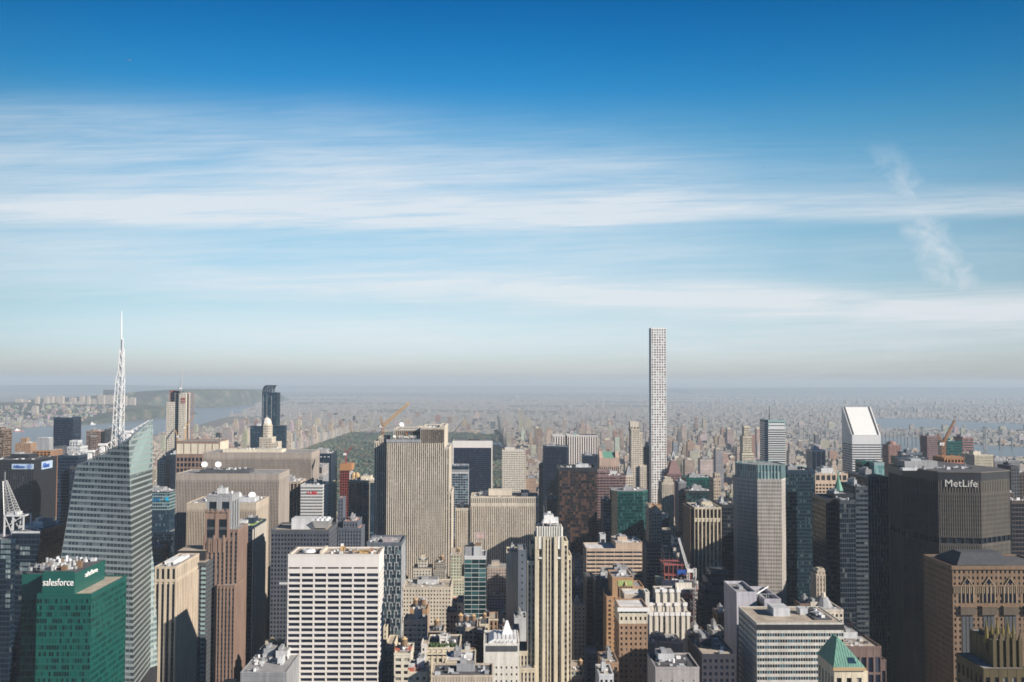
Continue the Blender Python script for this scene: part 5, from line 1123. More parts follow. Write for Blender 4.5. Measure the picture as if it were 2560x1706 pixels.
cp_ = i_ + [(pts[-1][0]-4, 46), (pts[0][0]+4, 46)]
for i in range(len(cp_)):
    a_, b_ = cp_[i], cp_[(i+1) % len(cp_)]; B.facade(a_, b_, zc_+.6, zt, st=(3.2, 8, .72, .92, -.5, .05, .1), wall=PALETEAL, gl=CRG, head=.5, wp='crown_frame')
B.acc('crown_core').prism([(x*.9+3, y*.8+5) for x, y in cp_], zc_+.6, zt-1, NAVY, top=ROOFG); B.done()
# tall dark towers behind it
B = Building('office_tower', 'dark green glass tower right of the teal crowned one', 'office tower', 7, 100, 385, 1412, 1080, D=45, wall=NAVY, gl=GT if False else glass('speckled_glass', (.008, .02, .03), (.015, .05, .065), (.12, .20, .20), .18), st=(1.9, 3.9, .8, .6, 0, .1, .2), roof=ROOFD, par=3); B.done()
B = Building('office_tower', 'tan gridded tower with square openings along its top', 'office tower', 7, 385, 690, 1428, 1160, D=45, wall=stone('rosy_concrete', (.54, .42, .32)), gl=GD, st=(3.9, 3.9, .72, .55, 0, .05, .5), crown=(9, stone('rosy_concrete', (.54, .42, .32)), (6.5, 8, .7, .7, 0, .05, 1)), roof=ROOFT, rz=radians(1.1)); B.done()
# sloped roof tower
def slope_tower():
    B = Building('office_tower', 'silver banded tower with steeply sloping roof', 'skyscraper', 7, 687, 922, 1105, 1611, D=47, wall=SILV, gl=GN, st=(30, 3.9, .99, .46, .12, 0, .3), clutter=False, par=0, crown=(13, SILV, (47, 12, .004, .004, 0, .01, .05)))
    zt = B.L(600, 900, 47, 7)[2]; zt = B.H+44; a = B.acc('sloping_roof'); w_, H_ = B.W, B.H+.3
    a.face([(0, 2, H_), (w_, 2, H_), (w_, 42, zt), (0, 42, zt)], stone('white_aluminium', (.72, .73, .73), rough=.35, var=.04))
    a.face([(w_, 2, H_), (w_, 47, H_), (w_, 47, zt), (w_, 42, zt)], SILV); a.face([(0, 47, H_), (0, 2, H_), (0, 42, zt), (0, 47, zt)], SILV); a.face([(w_, 47, H_), (0, 47, H_), (0, 47, zt), (w_, 47, zt)], SILV); a.face([(0, 42, zt), (w_, 42, zt), (w_, 47, zt), (0, 47, zt)], SILV)
    b = B.acc('sloping_roof>roof_gutter')
    for x in (w_*.90, w_*.03):
        b.face([(x, 1.6, H_+.3), (x+1.6, 1.6, H_+.3), (x+1.6, 41.6, zt+.3), (x, 41.6, zt+.3)], DGREY); b.face([(x+1.6, 1.6, H_+.3), (x+2.4, 1.6, H_+1.2), (x+2.4, 41.6, zt+1.2), (x+1.6, 41.6, zt+.3)], NAVY)
    for k in range(1, 13): b.face([(1, 2+40*k/13-.15, H_+(zt-H_)*k/13+.12), (w_-1, 2+40*k/13-.15, H_+(zt-H_)*k/13+.12), (w_-1, 2+40*k/13+.15, H_+(zt-H_)*k/13+.3), (1, 2+40*k/13+.15, H_+(zt-H_)*k/13+.3)], SILV)
    B.register(0, w_, 40, 47, zt); B.done()
slope_tower()
B = Building('office_tower', 'white and teal striped tower with a black mast on top', 'office tower', 7, 2, 143, 1050, 1750, D=40, wall=SILV, gl=GT, st=(30, 3.9, .99, .5, .12, 0, .3), clutter=False)
B.pblock(7, -30, 2, 985, 4, 30, wall=NAVY, gl=GN); z = B.L(70, 985, 0, 7)[2]; B.block(0, B.W, .05, 39, B.H+.3, z, st=(30, 6, .9, .3, 0, .01, .1), wall=PALETEAL)
m_ = B.acc('mast'); x, _, zt = B.L(10, 868, 8, 7); m_.bar((x, 8, z), (x, 8, zt), 1.1, DGREY, .4, 6); B.done()
B = Building('apartment_tower', 'black tower with three bold white vertical stripes', 'apartment tower', 7, 357, 470, 1233, 1650, D=28, wall=WHITE, sp=GREY, gl=GN, st=(7.5, 3.6, .8, .7, 0, .5, .6), roof=ROOFD); B.done()
# glass cube on dark tower
B = Building('office_tower', 'dark tower with thin white verticals left of the broad ribbed giant', 'office tower', 7, 815, 982, 1455, 905, D=50, wall=NAVY, sp=NAVY, gl=GD, st=(2.8, 3.9, .93, .8, -.25, .05, .12), roof=ROOFD, clutter=False)
wf = B.acc('white_fin')
for k in range(8): x = B.W*k/7; B.new('white_fin').box(x-.12, x+.12, -.45, -.26, 0, B.H, LGREY)
B.plant(2, B.W-2, 4, 40, B.H+.3, 10); B.done()
B = Building('glass_cube', 'pale teal glass box standing above the dark roofs', 'rooftop building', 7, 868, 950, 1338, 1010, D=28, wall=PALETEAL, gl=glass('pale_teal_glass', (.10, .26, .28), (.20, .42, .42), (.35, .58, .55), .4, .08, .9), st=(2.0, 3.9, .9, .9, 0, .02, .08), clutter=False, rz=radians(1.1)); B.pblock(7, 770, 866, 1330, 14, 20, wall=TEALP, gl=GT); B.done()  # dark left and pale right blocks paint the cube's shaded and lit faces
# --- broad ribbed giant with the roof sign
def giant():
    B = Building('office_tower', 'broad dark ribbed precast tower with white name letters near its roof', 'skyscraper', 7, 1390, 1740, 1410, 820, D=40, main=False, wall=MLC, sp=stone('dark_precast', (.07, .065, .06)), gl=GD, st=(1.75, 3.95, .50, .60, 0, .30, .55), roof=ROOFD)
    def px(x, y, Y): 
        p = at(*cp(7, x, y), Y); dx, dy = p.x-B.O.x, p.y-B.O.y; return (dx*B.c+dy*B.sn, -dx*B.sn+dy*B.c)
    pts = [px(985, 1400, 895), px(1095, 1400, 862), px(1390, 1405, 820), px(1740, 1405, 816), px(1972, 1402, 836)]
    H = B.O.z; zm = B.L(1395, 395, 0, 8)[2]; zc_ = B.L(1395, 1475, 0, 7)[2]; zc2 = B.L(1395, 20, 0, 8)[2]
    pts = [tuple(p) for p in pts]; back = pts[0][1]+8
    poly = pts + [(pts[-1][0]+3, pts[-1][1]+22), (pts[-1][0]-20, back+26), (pts[0][0]+30, back+26)]
    n = len(poly)
    for i in range(n):
        a, b = poly[i], poly[(i+1) % n]; vis = i < 4
        B.facade(a, b, 0, zm-4, glaze=vis); B.facade(a, b, zm+1, zc2, glaze=vis)
        B.facade(a, b, zm-4, zm+1, st=(6.5, 4.9, .86, .95, .3, .32, 1.2), wall=BLACK, gl=GD, glaze=vis, head=.2)
        B.facade(a, b, zc2, zc_, st=(2.3, zc_-zc2-1, .5, .9, 0, .3, .8), glaze=vis, head=.5, sp=BLACK)
        B.facade(a, b, zc_, H, st=(1.75, 6, .1, .1, .0, .05, .1), wall=BLACK, glaze=vis)
    cx = sum(p[0] for p in poly)/n; cy_ = sum(p[1] for p in poly)/n
    B.acc('wall').prism([(cx+(x-cx)*.95, cy_+(y-cy_)*.92) for x, y in poly], 0, H-.5, BLACK)
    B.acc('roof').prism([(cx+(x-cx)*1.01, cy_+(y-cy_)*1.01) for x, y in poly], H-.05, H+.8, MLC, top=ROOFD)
    B.register(pts[0][0], pts[-1][0], 0, back+20, H)
    B.plant(-20, 45, 14, 50, H+.8, 26); B.pbox('penthouse', 7, 1095, 1310, 1300, 1362, 46, 20, BLACK); B.pbox('ventilator', 7, 1100, 1220, 1375, 1395, 22, 6, LGREY)
    a, b = poly[2], poly[3]; x0_ = B.L(1442, 1500, 0, 7)[0]; 
    B.text('MetLife', x0_, B.L(1692, 1500, 0, 7)[0], B.L(1500, 1525, 0, 7)[2], B.L(1500, 1468, 0, 7)[2], m=SIGNG, face=(a, b), bold=.0, off=.35, dep=.4)
    B.done()
giant()
crane('rust orange luffing crane above the roof of the broad ribbed giant', 7, (1430, 1380), (1430, 1175), (1524, 985), (1386, 1092), 1150, RUST, n=22, jw=2.6, mast=3.6, zbase=150)
B = Building('construction_tower', 'orange netted top floors of a site behind the broad ribbed giant', 'building site', 7, 1440, 1602, 1292, 1140, D=30, wall=ORS, sp=NETR, gl=GD, st=(4, 4.4, .75, .6, 0, .1, 1.2), par=0, clutter=False); f_ = B.acc('formwork_frame')
for k in range(9): x = B.W*k/8; f_.bar((x, 0, B.H-2), (x, 0, B.H+(5 if k % 3 == 0 else 3)), .35, RUST)
f_.box(0, B.W, 4, 26, B.H, B.H+1, ORS); B.done()
for (nm, lab, c, xl, xr, yt, Y, D, wl, g, st) in (
  ('apartment_tower', 'rounded teal glass tower right of the rust orange crane', 7, 1462, 1582, 1160, 1500, 30, TEALP, GT, 'bandsf'),
  ('apartment_tower', 'teal glass tower with brick red shoulder beside the rounded teal one', 7, 1588, 1678, 1130, 1540, 30, stone('rust_brick', (.28, .16, .14)), GB, 'bandsf'),
  ('office_building', 'pale grey white box with fine vertical ribs on the skyline beyond the giant', 7, 1686, 1840, 1272, 1400, 40, CREAM, GW, 'fine'),
  ('office_building', 'shaded grey ribbed box at the far right skyline', 7, 1850, 2060, 1318, 1500, 40, GREY, GW, 'fine'),
  ('office_tower', 'black flat slab behind the left roof corner of the giant', 7, 1095, 1310, 1298, 1250, 36, BLACK, GD, 'curtainw'),
  ('apartment_tower', 'glass fronted low tower between brick dome and black slab', 7, 1128, 1262, 1255, 1400, 30, SHADE, GB, 'curtainw'),
  ('apartment_tower', 'brick tower with rounded dome top right of the sloping roof', 7, 985, 1082, 1190, 1900, 30, stone('rust_brick', (.28, .16, .14)), GW, 'grid'),
  ('apartment_tower', 'twin slab of brick and glass left of the rust orange crane', 7, 1300, 1400, 1118, 1800, 30, stone('plum_granite', (.22, .14, .14)), GB, 'grid'),
  ('office_tower', 'dark plain tower at the right edge above the gothic brick block', 8, 1990, 2150, 95, 900, 40, DBR, GD, 'curtainw'),
  ('office_tower', 'shaded brown tower with stacked square windows at the right edge', 7, 2020, 2160, 1422, 1150, 40, DBR, GW, 'gridb'),
  ('office_tower', 'dark slate tower top peeking above the right edge roofs', 7, 1985, 2050, 1368, 1100, 30, DGREY, GD, 'grid'),
  ('office_tower', 'black tower with chamfered edge and finely ribbed front', 8, 585, 712, 92, 790, 44, stone('navy_rib', (.045, .06, .075)), GD, 'curtain'),
  ):
    B = Building(nm, lab, nm.replace('_', ' '), c, xl, xr, yt, Y, D=D, wall=wl, gl=g, st=st)
    if 'dome top' in lab: a = B.acc('dome'); cyl_z = B.H
    if 'dome top' in lab:
        r = B.W/2*.8; pz, pr_ = B.H, r
        for k in range(1, 6): zz = B.H+r*.9*sin(pi/2*k/5); rr = max(r*cos(pi/2*k/5), .1); a.cyl(B.W/2, 14, pz, zz, pr_, rr, B.wall, 14, cap=False); pz, pr_ = zz, rr
    if 'chamfered' in lab:
        B.pblock(8, 472, 585, 78, 10, 34, wall=BLACK, gl=GD); B.pblock(8, 545, 700, 40, 16, 20, wall=BLACK)
    B.done()
# green copper cupola behind the black chamfered tower
P = at(*cp(8, 575, 30), 850); e = empty('copper_cupola', (P.x, P.y, P.z-8), 0); tag(e, 'pale green copper cupola peeking above the black chamfered tower', 'cupola')
a = Acc(); a.cyl(0, 0, 0, 8, 5.5, 5.0, COPPER, 8); a.build('drum', e); a = Acc(); a.cyl(0, 0, 8, 20, 5.2, 1.2, COPPER, 8); a.cyl(0, 0, 20, 24, 1.2, .6, COPPER, 8); a.cyl(0, 0, 24, 28, .8, .05, COPPER, 8); a.build('cupola_roof', e)
# dark banded tower between
B = Building('office_tower', 'dark tower with angled silvery bands between two black towers', 'office tower', 8, 715, 815, -20, 840, D=40, wall=stone('navy_rib', (.045, .06, .075)), gl=GD, st='bandsf'); B.done()
# green hip roof strip tower
B = Building('office_building', 'shaded tower under a green copper hip roof with one sunlit edge', 'office building', 8, 935, 1120, 715, 925, D=40, wall=stone('brown_limestone', (.30, .24, .17)), st='grid', clutter=False)
a = B.acc('hip_roof'); w_ = B.W; q = B.L(1010, 535, 20, 8); a.frust([(-.5, -.5), (w_+.5, -.5), (w_+.5, 40.5), (-.5, 40.5)], B.H+1, [(q[0]-.5, 18), (w_*.6, 18), (w_*.6, 22), (q[0]-.5, 22)], q[2], COPPER); B.done()
B = Building('office_tower', 'small tan deco tower with stepped lantern between the dark towers', 'office tower', 8, 395, 470, 700, 740, D=14, wall=TAN, st=(2.4, 3.7, .4, .6, 0, .3, .45), clutter=False); B.pblock(8, 403, 466, 668, 2, 10, z0=B.H); B.pblock(8, 412, 458, 652, 4, 6, z0=B.H); B.done()
B = Building('office_building', 'ornate cream block with sculpted roof behind the wide striped roof', 'office building', 8, 330, 615, 990, 690, D=30, wall=LIME, st='grid', clutter=True); a = B.acc('dome_roof'); a.cyl(B.W*.62, 14, B.H, B.H+7, 7, 3, GREY, 10); a.cyl(B.W*.62, 14, B.H+7, B.H+10, 2, 1.5, LIME, 8); B.pblock(8, 260, 400, 940, 12, 14, wall=BROWN, clutter=True); B.done()
# lower right banded office with big roof
def banded():
    B = Building('office_building', 'wide striped office block with large tan roof and white plant boxes', 'office building', 8, -92, 617, 1092, 600, D=44, wall=stone('striped_pale_metal', (.55, .54, .50)), gl=glass('cyan_band_glass', (.012, .02, .03), (.03, .09, .14), (.10, .26, .34), .3), st=(1.52, 3.75, .86, .52, .0, -.03, .35), roof=ROOFT, clutter=False, par=.6)
    pb = B.acc('roof_band'); pb.box(-.3, B.W+.3, -.35, -.13, B.H-3.3, B.H-.4, BLACK)
    B.pbox('penthouse', 8, 45, 180, 965, 1032, 18, 14, LGREY); B.pbox('stair_house', 8, 262, 325, 968, 1030, 22, 8, LGREY)
    p = B.acc('roof_pit'); q = B.L(330, 1000, 20, 8)[0]; p.box(q, B.W-4, 8, 40, B.H+.3, B.H+1.1, DGREY, top=ROOFD); B.plant(q+2, B.W-6, 10, 38, B.H+1.1, 26, house=False)
    B.done()
banded()
B = Building('office_building', 'pale walled block with open plant deck behind the wide striped roof', 'office building', 8, -28, 105, 925, 655, D=40, wall=stone('lilac_panel', (.44, .43, .48)), gl=GT, st=(6, 4, .95, .9, .1, 0, .3), clutter=False, par=3)
B.pblock(6, 1835, 1998, 855, 5, 36, st=(60, 60, .01, .01, 0, .01, .1), par=2); B.plant(-18, B.W-2, 8, 38, B.H+.3, 40); a = B.acc('deck_frame'); a.bar((-8, 12, B.H), (8, 20, B.H+7), .5, WHITEM)
for k in range(5): a.bar((-14+k*6, 10, B.H), (-14+k*6, 10, B.H+4), .25, GALV)
a.bar((-14, 10, B.H+4), (10, 10, B.H+4), .25, GALV); B.done()
# green pyramid roof tower
B = Building('pyramid_roof_tower', 'sunlit stone tower with steep green copper pyramid at the bottom edge', 'office tower', 8, 540, 785, 1455, 480, D=24, wall=YST, st=(4.6, 9, .5, .8, 0, .04, .7), clutter=False, par=.6)
a = B.acc('pyramid_roof'); w_ = B.W; ax_, _, az_ = B.L(552, 1190, 12, 8); cxx = w_*.5
def slopeq(): 
    apex = (ax_, 12)
    a.frust([(-.3, -.3), (w_+.3, -.3), (w_+.3, 24.3), (-.3, 24.3)], B.H+.6, [(apex[0]-.4, apex[1]-3), (apex[0]+.4, apex[1]-3), (apex[0]+.4, apex[1]+3), (apex[0]-.4, apex[1]+3)], az_, COPPER)
    sm = B.acc('pyramid_roof>roof_seam'); ya, za = apex[1]-3, az_
    def on(x, t, lift=.08): return (x, -.3+(ya+.3)*t-lift, B.H+.6+(za-B.H-.6)*t+lift)
    for k in range(1, 12):
        x = w_*k/12; t = x/(ax_) if x < ax_ else (w_-x)/(w_-ax_); t = max(0, min(1, t))*.97
        sm.bar(on(x, .01), on(x, t), .07, PALETEAL)
    sk = B.acc('pyramid_roof>skylight'); sk.face([on(w_*.5, .12, .15), on(w_*.78, .12, .15), on(w_*.7, .32, .15), on(w_*.5, .32, .15)], GB, .5)
slopeq(); a = B.acc('cornice'); a.box(-.7, w_+.7, -.8, -.12, B.H-1, B.H+.3, TANKY); B.pblock(8, 785, 815, 1490, 2, 12); B.done()
B = Building('office_building', 'brown granite block with cluttered roof right of the green pyramid', 'office building', 8, 640, 925, 1290, 660, D=52, wall=stone('brown_granite', (.16, .11, .10)), gl=GN, st=(4.6, 12, .74, .86, 0, .1, .7), roof=ROOFT, clutter=True); B.pbox('penthouse', 8, 622, 695, 1085, 1165, 40, 10, stone('rust_brick', (.28, .16, .14))); B.pblock(8, 925, 965, 1400, 4, 40); B.done()
# --- gothic brick block
def gothic():
    B = Building('gothic_office_block', 'brown brick gothic block with pointed window bays and dark hip roof', 'office building', 8, 1505, 2330, 632, 660, D=44, wall=GOTH, gl=GW, st=(3.1, 3.9, .42, .5, 0, .04, .5), clutter=False, roof=ROOFD)
    px = lambda x, y, yo=0: B.L(x, y, yo, 8)
    a = B.acc('hip_roof'); q0, q1, q2, q3 = px(1545, 605, 3), px(1970, 605, 3), px(1600, 540, 10), px(1925, 545, 10)
    a.frust([(q0[0], 3), (q1[0], 3), (q1[0], 38), (q0[0], 38)], B.H+1, [(q2[0], 14), (q3[0], 14), (q3[0], 26), (q2[0], 26)], q2[2]+2, stone('slate_roof', (.06, .065, .075)))
    b = B.acc('cornice'); b.box(-.8, B.W+.5, -.9, -.1, B.H-1.2, B.H+1.3, GOTH); z = px(1505, 780)[2]; b.box(-.5, B.W, -.8, -.1, z-.5, z+.6, GOTH)
    tr = B.acc('arcade_tracery'); x = .6
    while x < B.W-1: tr.box(x, x+.5, -.5, -.05, z-5, z-.4, stone('pale_terracotta', (.29, .225, .155))); x += 1.25
    pa = B.acc('pointed_arch_window')
    for xc in (1625, 1800, 1975, 2150):
        pa = B.new('pointed_arch_window')
        xm_ = px(xc, 800)[0]; zt = px(xc, 735)[2]; zb_ = px(xc, 915)[2]; hw = 4.1
        pa.face([(xm_-hw, -.25, zb_), (xm_+hw, -.25, zb_), (xm_+hw, -.25, zt-5), (xm_+hw*.6, -.25, zt-1.5), (xm_, -.25, zt+1), (xm_-hw*.6, -.25, zt-1.5), (xm_-hw, -.25, zt-5)], GN, .1)
        for k in (-1, -.33, .33, 1): pa.box(xm_+k*hw-.35, xm_+k*hw+.35, -.75, -.28, zb_, zt-3+1.5*(1-abs(k)), stone('pale_terracotta', (.29, .225, .155)))
        pa.bar((xm_-hw, -.6, zt-4), (xm_, -.6, zt+2), .4, stone('pale_terracotta', (.29, .225, .155))); pa.bar((xm_+hw, -.6, zt-4), (xm_, -.6, zt+2), .4, stone('pale_terracotta', (.29, .225, .155)))
        bb = B.new('balcony'); z1_ = px(xc, 1015)[2]; bb.box(xm_-5, xm_+5, -1.6, -.1, z1_, z1_+5, stone('dark_terracotta', (.10, .08, .06))); bb.box(xm_-5.2, xm_+5.2, -1.9, -.1, z1_+5, z1_+5.7, GOTH)
        rb = B.new('slate_bay'); rb.box(xm_-3.6, xm_-1.4, -.3, -.05, z1_-90, z1_-1, DGREY); rb.box(xm_-.9, xm_+.9, -.3, -.05, z1_-90, z1_-1, DGREY); rb.box(xm_+1.4, xm_+3.6, -.3, -.05, z1_-90, z1_-1, DGREY)
    B.done()
gothic()
# yellow gothic crown tower in front
B = Building('gothic_crown_tower', 'mossy yellow gothic tower crown with a ring of thin spires', 'office tower', 8, 1840, 2050, 1240, 520, D=26, wall=stone('mossy_stone', (.085, .066, .032)), st=(5.4, 26, .62, .86, 0, .1, 1.2), clutter=False, par=.5)
B.pblock(8, 1780, 1835, 1470, 2, 26, st='grid'); B.pblock(8, 1760, 2120, 1465, -4, 30, st=(5, 8, .5, .6, 0, .1, .8))
for k, (x, t) in enumerate(((1790, 1055), (1835, 1080), (1878, 1050), (1925, 1080), (1965, 1050), (2012, 1075), (1900, 1160), (1990, 1160))):
    a = B.new('spire'); yo = 6 if k < 6 else 1; q = B.L(x, t, yo, 8); a.box(q[0]-1.1, q[0]+1.1, yo, yo+2.2, B.H-6, q[2]-12, stone('mossy_stone', (.20, .16, .06))); a.cyl(q[0], yo+1.1, q[2]-12, q[2], 1.7, .08, stone('gilded_stone', (.17, .135, .04)), 8)
q0, q1 = B.L(1835, 1180, 5, 8), B.L(2030, 1240, 5, 8); B.acc('crown_wall').box(q0[0], q1[0], 5, 20, q1[2]-1, q0[2], stone('mossy_stone', (.20, .16, .06)))
bt = B.acc('buttress')
for k in range(5): bt = B.new('buttress'); x = B.W*k/4; bt.box(x-.9, x+.9, -1.6, -.1, 0, B.H+2, stone('mossy_stone', (.20, .16, .06))); bt.cyl(x, -.8, B.H+2, B.H+6, .9, .05, stone('mossy_stone', (.20, .16, .06)), 6)
B.done()

# ================================================================== DECO TOWER and neighbours
def deco():
    B = Building('deco_skyscraper', 'tall yellow limestone deco tower with white fluted crown, in the centre', 'skyscraper', 6, 190, 418, 385, 690, D=26, wall=YST, sp=stone('grey_spandrel', (.17, .16, .15)), gl=GW, clutter=False, st=(1, 1, 1, 1, 0, 0, 0), main=False)
    ST1 = (2.25, 3.78, .56, .56, 0, .45, .6); STP = (2.4, 3.78, .5, .52, 0, .05, .5)
    L = lambda x, y, yo=0: B.L(x, y, yo, 6)
    zt = L(300, 385)[2]; z310 = L(300, 312, 3)[2]
    # central shaft: piers and slots read off the photograph
    xs = [L(x, 600)[0] for x in (190, 210, 250, 275, 345, 368, 402, 420)]
    B.block(xs[0], xs[-1], .3, 26, 0, zt, st=ST1, sides='lr', par=.3)
    pr = B.acc('pier')
    for (a0, a1) in ((188, 211), (250, 274), (344, 368), (402, 421)): B.new('pier').box(L(a0, 600)[0], L(a1, 600)[0], -.9, .25, 0, zt+.5, YST)
    # upper crown
    q0, q1 = L(198, 312, 3), L(415, 312, 3); B.block(q0[0], q1[0], 3, 22, zt, q0[2], st=(2.1, 30, .3, .93, 0, .5, .8), wall=stone('white_terracotta', (.72, .69, .62)), gl=GW, par=.5)
    fl = B.acc('crown_flute'); wt = stone('white_terracotta', (.72, .69, .62))
    n = 11
    for k in range(n): x = q0[0]+(q1[0]-q0[0])*(k+.5)/n; fl.box(x-.45, x+.45, 2.2, 3, zt, q0[2]+1.6, wt)
    for (a0, a1) in ((212, 248), (368, 402)):
        u0, u1 = L(a0, 400)[0], L(a1, 400)[0]; fl.box(u0+.4, u1-.4, -.35, .25, L(230, 480)[2], zt+.6, wt); fl.box(u0+.2, u1-.2, -.7, .25, L(230, 560)[2], L(230, 545)[2], wt)
    # steel frame and white tank house on top
    f_ = B.acc('roof_frame'); a0, a1 = L(255, 300, 8), L(375, 240, 8); z1 = z310+1
    for x in (a0[0], (a0[0]+a1[0])/2, a1[0]):
        for y in (8, 16): f_.bar((x, y, z1), (x, y, a1[2]), .3, WHITEM)
    f_.box(a0[0]-.5, a1[0]+.5, 7.5, 16.5, L(300, 268, 8)[2], L(300, 262, 8)[2], WHITEM)
    B.pbox('tank_house', 6, 262, 340, 205, 262, 8, 8, WHITEM); B.pbox('vent_stack', 6, 330, 380, 225, 270, 12, 5, LGREY); B.plant(L(258, 300, 8)[0], L(335, 300, 8)[0], 8, 15, L(300, 205, 8)[2], 8, house=False)
    B.pbox('black_tank', 6, 195, 232, 280, 308, 9, 5, BLACK)
    # right shoulders
    B.pblock(6, 421, 458, 430, 3, 22, st=STP); B.pblock(6, 458, 487, 548, 4, 22, st=STP); B.acc('wall')
    # left wings
    B.pblock(6, 128, 190, 590, 2, 24, st=STP); B.pblock(6, 152, 190, 455, 6, 18, st=STP)
    B.pblock(6, 40, 128, 1330, 0, 26, st=STP); B.pblock(6, 5, 190, 1468, -7, 24, st=STP, clutter=True); B.pblock(6, 10, 60, 1150, 12, 16, wall=BLACK, gl=GN)
    B.done()
deco()
B = Building('office_building', 'blank cream slab wall glowing left of the deco tower', 'office building', 6, -45, 48, 515, 860, D=26, wall=CREAM, st=(80, 80, .01, .01, 0, .01, .1), roof=ROOFT); B.done()
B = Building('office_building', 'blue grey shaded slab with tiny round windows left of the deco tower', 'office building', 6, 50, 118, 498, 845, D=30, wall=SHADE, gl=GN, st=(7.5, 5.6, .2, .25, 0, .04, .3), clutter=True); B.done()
B = Building('office_building', 'white windowless penthouse block lower left of the deco tower', 'office building', 6, 20, 120, 1055, 760, D=20, wall=LGREY, st=(60, 60, .01, .01, 0, .01, .1), roof=ROOFG); B.done()
# cathedral spires
for i, (x, t, lab) in enumerate(((480, 372, 'left pale cathedral spire peeking right of the deco tower'), (497, 385, 'right pale cathedral spire peeking right of the deco tower'))):
    P = at(*cp(6, x, t), 1345-i*3); e = empty('cathedral_spire', (P.x+i*5, P.y-i*2, 0), GA); tag(e, lab, 'cathedral', 'pale cathedral spires')
    wt = stone('pale_marble', (.66, .64, .60)); a = Acc(); a.box(-6.5, 6.5, -6.5, 6.5, 0, 52, wt)
    for sx in (-1, 1):
        for sy in (-1, 1): a.box(sx*6.5-1, sx*6.5+1, sy*6.5-1, sy*6.5+1, 0, 58, wt)
    a.build('belfry', e); a = Acc()
    for sx in (-1, 1):
        for sy in (-1, 1): a.cyl(sx*6.5, sy*6.5, 58, 68, 1.1, .05, wt, 6)
    a.build('pinnacle', e); a = Acc(); a.cyl(0, 0, 52, P.z, 6.2, .15, wt, 8); a.build('spire_roof', e); a = Acc(); a.bar((0, 0, P.z-.5), (0, 0, P.z+3), .25, wt); a.bar((-1, 0, P.z+1.8), (1, 0, P.z+1.8), .2, wt); a.build('cross', e)
for (nm, lab, c, xl, xr, yt, Y, D, wl, g, st) in (
  ('office_tower', 'tall navy glass slab in shade left of the orange brick deco block', 6, 612, 680, 735, 925, 40, NAVY, GN, 'bandsf'),
  ('office_building', 'teal grey glass block with white blinds before the banded tan block', 6, 684, 815, 740, 880, 26, NAVY, GB, 'curtainw'),
  ('office_building', 'grey plant house roof between the banded tan block and orange block', 6, 752, 1000, 690, 900, 30, GREY, GD, 'grid'),
  ('loft_building', 'small tan sunlit loft down the street right of the deco tower', 6, 505, 600, 945, 905, 26, TAN, GW, 'punch'),
  ('office_building', 'dull grey stone block in shade behind the small tan loft', 6, 490, 605, 790, 1080, 30, SHADE, GD, 'grid'),
  ('loft_building', 'low brick loft with small windows left of the white capped brick tower', 6, 735, 870, 1420, 620, 24, BRICK, GW, 'grid'),
  ('loft_building', 'pale cluttered low roof at the bottom edge before the brick loft', 6, 712, 830, 1520, 560, 20, LGREY, GW, 'grid'),
  ('loft_building', 'white topped low block in the shaded street', 6, 612, 700, 1345, 720, 20, SHADE, GW, 'grid'),
  ('office_building', 'brown brick building with arched attic beside the grey panel', 6, 1452, 1592, 1188, 760, 24, BROWN, GW, 'punch'),
  ('office_building', 'plain lilac grey panel block right of the white prong tower', 6, 1640, 1748, 1165, 740, 20, GREY, GD, 'punch'),
  ('office_tower', 'navy gridded tower top with blue lit roof at the bottom', 6, 1552, 1825, 1355, 600, 44, stone('ink_panel', (.035, .035, .05)), GN, 'grid'),
  ('office_building', 'grey roofed block with blue plant deck at the bottom edge', 6, 1172, 1530, 1462, 575, 30, stone('mid_grey_stone', (.36, .34, .34)), GD, (6, 12, .1, .1, 0, .05, .3)),
  ('office_building', 'windowless grey panelled box in front of the white prong tower', 6, 1100, 1398, 1262, 712, 26, stone('warm_grey_panel', (.38, .37, .35)), GD, (5.5, 5, .015, .015, 0, .01, .1)),
  ('office_building', 'white stair tower right of the cream topped brick block', 6, 1090, 1122, 845, 720, 10, stone('white_brick', (.68, .66, .61)), GD, (8, 8, .1, .1, 0, .01, .1)),
  ('office_building', 'low dark block with lit water house beside the zigzag banded building', 6, 1680, 1790, 1020, 780, 20, DBR, GD, 'grid'),
  ('office_tower', 'teal glass low block left of the tall bronze tower foot', 6, 285, 380, 75, 1500, 30, NAVY, GT, 'bandsf'),
  ):
    B = Building(nm, lab, nm.replace('_', ' '), c, xl, xr, yt, Y, D=D, wall=wl, gl=g, st=st, roof=random.choice([ROOFT, ROOFG, ROOFD])); B.done()
# orange brick deco block with green panel
B = Building('office_building', 'orange brick deco block with a green tile panel under its parapet', 'office building', 6, 820, 992, 722, 850, D=34, wall=ORBR, st=(3.6, 3.8, .42, .5, 0, .05, .5), clutter=False, crown=(14, ORBR, (5, 13, .3, .01, 0, .05, .4)))
a = B.acc('tile_panel'); q0, q1 = B.L(865, 738, 0, 6), B.L(985, 780, 0, 6); a.box(q0[0], q1[0], -.3, 0, q1[2], q0[2], GREENP); a.box(q0[0]-.5, q1[0]+.5, -.2, 0, q1[2]-.5, q1[2], TANKY); a.box(q0[0]-.5, q1[0]+.5, -.2, 0, q0[2], q0[2]+.5, TANKY)
a = B.acc('tile_panel>panel_medallion'); xm_ = (q0[0]+q1[0])/2; a.cyl(xm_, -.45, q1[2]+.8, q1[2]+3.4, 1.2, .6, TANKY, 10)
B.pblock(6, 992, 1078, 800, 4, 28); B.pblock(6, 772, 822, 878, -3, 26)
for k in range(6):
    a = B.new('tall_window')
    q0, q1 = B.L(868+k*21, 790, -.15, 6), B.L(878+k*21, 870, -.15, 6); a.box(q0[0], q1[0], -.2, .02, q1[2], q0[2], GN)
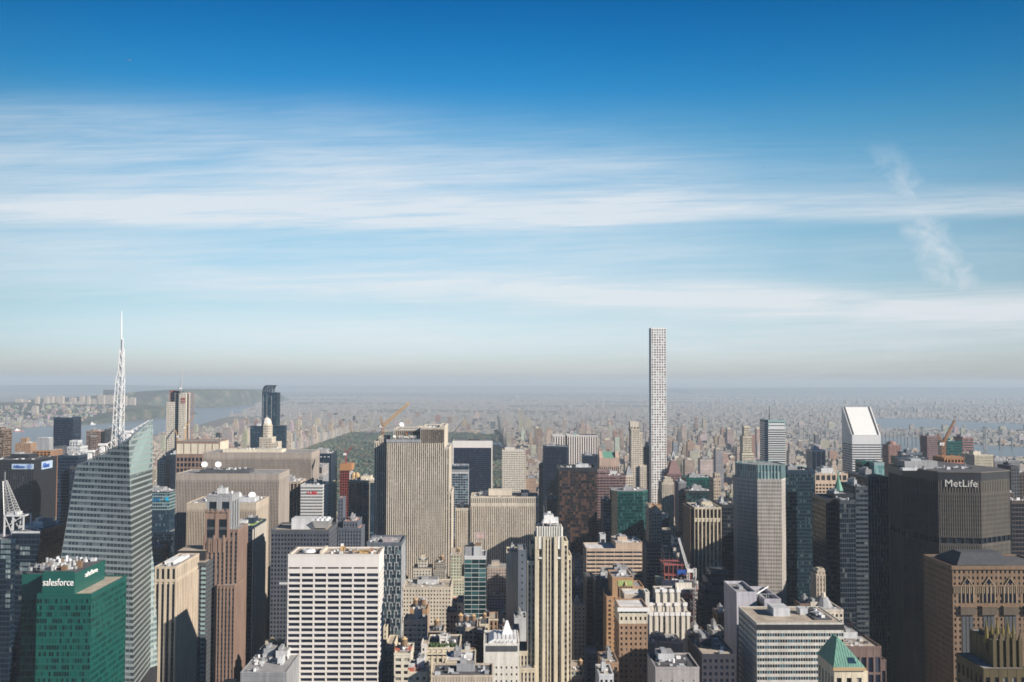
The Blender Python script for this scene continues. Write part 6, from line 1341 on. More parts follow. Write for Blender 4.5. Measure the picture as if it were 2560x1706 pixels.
B.plant(4, B.W, 6, 28, B.H+.3); B.done()
B = Building('office_building', 'tan brick tower with cream top storeys and bright white cornice', 'office building', 6, 875, 1108, 968, 680, D=26, wall=BRICK, st=(3.15, 3.75, .40, .48, 0, .05, .45), roof=ROOFW, clutter=False, crown=(10, CREAM, (3.15, 3.75, .4, .5, 0, .05, .45)))
a = B.acc('cornice'); a.box(-1.2, B.W+1.2, -1.4, -.12, B.H-1.6, B.H+.9, WHITEM, top=ROOFW); B.done()
B = Building('office_building', 'narrow tan block with dotted frieze behind the white cornice', 'office building', 6, 918, 1085, 862, 725, D=20, wall=TAN, st=(3.2, 3.75, .4, .48, 0, .05, .45), roof=ROOFW, clutter=False); B.pblock(6, 1085, 1120, 845, 2, 12, wall=stone('white_brick', (.68, .66, .61)), st=(9, 9, .02, .02, 0, .02, .1)); B.done()
# white prong crown deco
def prongs():
    W1 = stone('white_glazed_brick', (.64, .60, .53)); G1 = stone('grey_spandrel', (.17, .16, .15))
    B = Building('office_building', 'white deco building with rows of scalloped prong tops stepping back', 'office building', 6, 1128, 1450, 1015, 760, D=18, wall=W1, sp=G1, gl=GN, st=(3.0, 3.8, .5, .6, 0, .45, .6), clutter=False)
    B.pblock(6, 1120, 1428, 938, 8, 20, z0=B.H-3, st=(5.6, 20, .62, .95, 0, .5, .8), sp=G1); B.pblock(6, 1178, 1372, 830, 14, 16, z0=B.H-3, st=(5.6, 30, .62, .95, 0, .5, .8), sp=G1)
    a = B.acc('prong'); 
    for (x0_, x1_, t, yo, n, h) in ((1128, 1448, 1002, -.8, 8, 60), (1122, 1425, 922, 7.2, 5, 20), (1178, 1370, 812, 13.2, 4, 28)):
        for k in range(n):
            a = B.new('prong'); x = x0_+(x1_-x0_)*(k+.15)/(n-.7); q = B.L(x, t, yo, 6); a.box(q[0]-1.1, q[0]+1.1, yo, yo+1.1, q[2]-h, q[2], W1); a.box(q[0]-1.7, q[0]+1.7, yo-.3, yo+1.1, q[2]-2.2, q[2]+.3, WHITEM)
    B.plant(8, 40, 16, 26, B.L(1250, 830, 14, 6)[2]+.5, 12); B.done()
prongs()
# ================================================================== GROUND, WATER, HILLS
def pip(x, y, poly):
    c = False; n = len(poly); j = n-1
    for i in range(n):
        xi, yi = poly[i]; xj, yj = poly[j]
        if (yi > y) != (yj > y) and x < (xj-xi)*(y-yi)/(yj-yi)+xi: c = not c
        j = i
    return c
def groundmat():
    m, t, b = newmat('city_ground'); p = geo(t)
    n1 = t.noise(p, .004, 6, .7); n2 = t.noise(p, .05, 5, .65); n3 = t.noise(p, .0006, 4)
    a = t.ramp(n2, [(.3, (.05, .05, .05)), (.5, (.13, .12, .11)), (.62, (.26, .24, .21)), (.75, (.12, .11, .10))])
    g = t.ramp(n1, [(.40, (.10, .10, .10)), (.52, (.20, .19, .17)), (.60, (.06, .075, .045)), (.7, (.05, .07, .04))])
    c = t.mix(t.ramp(n3, [(.35, .3), (.65, .8)]), a, g); t.l.new(c, b.inputs['Base Color']); b.inputs['Roughness'].default_value = .95
    return m
a = Acc(); E = 90000; a.face([(-E, -4000, 0), (E, -4000, 0), (E, E, 0), (-E, E, 0)], groundmat()); g = a.build('ground', kind='structure')
def watermat():
    m, t, b = newmat('river_water'); p = geo(t); n = t.noise(p, .02, 5, .6)
    t.l.new(t.mix(n, (.12, .135, .145, 1), (.17, .185, .19, 1)), b.inputs['Base Color']); b.inputs['Roughness'].default_value = .32
    bp = t.node('ShaderNodeBump'); bp.inputs['Strength'].default_value = .25; t.l.new(t.noise(p, .15, 5, .6), bp.inputs['Height']); t.l.new(bp.outputs[0], b.inputs['Normal'])
    return m
WM = watermat(); WATER = []
def water(name, pts, z=.6, lab=None):
    w = [gnd(x, y) for x, y in pts]; poly = [(v.x, v.y) for v in w]; WATER.append(poly)
    a = Acc(); a.face([(v.x, v.y, z) for v in w], WM)
    ar = sum(w[i].x*w[(i+1) % len(w)].y-w[(i+1) % len(w)].x*w[i].y for i in range(len(w)))
    if ar < 0: a.f[0] = a.f[0][::-1]
    return a.build(name, kind='structure')
water('river_water', [(-500, 1470), (-420, 1128), (0, 1078), (90, 1069), (180, 1062), (306, 1047), (352, 1029), (428, 1019), (520, 1010), (590, 1001), (640, 998), (668, 998), (655, 1008), (630, 1018), (600, 1034), (520, 1056), (430, 1085), (300, 1120), (150, 1160), (0, 1215)])
water('strait_water', [(2150, 1052), (2190, 1046), (2330, 1047), (2430, 1056), (2560, 1060), (2800, 1064), (2800, 1078), (2450, 1078), (2330, 1073), (2180, 1075)])
water('channel_water', [(2170, 1100), (2200, 1092), (2290, 1096), (2345, 1108), (2420, 1112), (2560, 1118), (2800, 1124), (2800, 1165), (2500, 1145), (2400, 1140), (2330, 1136), (2200, 1142), (2160, 1128)])
water('reservoir_water', [(1100, 1104), (1180, 1103), (1252, 1106), (1256, 1118), (1190, 1123), (1105, 1119)])
def hill(name, crest, depth0, depth1, base_px, mat):
    """ridge whose crest follows picture points at distance depth0"""
    a = Acc(); n = len(crest); P = [at(x, y, d) for x, y, d in crest]
    fr = [Vector((p.x, p.y-(depth0), 0)) for p in P]; mid = [Vector((p.x, p.y-depth0*.35, p.z*.72)) for p in P]; bk = [Vector((p.x, p.y+depth1, p.z*.9)) for p in P]; bk0 = [Vector((p.x, p.y+depth1*1.4, 0)) for p in P]
    for i in range(n-1):
        for r0, r1 in ((fr, mid), (mid, P), (P, bk), (bk, bk0)): a.face([tuple(r0[i]), tuple(r0[i+1]), tuple(r1[i+1]), tuple(r1[i])], mat)
    a.face([tuple(v[0]) for v in (fr, mid, P, bk, bk0)][::-1], mat); a.face([tuple(v[-1]) for v in (fr, mid, P, bk, bk0)], mat)
    o = a.build(name, kind='structure'); return o
def woodmat(name, c0, c1, c2, sc=.03):
    m, t, b = newmat(name); p = geo(t); n = t.noise(p, sc, 5, .7)
    t.l.new(t.ramp(n, [(.35, c0), (.5, c1), (.66, c2)]), b.inputs['Base Color']); b.inputs['Roughness'].default_value = .95; return m
HM = woodmat('wooded_hill', (.015, .03, .022), (.045, .06, .04), (.14, .12, .085), .006)
rn = random.Random(3)
hill('palisade_hill', [(60, 1000, 11000), (140, 996, 11000), (230, 990, 11000), (300, 984, 11500), (350, 979, 12000), (420, 975, 12000), (480, 973, 12500), (540, 973, 13000), (572, 978, 13200), (586, 992, 13300), (592, 999, 13400)], 900, 2500, None, HM)
hill('far_hill', [(-900, 962, 30000), (-300, 961, 30000), (0, 964, 30000), (120, 963, 30000), (220, 962, 30000), (330, 965, 30000), (420, 968, 30000), (520, 968, 32000), (600, 970, 32000)], 3000, 3000, None, HM)
hill('near_shore_hill', [(-700, 1012, 9000), (-200, 1010, 9000), (0, 1008, 9000), (80, 1012, 9000), (200, 1014, 8800), (290, 1020, 8500), (340, 1026, 8300)], 1100, 1200, None, HM)
hill('distant_ridge', [(1700, 972, 32000), (1950, 970, 32000), (2250, 968, 32000), (2500, 969, 32000), (3000, 968, 32000), (3500, 970, 32000)], 3000, 3000, None, HM)

# ================================================================== CENTRAL WOOD (park)
PK0, PK1, PU0, PU1 = -872, 48, 2030, 6150
def park():
    a = Acc(); m, t, b = newmat('park_canopy'); ca = t.node('ShaderNodeAttribute', attribute_name='col'); n = t.noise(geo(t), .25, 4, .7)
    t.l.new(t.mix(t.ramp(n, [(.35, .45), (.65, 0)]), ca.outputs['Color'], (.014, .026, .020, 1)), b.inputs['Base Color']); b.inputs['Roughness'].default_value = .95
    r = random.Random(11)
    cols = [(.032, .058, .045), (.042, .072, .052), (.058, .085, .06), (.075, .09, .062), (.10, .09, .06), (.13, .10, .065), (.048, .07, .055)]
    clear = [(r.uniform(PK0+80, PK1-80), r.uniform(PU0, PU1), r.uniform(60, 130), r.uniform(40, 110)) for _ in range(26)]
    wt = WATER[3]
    for _ in range(15500):
        # denser sampling where the picture resolves trees
        v = PU0+1000+(PU1-PU0-1000)*r.random()**1.25 if r.random() < .93 else r.uniform(PU0, PU0+1000)
        u = r.uniform(PK0+6, PK1-6)
        if any(((u-c[0])/c[2])**2+((v-c[1])/c[3])**2 < 1 for c in clear) and r.random() < .93: continue
        x, y = fromgrid(u, v)
        if pip(x, y, wt): continue
        R = r.uniform(6, 10.5)*(1+.35*(v-3000)/3000 if v > 3000 else 1); h = r.uniform(12, 20)
        co = cols[min(6, int(r.random()**1.5*7))]; k = 1.2*r.uniform(.65, 1.35)*(1+.35*sin(x*.011+sin(y*.006)*2)*cos(y*.009)); co = tuple(q*k for q in co)
        # lumpy crown: three squashed rings
        n_ = 6; ph = r.random()*6; rings = []
        for zz, rr in ((h*.25, .75), (h*.6, 1.0), (h*.88, .62)):
            rings.append([(x+R*rr*r.uniform(.8, 1.15)*cos(ph+2*pi*i/n_), y+R*rr*r.uniform(.8, 1.15)*sin(ph+2*pi*i/n_), zz+r.uniform(-1.2, 1.2)) for i in range(n_)])
        top = (x+r.uniform(-1.5, 1.5), y+r.uniform(-1.5, 1.5), h+1)
        for q in range(2):
            for i in range(n_): j = (i+1) % n_; a.face([rings[q][i], rings[q][j], rings[q+1][j], rings[q+1][i]], m, col=co)
        for i in range(n_): a.face([rings[2][i], rings[2][(i+1) % n_], top], m, col=co)
    o = a.build('park_trees'); tag(o, 'green and russet tree canopy of the long city park', 'park trees', None, 'stuff')
    a = Acc(); gm = woodmat('park_lawn', (.05, .07, .03), (.09, .10, .045), (.16, .14, .08), .01)
    P = [fromgrid(u, v) for u, v in ((PK0, PU0), (PK1, PU0), (PK1, PU1), (PK0, PU1))]; a.face([(*p, .3) for p in P], gm); a.build('park_lawn_ground', kind='structure')
park()

# ================================================================== THE REST OF THE CITY
PM = pattern('small_windows_facade'); PMs = pattern('finer_windows_facade', 2.6, 3.2, .62)
PAL = [((.50, .42, .31), 'tan'), ((.58, .50, .38), 'cream'), ((.62, .56, .48), 'pale'), ((.30, .20, .14), 'brown'), ((.38, .22, .15), 'brick red'), ((.42, .36, .32), 'taupe'), ((.30, .31, .33), 'grey'), ((.66, .63, .58), 'white'), ((.12, .13, .15), 'dark'), ((.45, .33, .24), 'sandy')]
PW = [5, 5, 4, 3, 3, 4, 3, 2, 1.2, 4]
RO = [ROOFT, ROOFG, ROOFD, ROOFG]
AV = [-1850, -1600, -1350, -1100, -872, -510, -240, 48, 190, 330, 460, 590, 790, 990, 1180, 1290]
def uvface(a, p, q, z0, z1, m, col, u0=0.0):
    L_ = sqrt((q[0]-p[0])**2+(q[1]-p[1])**2); a.face([(p[0], p[1], z0), (q[0], q[1], z0), (q[0], q[1], z1), (p[0], p[1], z1)], m, col=col, uv=[(u0, z0), (u0+L_, z0), (u0+L_, z1), (u0, z1)])
def tower_mass(a, x0, x1, y0, y1, z0, z1, m, col, rm, back=True):
    uvface(a, (x0, y0), (x1, y0), z0, z1, m, col); uvface(a, (x1, y0), (x1, y1), z0, z1, m, col); uvface(a, (x0, y1), (x0, y0), z0, z1, m, col)
    if back: uvface(a, (x1, y1), (x0, y1), z0, z1, m, col)
    a.face([(x0, y0, z1), (x1, y0, z1), (x1, y1, z1), (x0, y1, z1)], rm)
CAND = []      # candidate fill buildings in grid coordinates
def clash(u0, u1, v0, v1):
    for f in FOOT:
        if u0 < f[1]+3 and u1 > f[0]-3 and v0 < f[3]+3 and v1 > f[2]-3: return True
    return False
rr = random.Random(21)
def infrustum(u, v): return v > 300 and abs(u+.02*v) < .56*v+60
def addc(u0, u1, v0, v1, h, zone):
    x, y = fromgrid((u0+u1)/2, v0)
    if not infrustum((u0+u1)/2, v0): 
        # a few blocks beyond the edges of the view so that light and shade stay true
        if not (v0 < 1700 and abs(u0) < .56*v0+420): return
    for w in WATER[:3]:
        if pip(x, y, w): return
    if v0 < 2600 and clash(u0, u1, v0, v1): return
    CAND.append((u0, u1, v0, v1, h, zone, rr.choices(range(len(PAL)), PW)[0], rr.random()))
st0 = 430
nst = 0
v = st0
while v < 9200:
    nst += 1
    for k in range(len(AV)-1):
        a0, a1 = AV[k]+12, AV[k+1]-12; um = (a0+a1)/2
        if not infrustum(um, v+60) and v > 1700: continue
        if PK0-5 < um < PK1+5 and PU0-20 < v < PU1: continue
        if v > 6200 and um < -1650 and v > 8000: pass
        for row in (0, 1):
            u = a0
            while u < a1-12:
                w = rr.uniform(16, 34) if v < 6000 else rr.uniform(20, 45); w = min(w, a1-u); d = 27; v0 = v+row*31
                edge = min(u-a0, a1-u-w) < 8
                if v < 700: h = rr.uniform(20, 55); zn = 'near'
                elif v < 1150: h = rr.uniform(30, 72) if rr.random() < .8 else rr.uniform(70, 95); zn = 'mid'
                elif v < 2030:
                    h = rr.uniform(35, 95) if rr.random() < .8 else rr.uniform(95, 130); zn = 'mid'
                    if um > 600: h = min(h, rr.uniform(30, 110))
                elif v < 6150:
                    far = (v-2030)/4100; h = rr.uniform(16, 55)
                    p_t = (.11 if edge else .03) if um > 100 else (.08 if edge else .025)
                    if rr.random() < p_t*(1.25-far): h = rr.uniform(70, 150)*(1-.25*far)
                    zn = 'east' if um > 48 else 'west'
                    if um < -1500: h *= .7
                else: h = rr.uniform(12, 26); zn = 'harlem'; h = rr.uniform(45, 75) if rr.random() < .025 else h
                addc(u, u+w-.6, v0, v0+d, h, zn)
                u += w
    v += 80.5
# park frontages
v = PU0+130
while v < PU1:
    w = rr.uniform(28, 52)
    h = rr.uniform(48, 66) if rr.random() < .8 else rr.uniform(80, 110); addc(PK0-42, PK0-14, v, v+w, h, 'west row'); 
    if h > 80: CAND[-1:] and None
    h = rr.uniform(42, 60) if rr.random() < .85 else rr.uniform(70, 95); addc(PK1+14, PK1+44, v, v+w, h, 'east row'); v += w+rr.uniform(1, 16)
# far plains: Bronx, Queens, New Jersey
for _ in range(26000):
    v = 9200+13000*rr.random()**1.6; u = rr.uniform(-.30*v, .60*v); s_ = rr.uniform(14, 42)*(1+(v-9000)/12000)
    h = rr.uniform(5, 11) if rr.random() < .965 else rr.uniform(20, 48)
    if sin(u*.0013+2*sin(v*.0007))+sin(v*.0019+u*.0006)+.5*sin(u*.004) > .95 and rr.random() < .93: continue
    addc(u, u+s_, v, v+s_*rr.uniform(.5, 1), h, 'far')
for _ in range(5000):
    v = 3200+6500*rr.random(); u = rr.uniform(1330, 1330+.4*v)
    if u < 2300 and v > 5200 and rr.random() < .5: continue
    s_ = rr.uniform(14, 42); h = rr.uniform(6, 14) if rr.random() < .95 else rr.uniform(25, 50); addc(u, u+s_, v, v+s_*.7, h, 'queens')
for _ in range(1700):
    v = 6200+6500*rr.random(); u = rr.uniform(-.56*v, -.34*v); s_ = rr.uniform(14, 34); 
    # only on the far bank: strip west of the river
    x, y = fromgrid(u, v); p = proj((x, y, 0))
    if not p or p[0] > 360 or p[1] > 1075 or p[1] < 1025: continue
    addc(u, u+s_, v, v+s_*.7, rr.uniform(8, 22), 'jersey')
# visible area of each candidate with a skyline sweep from near to far
NX = 2700
sky = [9999.0]*NX; items = [(s_[0], 0, s_) for s_ in SKY]
for i, c in enumerate(CAND): items.append((fromgrid(c[0], c[2])[1], 1, i))
items.sort(key=lambda t: t[0])
AREA = {}
for d_, k, it in items:
    if k == 0:
        _, x0_, x1_, yt, _ = it; 
        for x in range(max(0, int(x0_)+60), min(NX, int(x1_)+60)): sky[x] = min(sky[x], yt)
    else:
        u0, u1, v0, v1, h, zn, ci, q = CAND[it]
        A_ = proj((*fromgrid(u0, v0), h)); B_ = proj((*fromgrid(u1, v0), h)); D_ = proj((*fromgrid(u1 if u1 < 0 else u0, v1), h))
        if not A_ or not B_ or not D_: AREA[it] = 0; continue
        x0_, x1_ = min(A_[0], D_[0]), max(B_[0], D_[0]); yt = (A_[1]+B_[1])/2; s_ = 0; gy = proj((*fromgrid(u0, v0), 0))[1]
        lo, hi = int(x0_)+60, int(x1_)+60
        for x in range(max(60, lo), min(2620, hi)):
            b_ = min(sky[x], 1712, gy+5)
            if b_ > yt: s_ += b_-yt
        AREA[it] = s_
        for x in range(max(0, lo), min(NX, hi)): sky[x] = min(sky[x], yt)
order = sorted((i for i in AREA if AREA[i] > 0), key=lambda i: -AREA[i])
NIND = 215
IND = order[:NIND]; INDS = set(IND)
def extras(r, a, x0, x1, y0, y1, z, wallm, col, rm):
    w, d = x1-x0, y1-y0
    if w > 8 and d > 8:
        pw, pd = w*r.uniform(.25, .5), d*r.uniform(.3, .5); px_, py_ = x0+r.uniform(.1, .5)*w, y0+r.uniform(.2, .5)*d; tower_mass(a, px_, px_+pw, py_, py_+pd, z, z+r.uniform(3, 7), STN, None, rm)
        for _ in range(3): bx, by = x0+r.random()*(w-3), y0+r.random()*(d-3); a.box(bx, bx+2, by, by+2, z, z+1.5, random.choice([GALV, WHITEM, DGREY]), skip='u')
STN = TAN
def ztop_steps(r, h, u0, u1, v0, v1):
    """plan of a stepped mass: list of (x0,x1,y0,y1,z0,z1) relative"""
    w, d = u1-u0, v1-v0; out = []
    if h > 45 and r.random() < .5:
        k = r.uniform(.55, .85); out.append((0, w, 0, d, 0, h*k)); i = min(w, d)*r.uniform(.1, .18); out.append((i, w-i, i, d-i, h*k, h))
        if r.random() < .4: out[-1] = (i, w-i, i, d-i, h*k, h*.93); out.append((2*i, w-2*i, 2*i, d-2*i, h*.93, h))
    elif h > 70 and r.random() < .4: i = w*.25; out += [(0, w, 0, d, 0, h*.93), (i, w-i, d*.2, d*.8, h*.93, h)]
    else: out.append((0, w, 0, d, 0, h))
    return out
LANDX = [(95, 'the black block with pale blue signs'), (300, 'the lattice spire'), (440, 'the half clad pale tower'), (672, 'the curved blue skyscraper'), (930, 'the big orange yellow crane'), (1100, 'the white framed navy slab'),
         (1276, 'the cream square windowed tower'), (1437, 'the striped marble tower'), (1590, 'the slender limestone hotel'), (1646, 'the pencil thin skyscraper'), (1866, 'the cream balcony tower'), (1945, 'the mast topped tower'), (2152, 'the sloping roof tower'), (2370, 'the rust orange crane'), (2500, 'the right edge')]
LABN = {}
def height_word(h): return 'low' if h < 30 else 'mid height' if h < 60 else 'tall' if h < 95 else 'very tall'
recs = []
for i in IND:
    u0, u1, v0, v1, h, zn, ci, q = CAND[i]; r = random.Random(i)
    ox, oy = fromgrid(u0, v0); p = proj((*fromgrid((u0+u1)/2, v0), h)); lm = min(LANDX, key=lambda l: abs(l[0]-p[0])); side = 'left of' if p[0] < lm[0]-8 else 'right of' if p[0] > lm[0]+8 else 'behind'
    steps = ztop_steps(r, h, u0, u1, v0, v1)
    kind = 'apartment_tower' if h > 60 else 'apartment_block'
    if zn in ('near', 'mid'): kind = 'office_building'
    place = {'near': 'down among the nearer streets', 'mid': 'among the midtown streets', 'east': 'in the hazy uptown cluster', 'west': 'in the streets left of the park', 'west row': 'in the row edging the park\'s left side', 'east row': 'in the row edging the park\'s right side', 'harlem': 'beyond the park', 'far': 'on the far plain', 'queens': 'across the right hand water', 'jersey': 'on the far river bank'}[zn]
    form = 'stepped' if len(steps) > 1 else 'flat topped'
    recs.append([i, kind, f"{height_word(h)} {PAL[ci][1]} {form} {kind.split('_')[1]}", place, side, lm[1], p[0], steps, zn, r])
byk = {}
for rc in recs: byk.setdefault((rc[2], rc[3], rc[4], rc[5]), []).append(rc)
ORD = ['leftmost', 'second from left', 'third from left', 'fourth from left', 'fifth from left', 'sixth from left', 'seventh from left', 'eighth from left', 'ninth from left', 'tenth from left', 'eleventh from left', 'twelfth from left']
short_place = {'down among the nearer streets': 'in the nearer streets', 'among the midtown streets': 'in midtown', 'in the hazy uptown cluster': 'uptown'}
for key, lst in byk.items():
    lst.sort(key=lambda rc: rc[6])
    for n_, rc in enumerate(lst):
        base = f"{rc[2]} {short_place.get(rc[3], rc[3])} {rc[4]} {rc[5]}"
        if len(lst) > 1: base = f"{rc[2]} {ORD[min(n_, 11)]} of {len(lst)} {rc[4]} {rc[5]}"
        rc.append(' '.join(base.split()[:16]))
for rc in recs:
    i, kind, _, _, _, _, _, steps, zn, r, lab = rc
    u0, u1, v0, v1, h, zn, ci, q = CAND[i]; ox, oy = fromgrid(u0, v0)
    e = empty(kind, (ox, oy, 0), GA); tag(e, lab, kind.replace('_', ' '), {'near': 'low blocks in the near streets', 'mid': 'midtown infill blocks', 'east': 'uptown apartment houses', 'west': 'apartment houses west of the park', 'west row': 'row of houses on the park edge', 'east row': 'row of houses on the park edge', 'harlem': 'blocks beyond the park', 'far': 'far blocks', 'queens': 'blocks across the water', 'jersey': 'blocks on the far bank'}[zn])
    col = tuple(c*r.uniform(.85, 1.15) for c in PAL[ci][0]); a = Acc(); m = PM if r.random() < .6 else PMs; ro = RO[int(q*4) % 4]; b = Acc(); rp = Acc()
    for (x0_, x1_, y0_, y1_, z0_, z1_) in steps:
        for (p0, p1) in (((x0_, y0_), (x1_, y0_)), ((x1_, y0_), (x1_, y1_)), ((x1_, y1_), (x0_, y1_)), ((x0_, y1_), (x0_, y0_))): uvface(a, p0, p1, z0_, z1_, m, col)
        # string courses and corner piers give the front real relief
        z = z0_+h*.2
        while z < z1_ and v0 < 3200: a.box(x0_-.3, x1_+.3, y0_-.3, y0_, z, z+.8, STN, skip='b'); z += max(12, h*.25)
        b.box(x0_-.25, x1_+.25, y0_-.25, y1_+.25, z1_, z1_+.9, STN, top=ro)
    x0_, x1_, y0_, y1_, _, z1_ = steps[-1]
    w, d = x1_-x0_, y1_-y0_
    a.build('wall', e); b.build('roof', e)
    pw, pd = w*r.uniform(.3, .55), d*r.uniform(.3, .5); px_, py_ = x0_+r.uniform(.05, .4)*w, y0_+r.uniform(.2, .45)*d; rp.box(px_, px_+pw, py_, py_+pd, z1_+.9, z1_+r.uniform(4, 8), r.choice([TAN, GREY, BRICK, CREAM]), top=ro, skip='u'); rp.build('penthouse', e)
    if v0 < 2600:
        c_ = Acc()
        for _ in range(7): bx, by = x0_+r.random()*(w-3), y0_+r.random()*(d-3); c_.box(bx, bx+r.uniform(1, 2.6), by, by+2, z1_+.9, z1_+r.uniform(1.8, 3.2), r.choice([GALV, WHITEM, DGREY, LGREY]), skip='u')
        if r.random() < .55: bx, by = x0_+w*.75, y0_+d*.4; c_.cyl(bx, by, z1_+3, z1_+7, 2, 2, WOOD, 8); c_.cyl(bx, by, z1_+7, z1_+9, 2.2, .1, TANKY, 8)
        c_.build('rooftop_plant', e)
a = Acc(); lowd = Acc()
for i in range(len(CAND)):
    if i in INDS: continue
    u0, u1, v0, v1, h, zn, ci, q = CAND[i]; ar = AREA.get(i, 0); inframe = ar > 0
    if not inframe and v0 > 1700: continue
    fm = min(.92, max(0, (v0-2500)/6500)); col = tuple((c*(.85+.3*q))*(1-fm)+g_*fm for c, g_ in zip(PAL[ci][0], (.44, .42, .40))); P = [fromgrid(*p) for p in ((u0, v0), (u1, v0), (u1, v1), (u0, v1))]  # walls fade with distance to a pale mean, haze put into the colour
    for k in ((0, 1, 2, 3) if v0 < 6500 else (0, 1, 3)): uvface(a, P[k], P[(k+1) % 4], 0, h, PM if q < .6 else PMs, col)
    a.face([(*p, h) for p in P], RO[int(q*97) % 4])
    if v0 < 5000 and h > 14:
        w, d = u1-u0, v1-v0; g0, g1, k0, k1 = u0+w*.2, u0+w*(.4+.2*q), v0+d*.3, v0+d*.65; Q = [fromgrid(*p) for p in ((g0, k0), (g1, k0), (g1, k1), (g0, k1))]
        for k in range(4): uvface(a, Q[k], Q[(k+1) % 4], h, h+4+3*q, STN, None)
        a.face([(*p, h+4+3*q) for p in Q], RO[int(q*31) % 4])
from mathutils.bvhtree import BVHTree
hm = bpy.data.objects['near_shore_hill'].data; bvh = BVHTree.FromPolygons([v.co.copy() for v in hm.vertices], [tuple(p.vertices) for p in hm.polygons])
for _ in range(800):
    px, py = rr.uniform(-60, 345), 1068-52*rr.random()**1.3; r_ = ray(px, py).normalized(); hit = bvh.ray_cast(Vector((0, 0, CAMZ)), r_)[0]
    if hit is None: hit = gnd(px, py)
    if hit.y > 9200 or any(pip(hit.x, hit.y, w_) for w_ in WATER): continue
    s_ = rr.uniform(8, 24); h = rr.uniform(7, 16) if rr.random() < .9 else rr.uniform(20, 40); col = tuple(c*rr.uniform(.7, 1.2) for c in PAL[rr.choice((0, 1, 2, 7, 5, 6))][0]); x, y, z = hit
    P = [(x, y), (x+s_, y), (x+s_, y+s_*.6), (x, y+s_*.6)]
    for k in (0, 1, 3): uvface(a, P[k], P[(k+1) % 4], z-4, z+h, PM, col)
    a.face([(*p, z+h) for p in P], RO[int(s_) % 4])
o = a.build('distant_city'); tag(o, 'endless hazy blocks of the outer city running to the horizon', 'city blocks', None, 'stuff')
print('CAND', len(CAND), 'visible', len(order), 'cut area', AREA[IND[-1]])

# towers on the far bank of the river
NJ = [(284, 312, 792), (357, 388, 792), (395, 431, 790), (452, 480, 792), (482, 514, 790), (515, 575, 838), (565, 612, 800), (648, 682, 788), (707, 728, 790), (795, 850, 780), (868, 922, 782), (843, 925, 735), (1000, 1030, 788), (1050, 1100, 800), (125, 172, 812), (172, 236, 820), (875, 930, 888), (745, 800, 812), (260, 300, 870), (830, 900, 938), (612, 670, 835)]
nm_ = ['slim', 'narrow', 'pale', 'plain', 'broad', 'wide low', 'stepped', 'tall thin', 'small thin', 'broad cream', 'second broad cream', 'dark glass', 'short', 'long low', 'shaded grey', 'large sunlit', 'brown', 'dim', 'grey low', 'waterside brown', 'cream low']
for k, (x0_, x1_, t) in enumerate(NJ):
    Y = (9300 + (k % 4)*180) if t < 850 else 8100+(k % 3)*60; px0, py0 = cp(1, x0_, t); px1, _ = cp(1, x1_, t); A_, B_ = at(px0, py0, Y), at(px1, py0, Y); e = empty('apartment_tower', (A_.x, A_.y, 0), 0)
    c_ = (.10, .12, .15) if k == 11 else (.34, .25, .2) if k in (16, 19) else (.60, .52, .44)
    side = 'left of' if px0 < 280 else 'right of'
    tag(e, f'{nm_[k]} apartment slab on the far river bank {side} the spire', 'apartment tower', 'apartment slabs across the river')
    a = Acc(); w = B_.x-A_.x
    for (p0, p1) in (((0, 0), (w, 0)), ((w, 0), (w, 40)), ((w, 40), (0, 40)), ((0, 40), (0, 0))): uvface(a, p0, p1, 0, A_.z, PM, c_)
    a.build('wall', e); a = Acc(); a.box(-.3, w+.3, -.3, 40.3, A_.z, A_.z+1.5, TAN, top=ROOFG); a.box(w*.3, w*.6, 10, 25, A_.z+1.5, A_.z+6, TAN, skip='u'); a.build('roof', e)

# bridges over the strait
def bridge(name, lab, p0, p1, Y, ztop_py, towers, piers, mat):
    A_ = at(p0[0], p0[1], Y); B_ = at(p1[0], p1[1], Y); e = empty(name, (A_.x, Y, 0), 0); tag(e, lab, 'bridge'); w = B_.x-A_.x; z = A_.z; dz = B_.z-A_.z
    a = Acc(); n = 24
    for k in range(n): u0, u1 = w*k/n, w*(k+1)/n; z0_, z1_ = z+dz*k/n, z+dz*(k+1)/n; a.bar((u0, 0, z0_), (u1, 0, z1_), 2.2, mat); a.bar((u0, 0, z0_+6), (u1, 0, z1_+6), 1.2, mat)
    a.build('deck', e)
    for px in piers: P = at(px, p0[1], Y); a = Acc(); a.box(P.x-A_.x-2, P.x-A_.x+2, -5, 5, 0, z+dz*(P.x-A_.x)/w, mat); a.build('pier', e)
    tz = None
    for px in towers:
        P = at(px, ztop_py, Y); x = P.x-A_.x; a = Acc()
        for y in (-10, 10): a.box(x-4, x+4, y-3, y+3, 0, P.z, mat)
        a.box(x-3.4, x+3.4, -7, 7, P.z-8, P.z-2, mat); a.box(x-3.4, x+3.4, -7, 7, z+8, z+14, mat); a.build('bridge_tower', e); tz = P.z
    if towers:
        xs = [at(px, ztop_py, Y).x-A_.x for px in towers]; a = Acc(); n = 14
        for y in (-10, 10):
            for k in range(n):
                f = lambda t: z+8+(tz-z-8)*(2*t-1)**2
                t0, t1 = k/n, (k+1)/n; a.bar((xs[0]+(xs[1]-xs[0])*t0, y, f(t0)), (xs[0]+(xs[1]-xs[0])*t1, y, f(t1)), 1.0, mat)
            a.bar((xs[0], y, tz), (xs[0]-(xs[1]-xs[0])*.45, y, z+4), 1.0, mat); a.bar((xs[1], y, tz), (xs[1]+(xs[1]-xs[0])*.45, y, z+4), 1.0, mat)
        a.build('suspension_cable', e)
BM = stone('bridge_steel', (.22, .24, .25))
bridge('viaduct_bridge', 'long grey viaduct on many piers crossing the right hand water', (2196, 1080), (2348, 1081), 5200, 0, [], [2196+9.5*k for k in range(17)], BM)
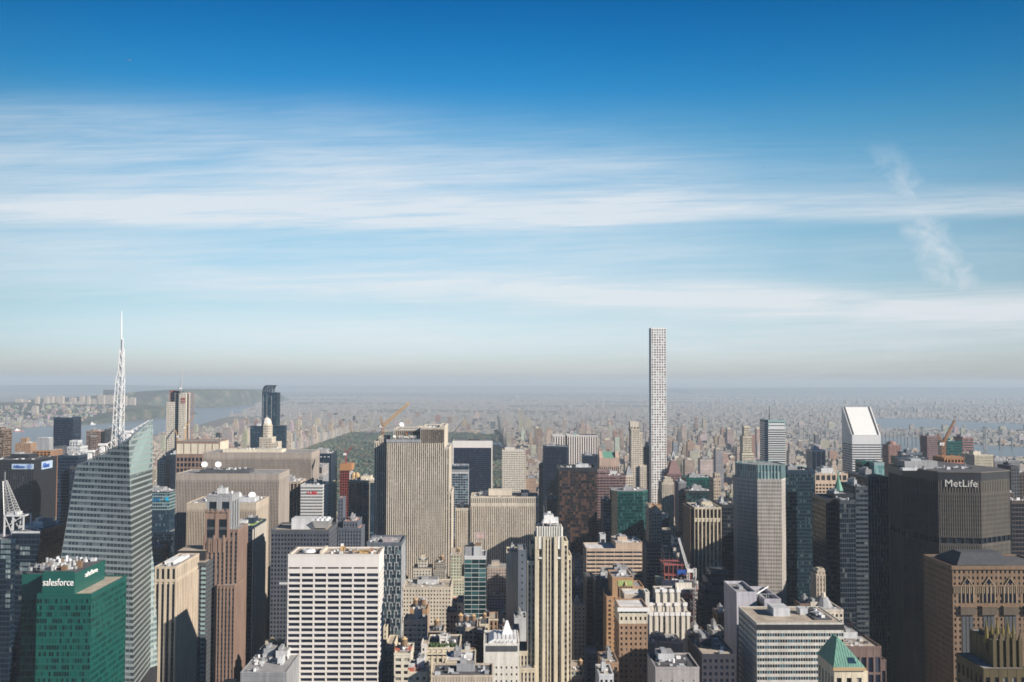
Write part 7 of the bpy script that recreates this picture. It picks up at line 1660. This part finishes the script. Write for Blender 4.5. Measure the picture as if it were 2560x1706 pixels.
bridge('suspension_bridge', 'grey suspension bridge with two towers near the right edge', (2255, 1092), (2560, 1093), 4900, 1067, [2306, 2462], [2270, 2500, 2530], BM)
bridge('arch_bridge', 'dim curved railway viaduct left of the sloping roof tower', (1998, 1064), (2110, 1084), 5600, 0, [], [1998+11*k for k in range(11)], BM)
# small craft on the river
for k, (px, py, lab) in enumerate(((47, 1080, 'tiny red and white moored ship on the wide river'), (232, 1062, 'small pale boat on the river left of the spire'))):
    P = gnd(px, py); e = empty('moored_ship', (P.x, P.y, .6), .4); tag(e, lab, 'ship'); L_ = 60 if k == 0 else 34
    a = Acc(); a.prism([(-L_/2, -6), (L_/2-8, -6), (L_/2, 0), (L_/2-8, 6), (-L_/2, 6)], 0, 6, NETR if k == 0 else WHITEM, top=TAN); a.build('hull', e); a = Acc(); a.box(-L_*.35, L_*.1, -4, 4, 6, 14, WHITEM); a.box(-L_*.25, -L_*.1, -2, 2, 14, 20, WHITEM); a.build('superstructure', e); a = Acc(); a.bar((L_*.15, 0, 6), (L_*.15, 0, 34 if k == 0 else 18), .7, NETR); a.build('mast', e)
# airliners high in the sky
for k, (px, py, Y, s_, lab) in enumerate(((324, 151, 14000, 1.0, 'tiny white airliner high in the blue at the upper left'), (1910, 419, 24000, .9, 'tiny speck of an airliner above the mast topped tower'))):
    P = at(px, py, Y); e = empty('airliner', tuple(P), radians(-35)); tag(e, lab, 'airliner'); e.scale = (s_, s_, s_)
    a = Acc(); a.bar((-28, 0, 0), (24, 0, 0), 2.6, WHITEM, 2.6, 10); a.bar((24, 0, 0), (31, 0, 0), 2.6, WHITEM, .5, 10); a.bar((-28, 0, 0), (-38, 0, 1.5), 2.6, WHITEM, .6, 10); a.build('fuselage', e)
    for sgn in (-1, 1):
        a = Acc(); q = [(8, 2*sgn, -1), (-4, 2*sgn, -1), (-16, 28*sgn, 1), (-12, 28*sgn, 1)]; q2 = [(x, y, z+.7) for x, y, z in q]; a.face(q, WHITEM); a.face(q2[::-1], WHITEM)
        for i in range(4): a.face([q[i], q[(i+1) % 4], q2[(i+1) % 4], q2[i]], WHITEM)
        a.build('wing', e)
        a = Acc(); a.bar((4, 10*sgn, -3), (-2, 10*sgn, -3), 1.5, GALV, 1.2, 8); a.build('engine', e)
    a = Acc(); q = [(-30, -.3, 2), (-38, -.3, 2), (-41, -.3, 11), (-37, -.3, 11)]; a.face(q, WHITEM); a.face([(x, .3, z) for x, y, z in q][::-1], WHITEM); a.build('tail_fin', e)

# ================================================================== HAZE
def haze():
    me_ = Acc(); x0, x1, y0, y1, z0, z1 = -34000, 36000, -2500, 37000, -1.0, 436.0
    me_.box(x0, x1, y0, y1, z0, z1, None or TAN)
    o = me_.build('haze'); o.data.materials.clear()
    m = bpy.data.materials.new('haze'); m.use_nodes = True; t = NT(m.node_tree); t.n.clear(); out = t.node('ShaderNodeOutputMaterial'); v_ = t.node('ShaderNodeVolumePrincipled')
    v_.inputs['Color'].default_value = HAZE_COL; v_.inputs['Density'].default_value = HAZE_D; v_.inputs['Anisotropy'].default_value = 0.0
    t.l.new(v_.outputs[0], out.inputs['Volume']); o.data.materials.append(m); o['kind'] = 'stuff'; o['label'] = 'pale even haze lying over the whole city'; o['category'] = 'haze'
HAZE_COL = (.64, .77, .91, 1); HAZE_D = 5.0e-5
haze()
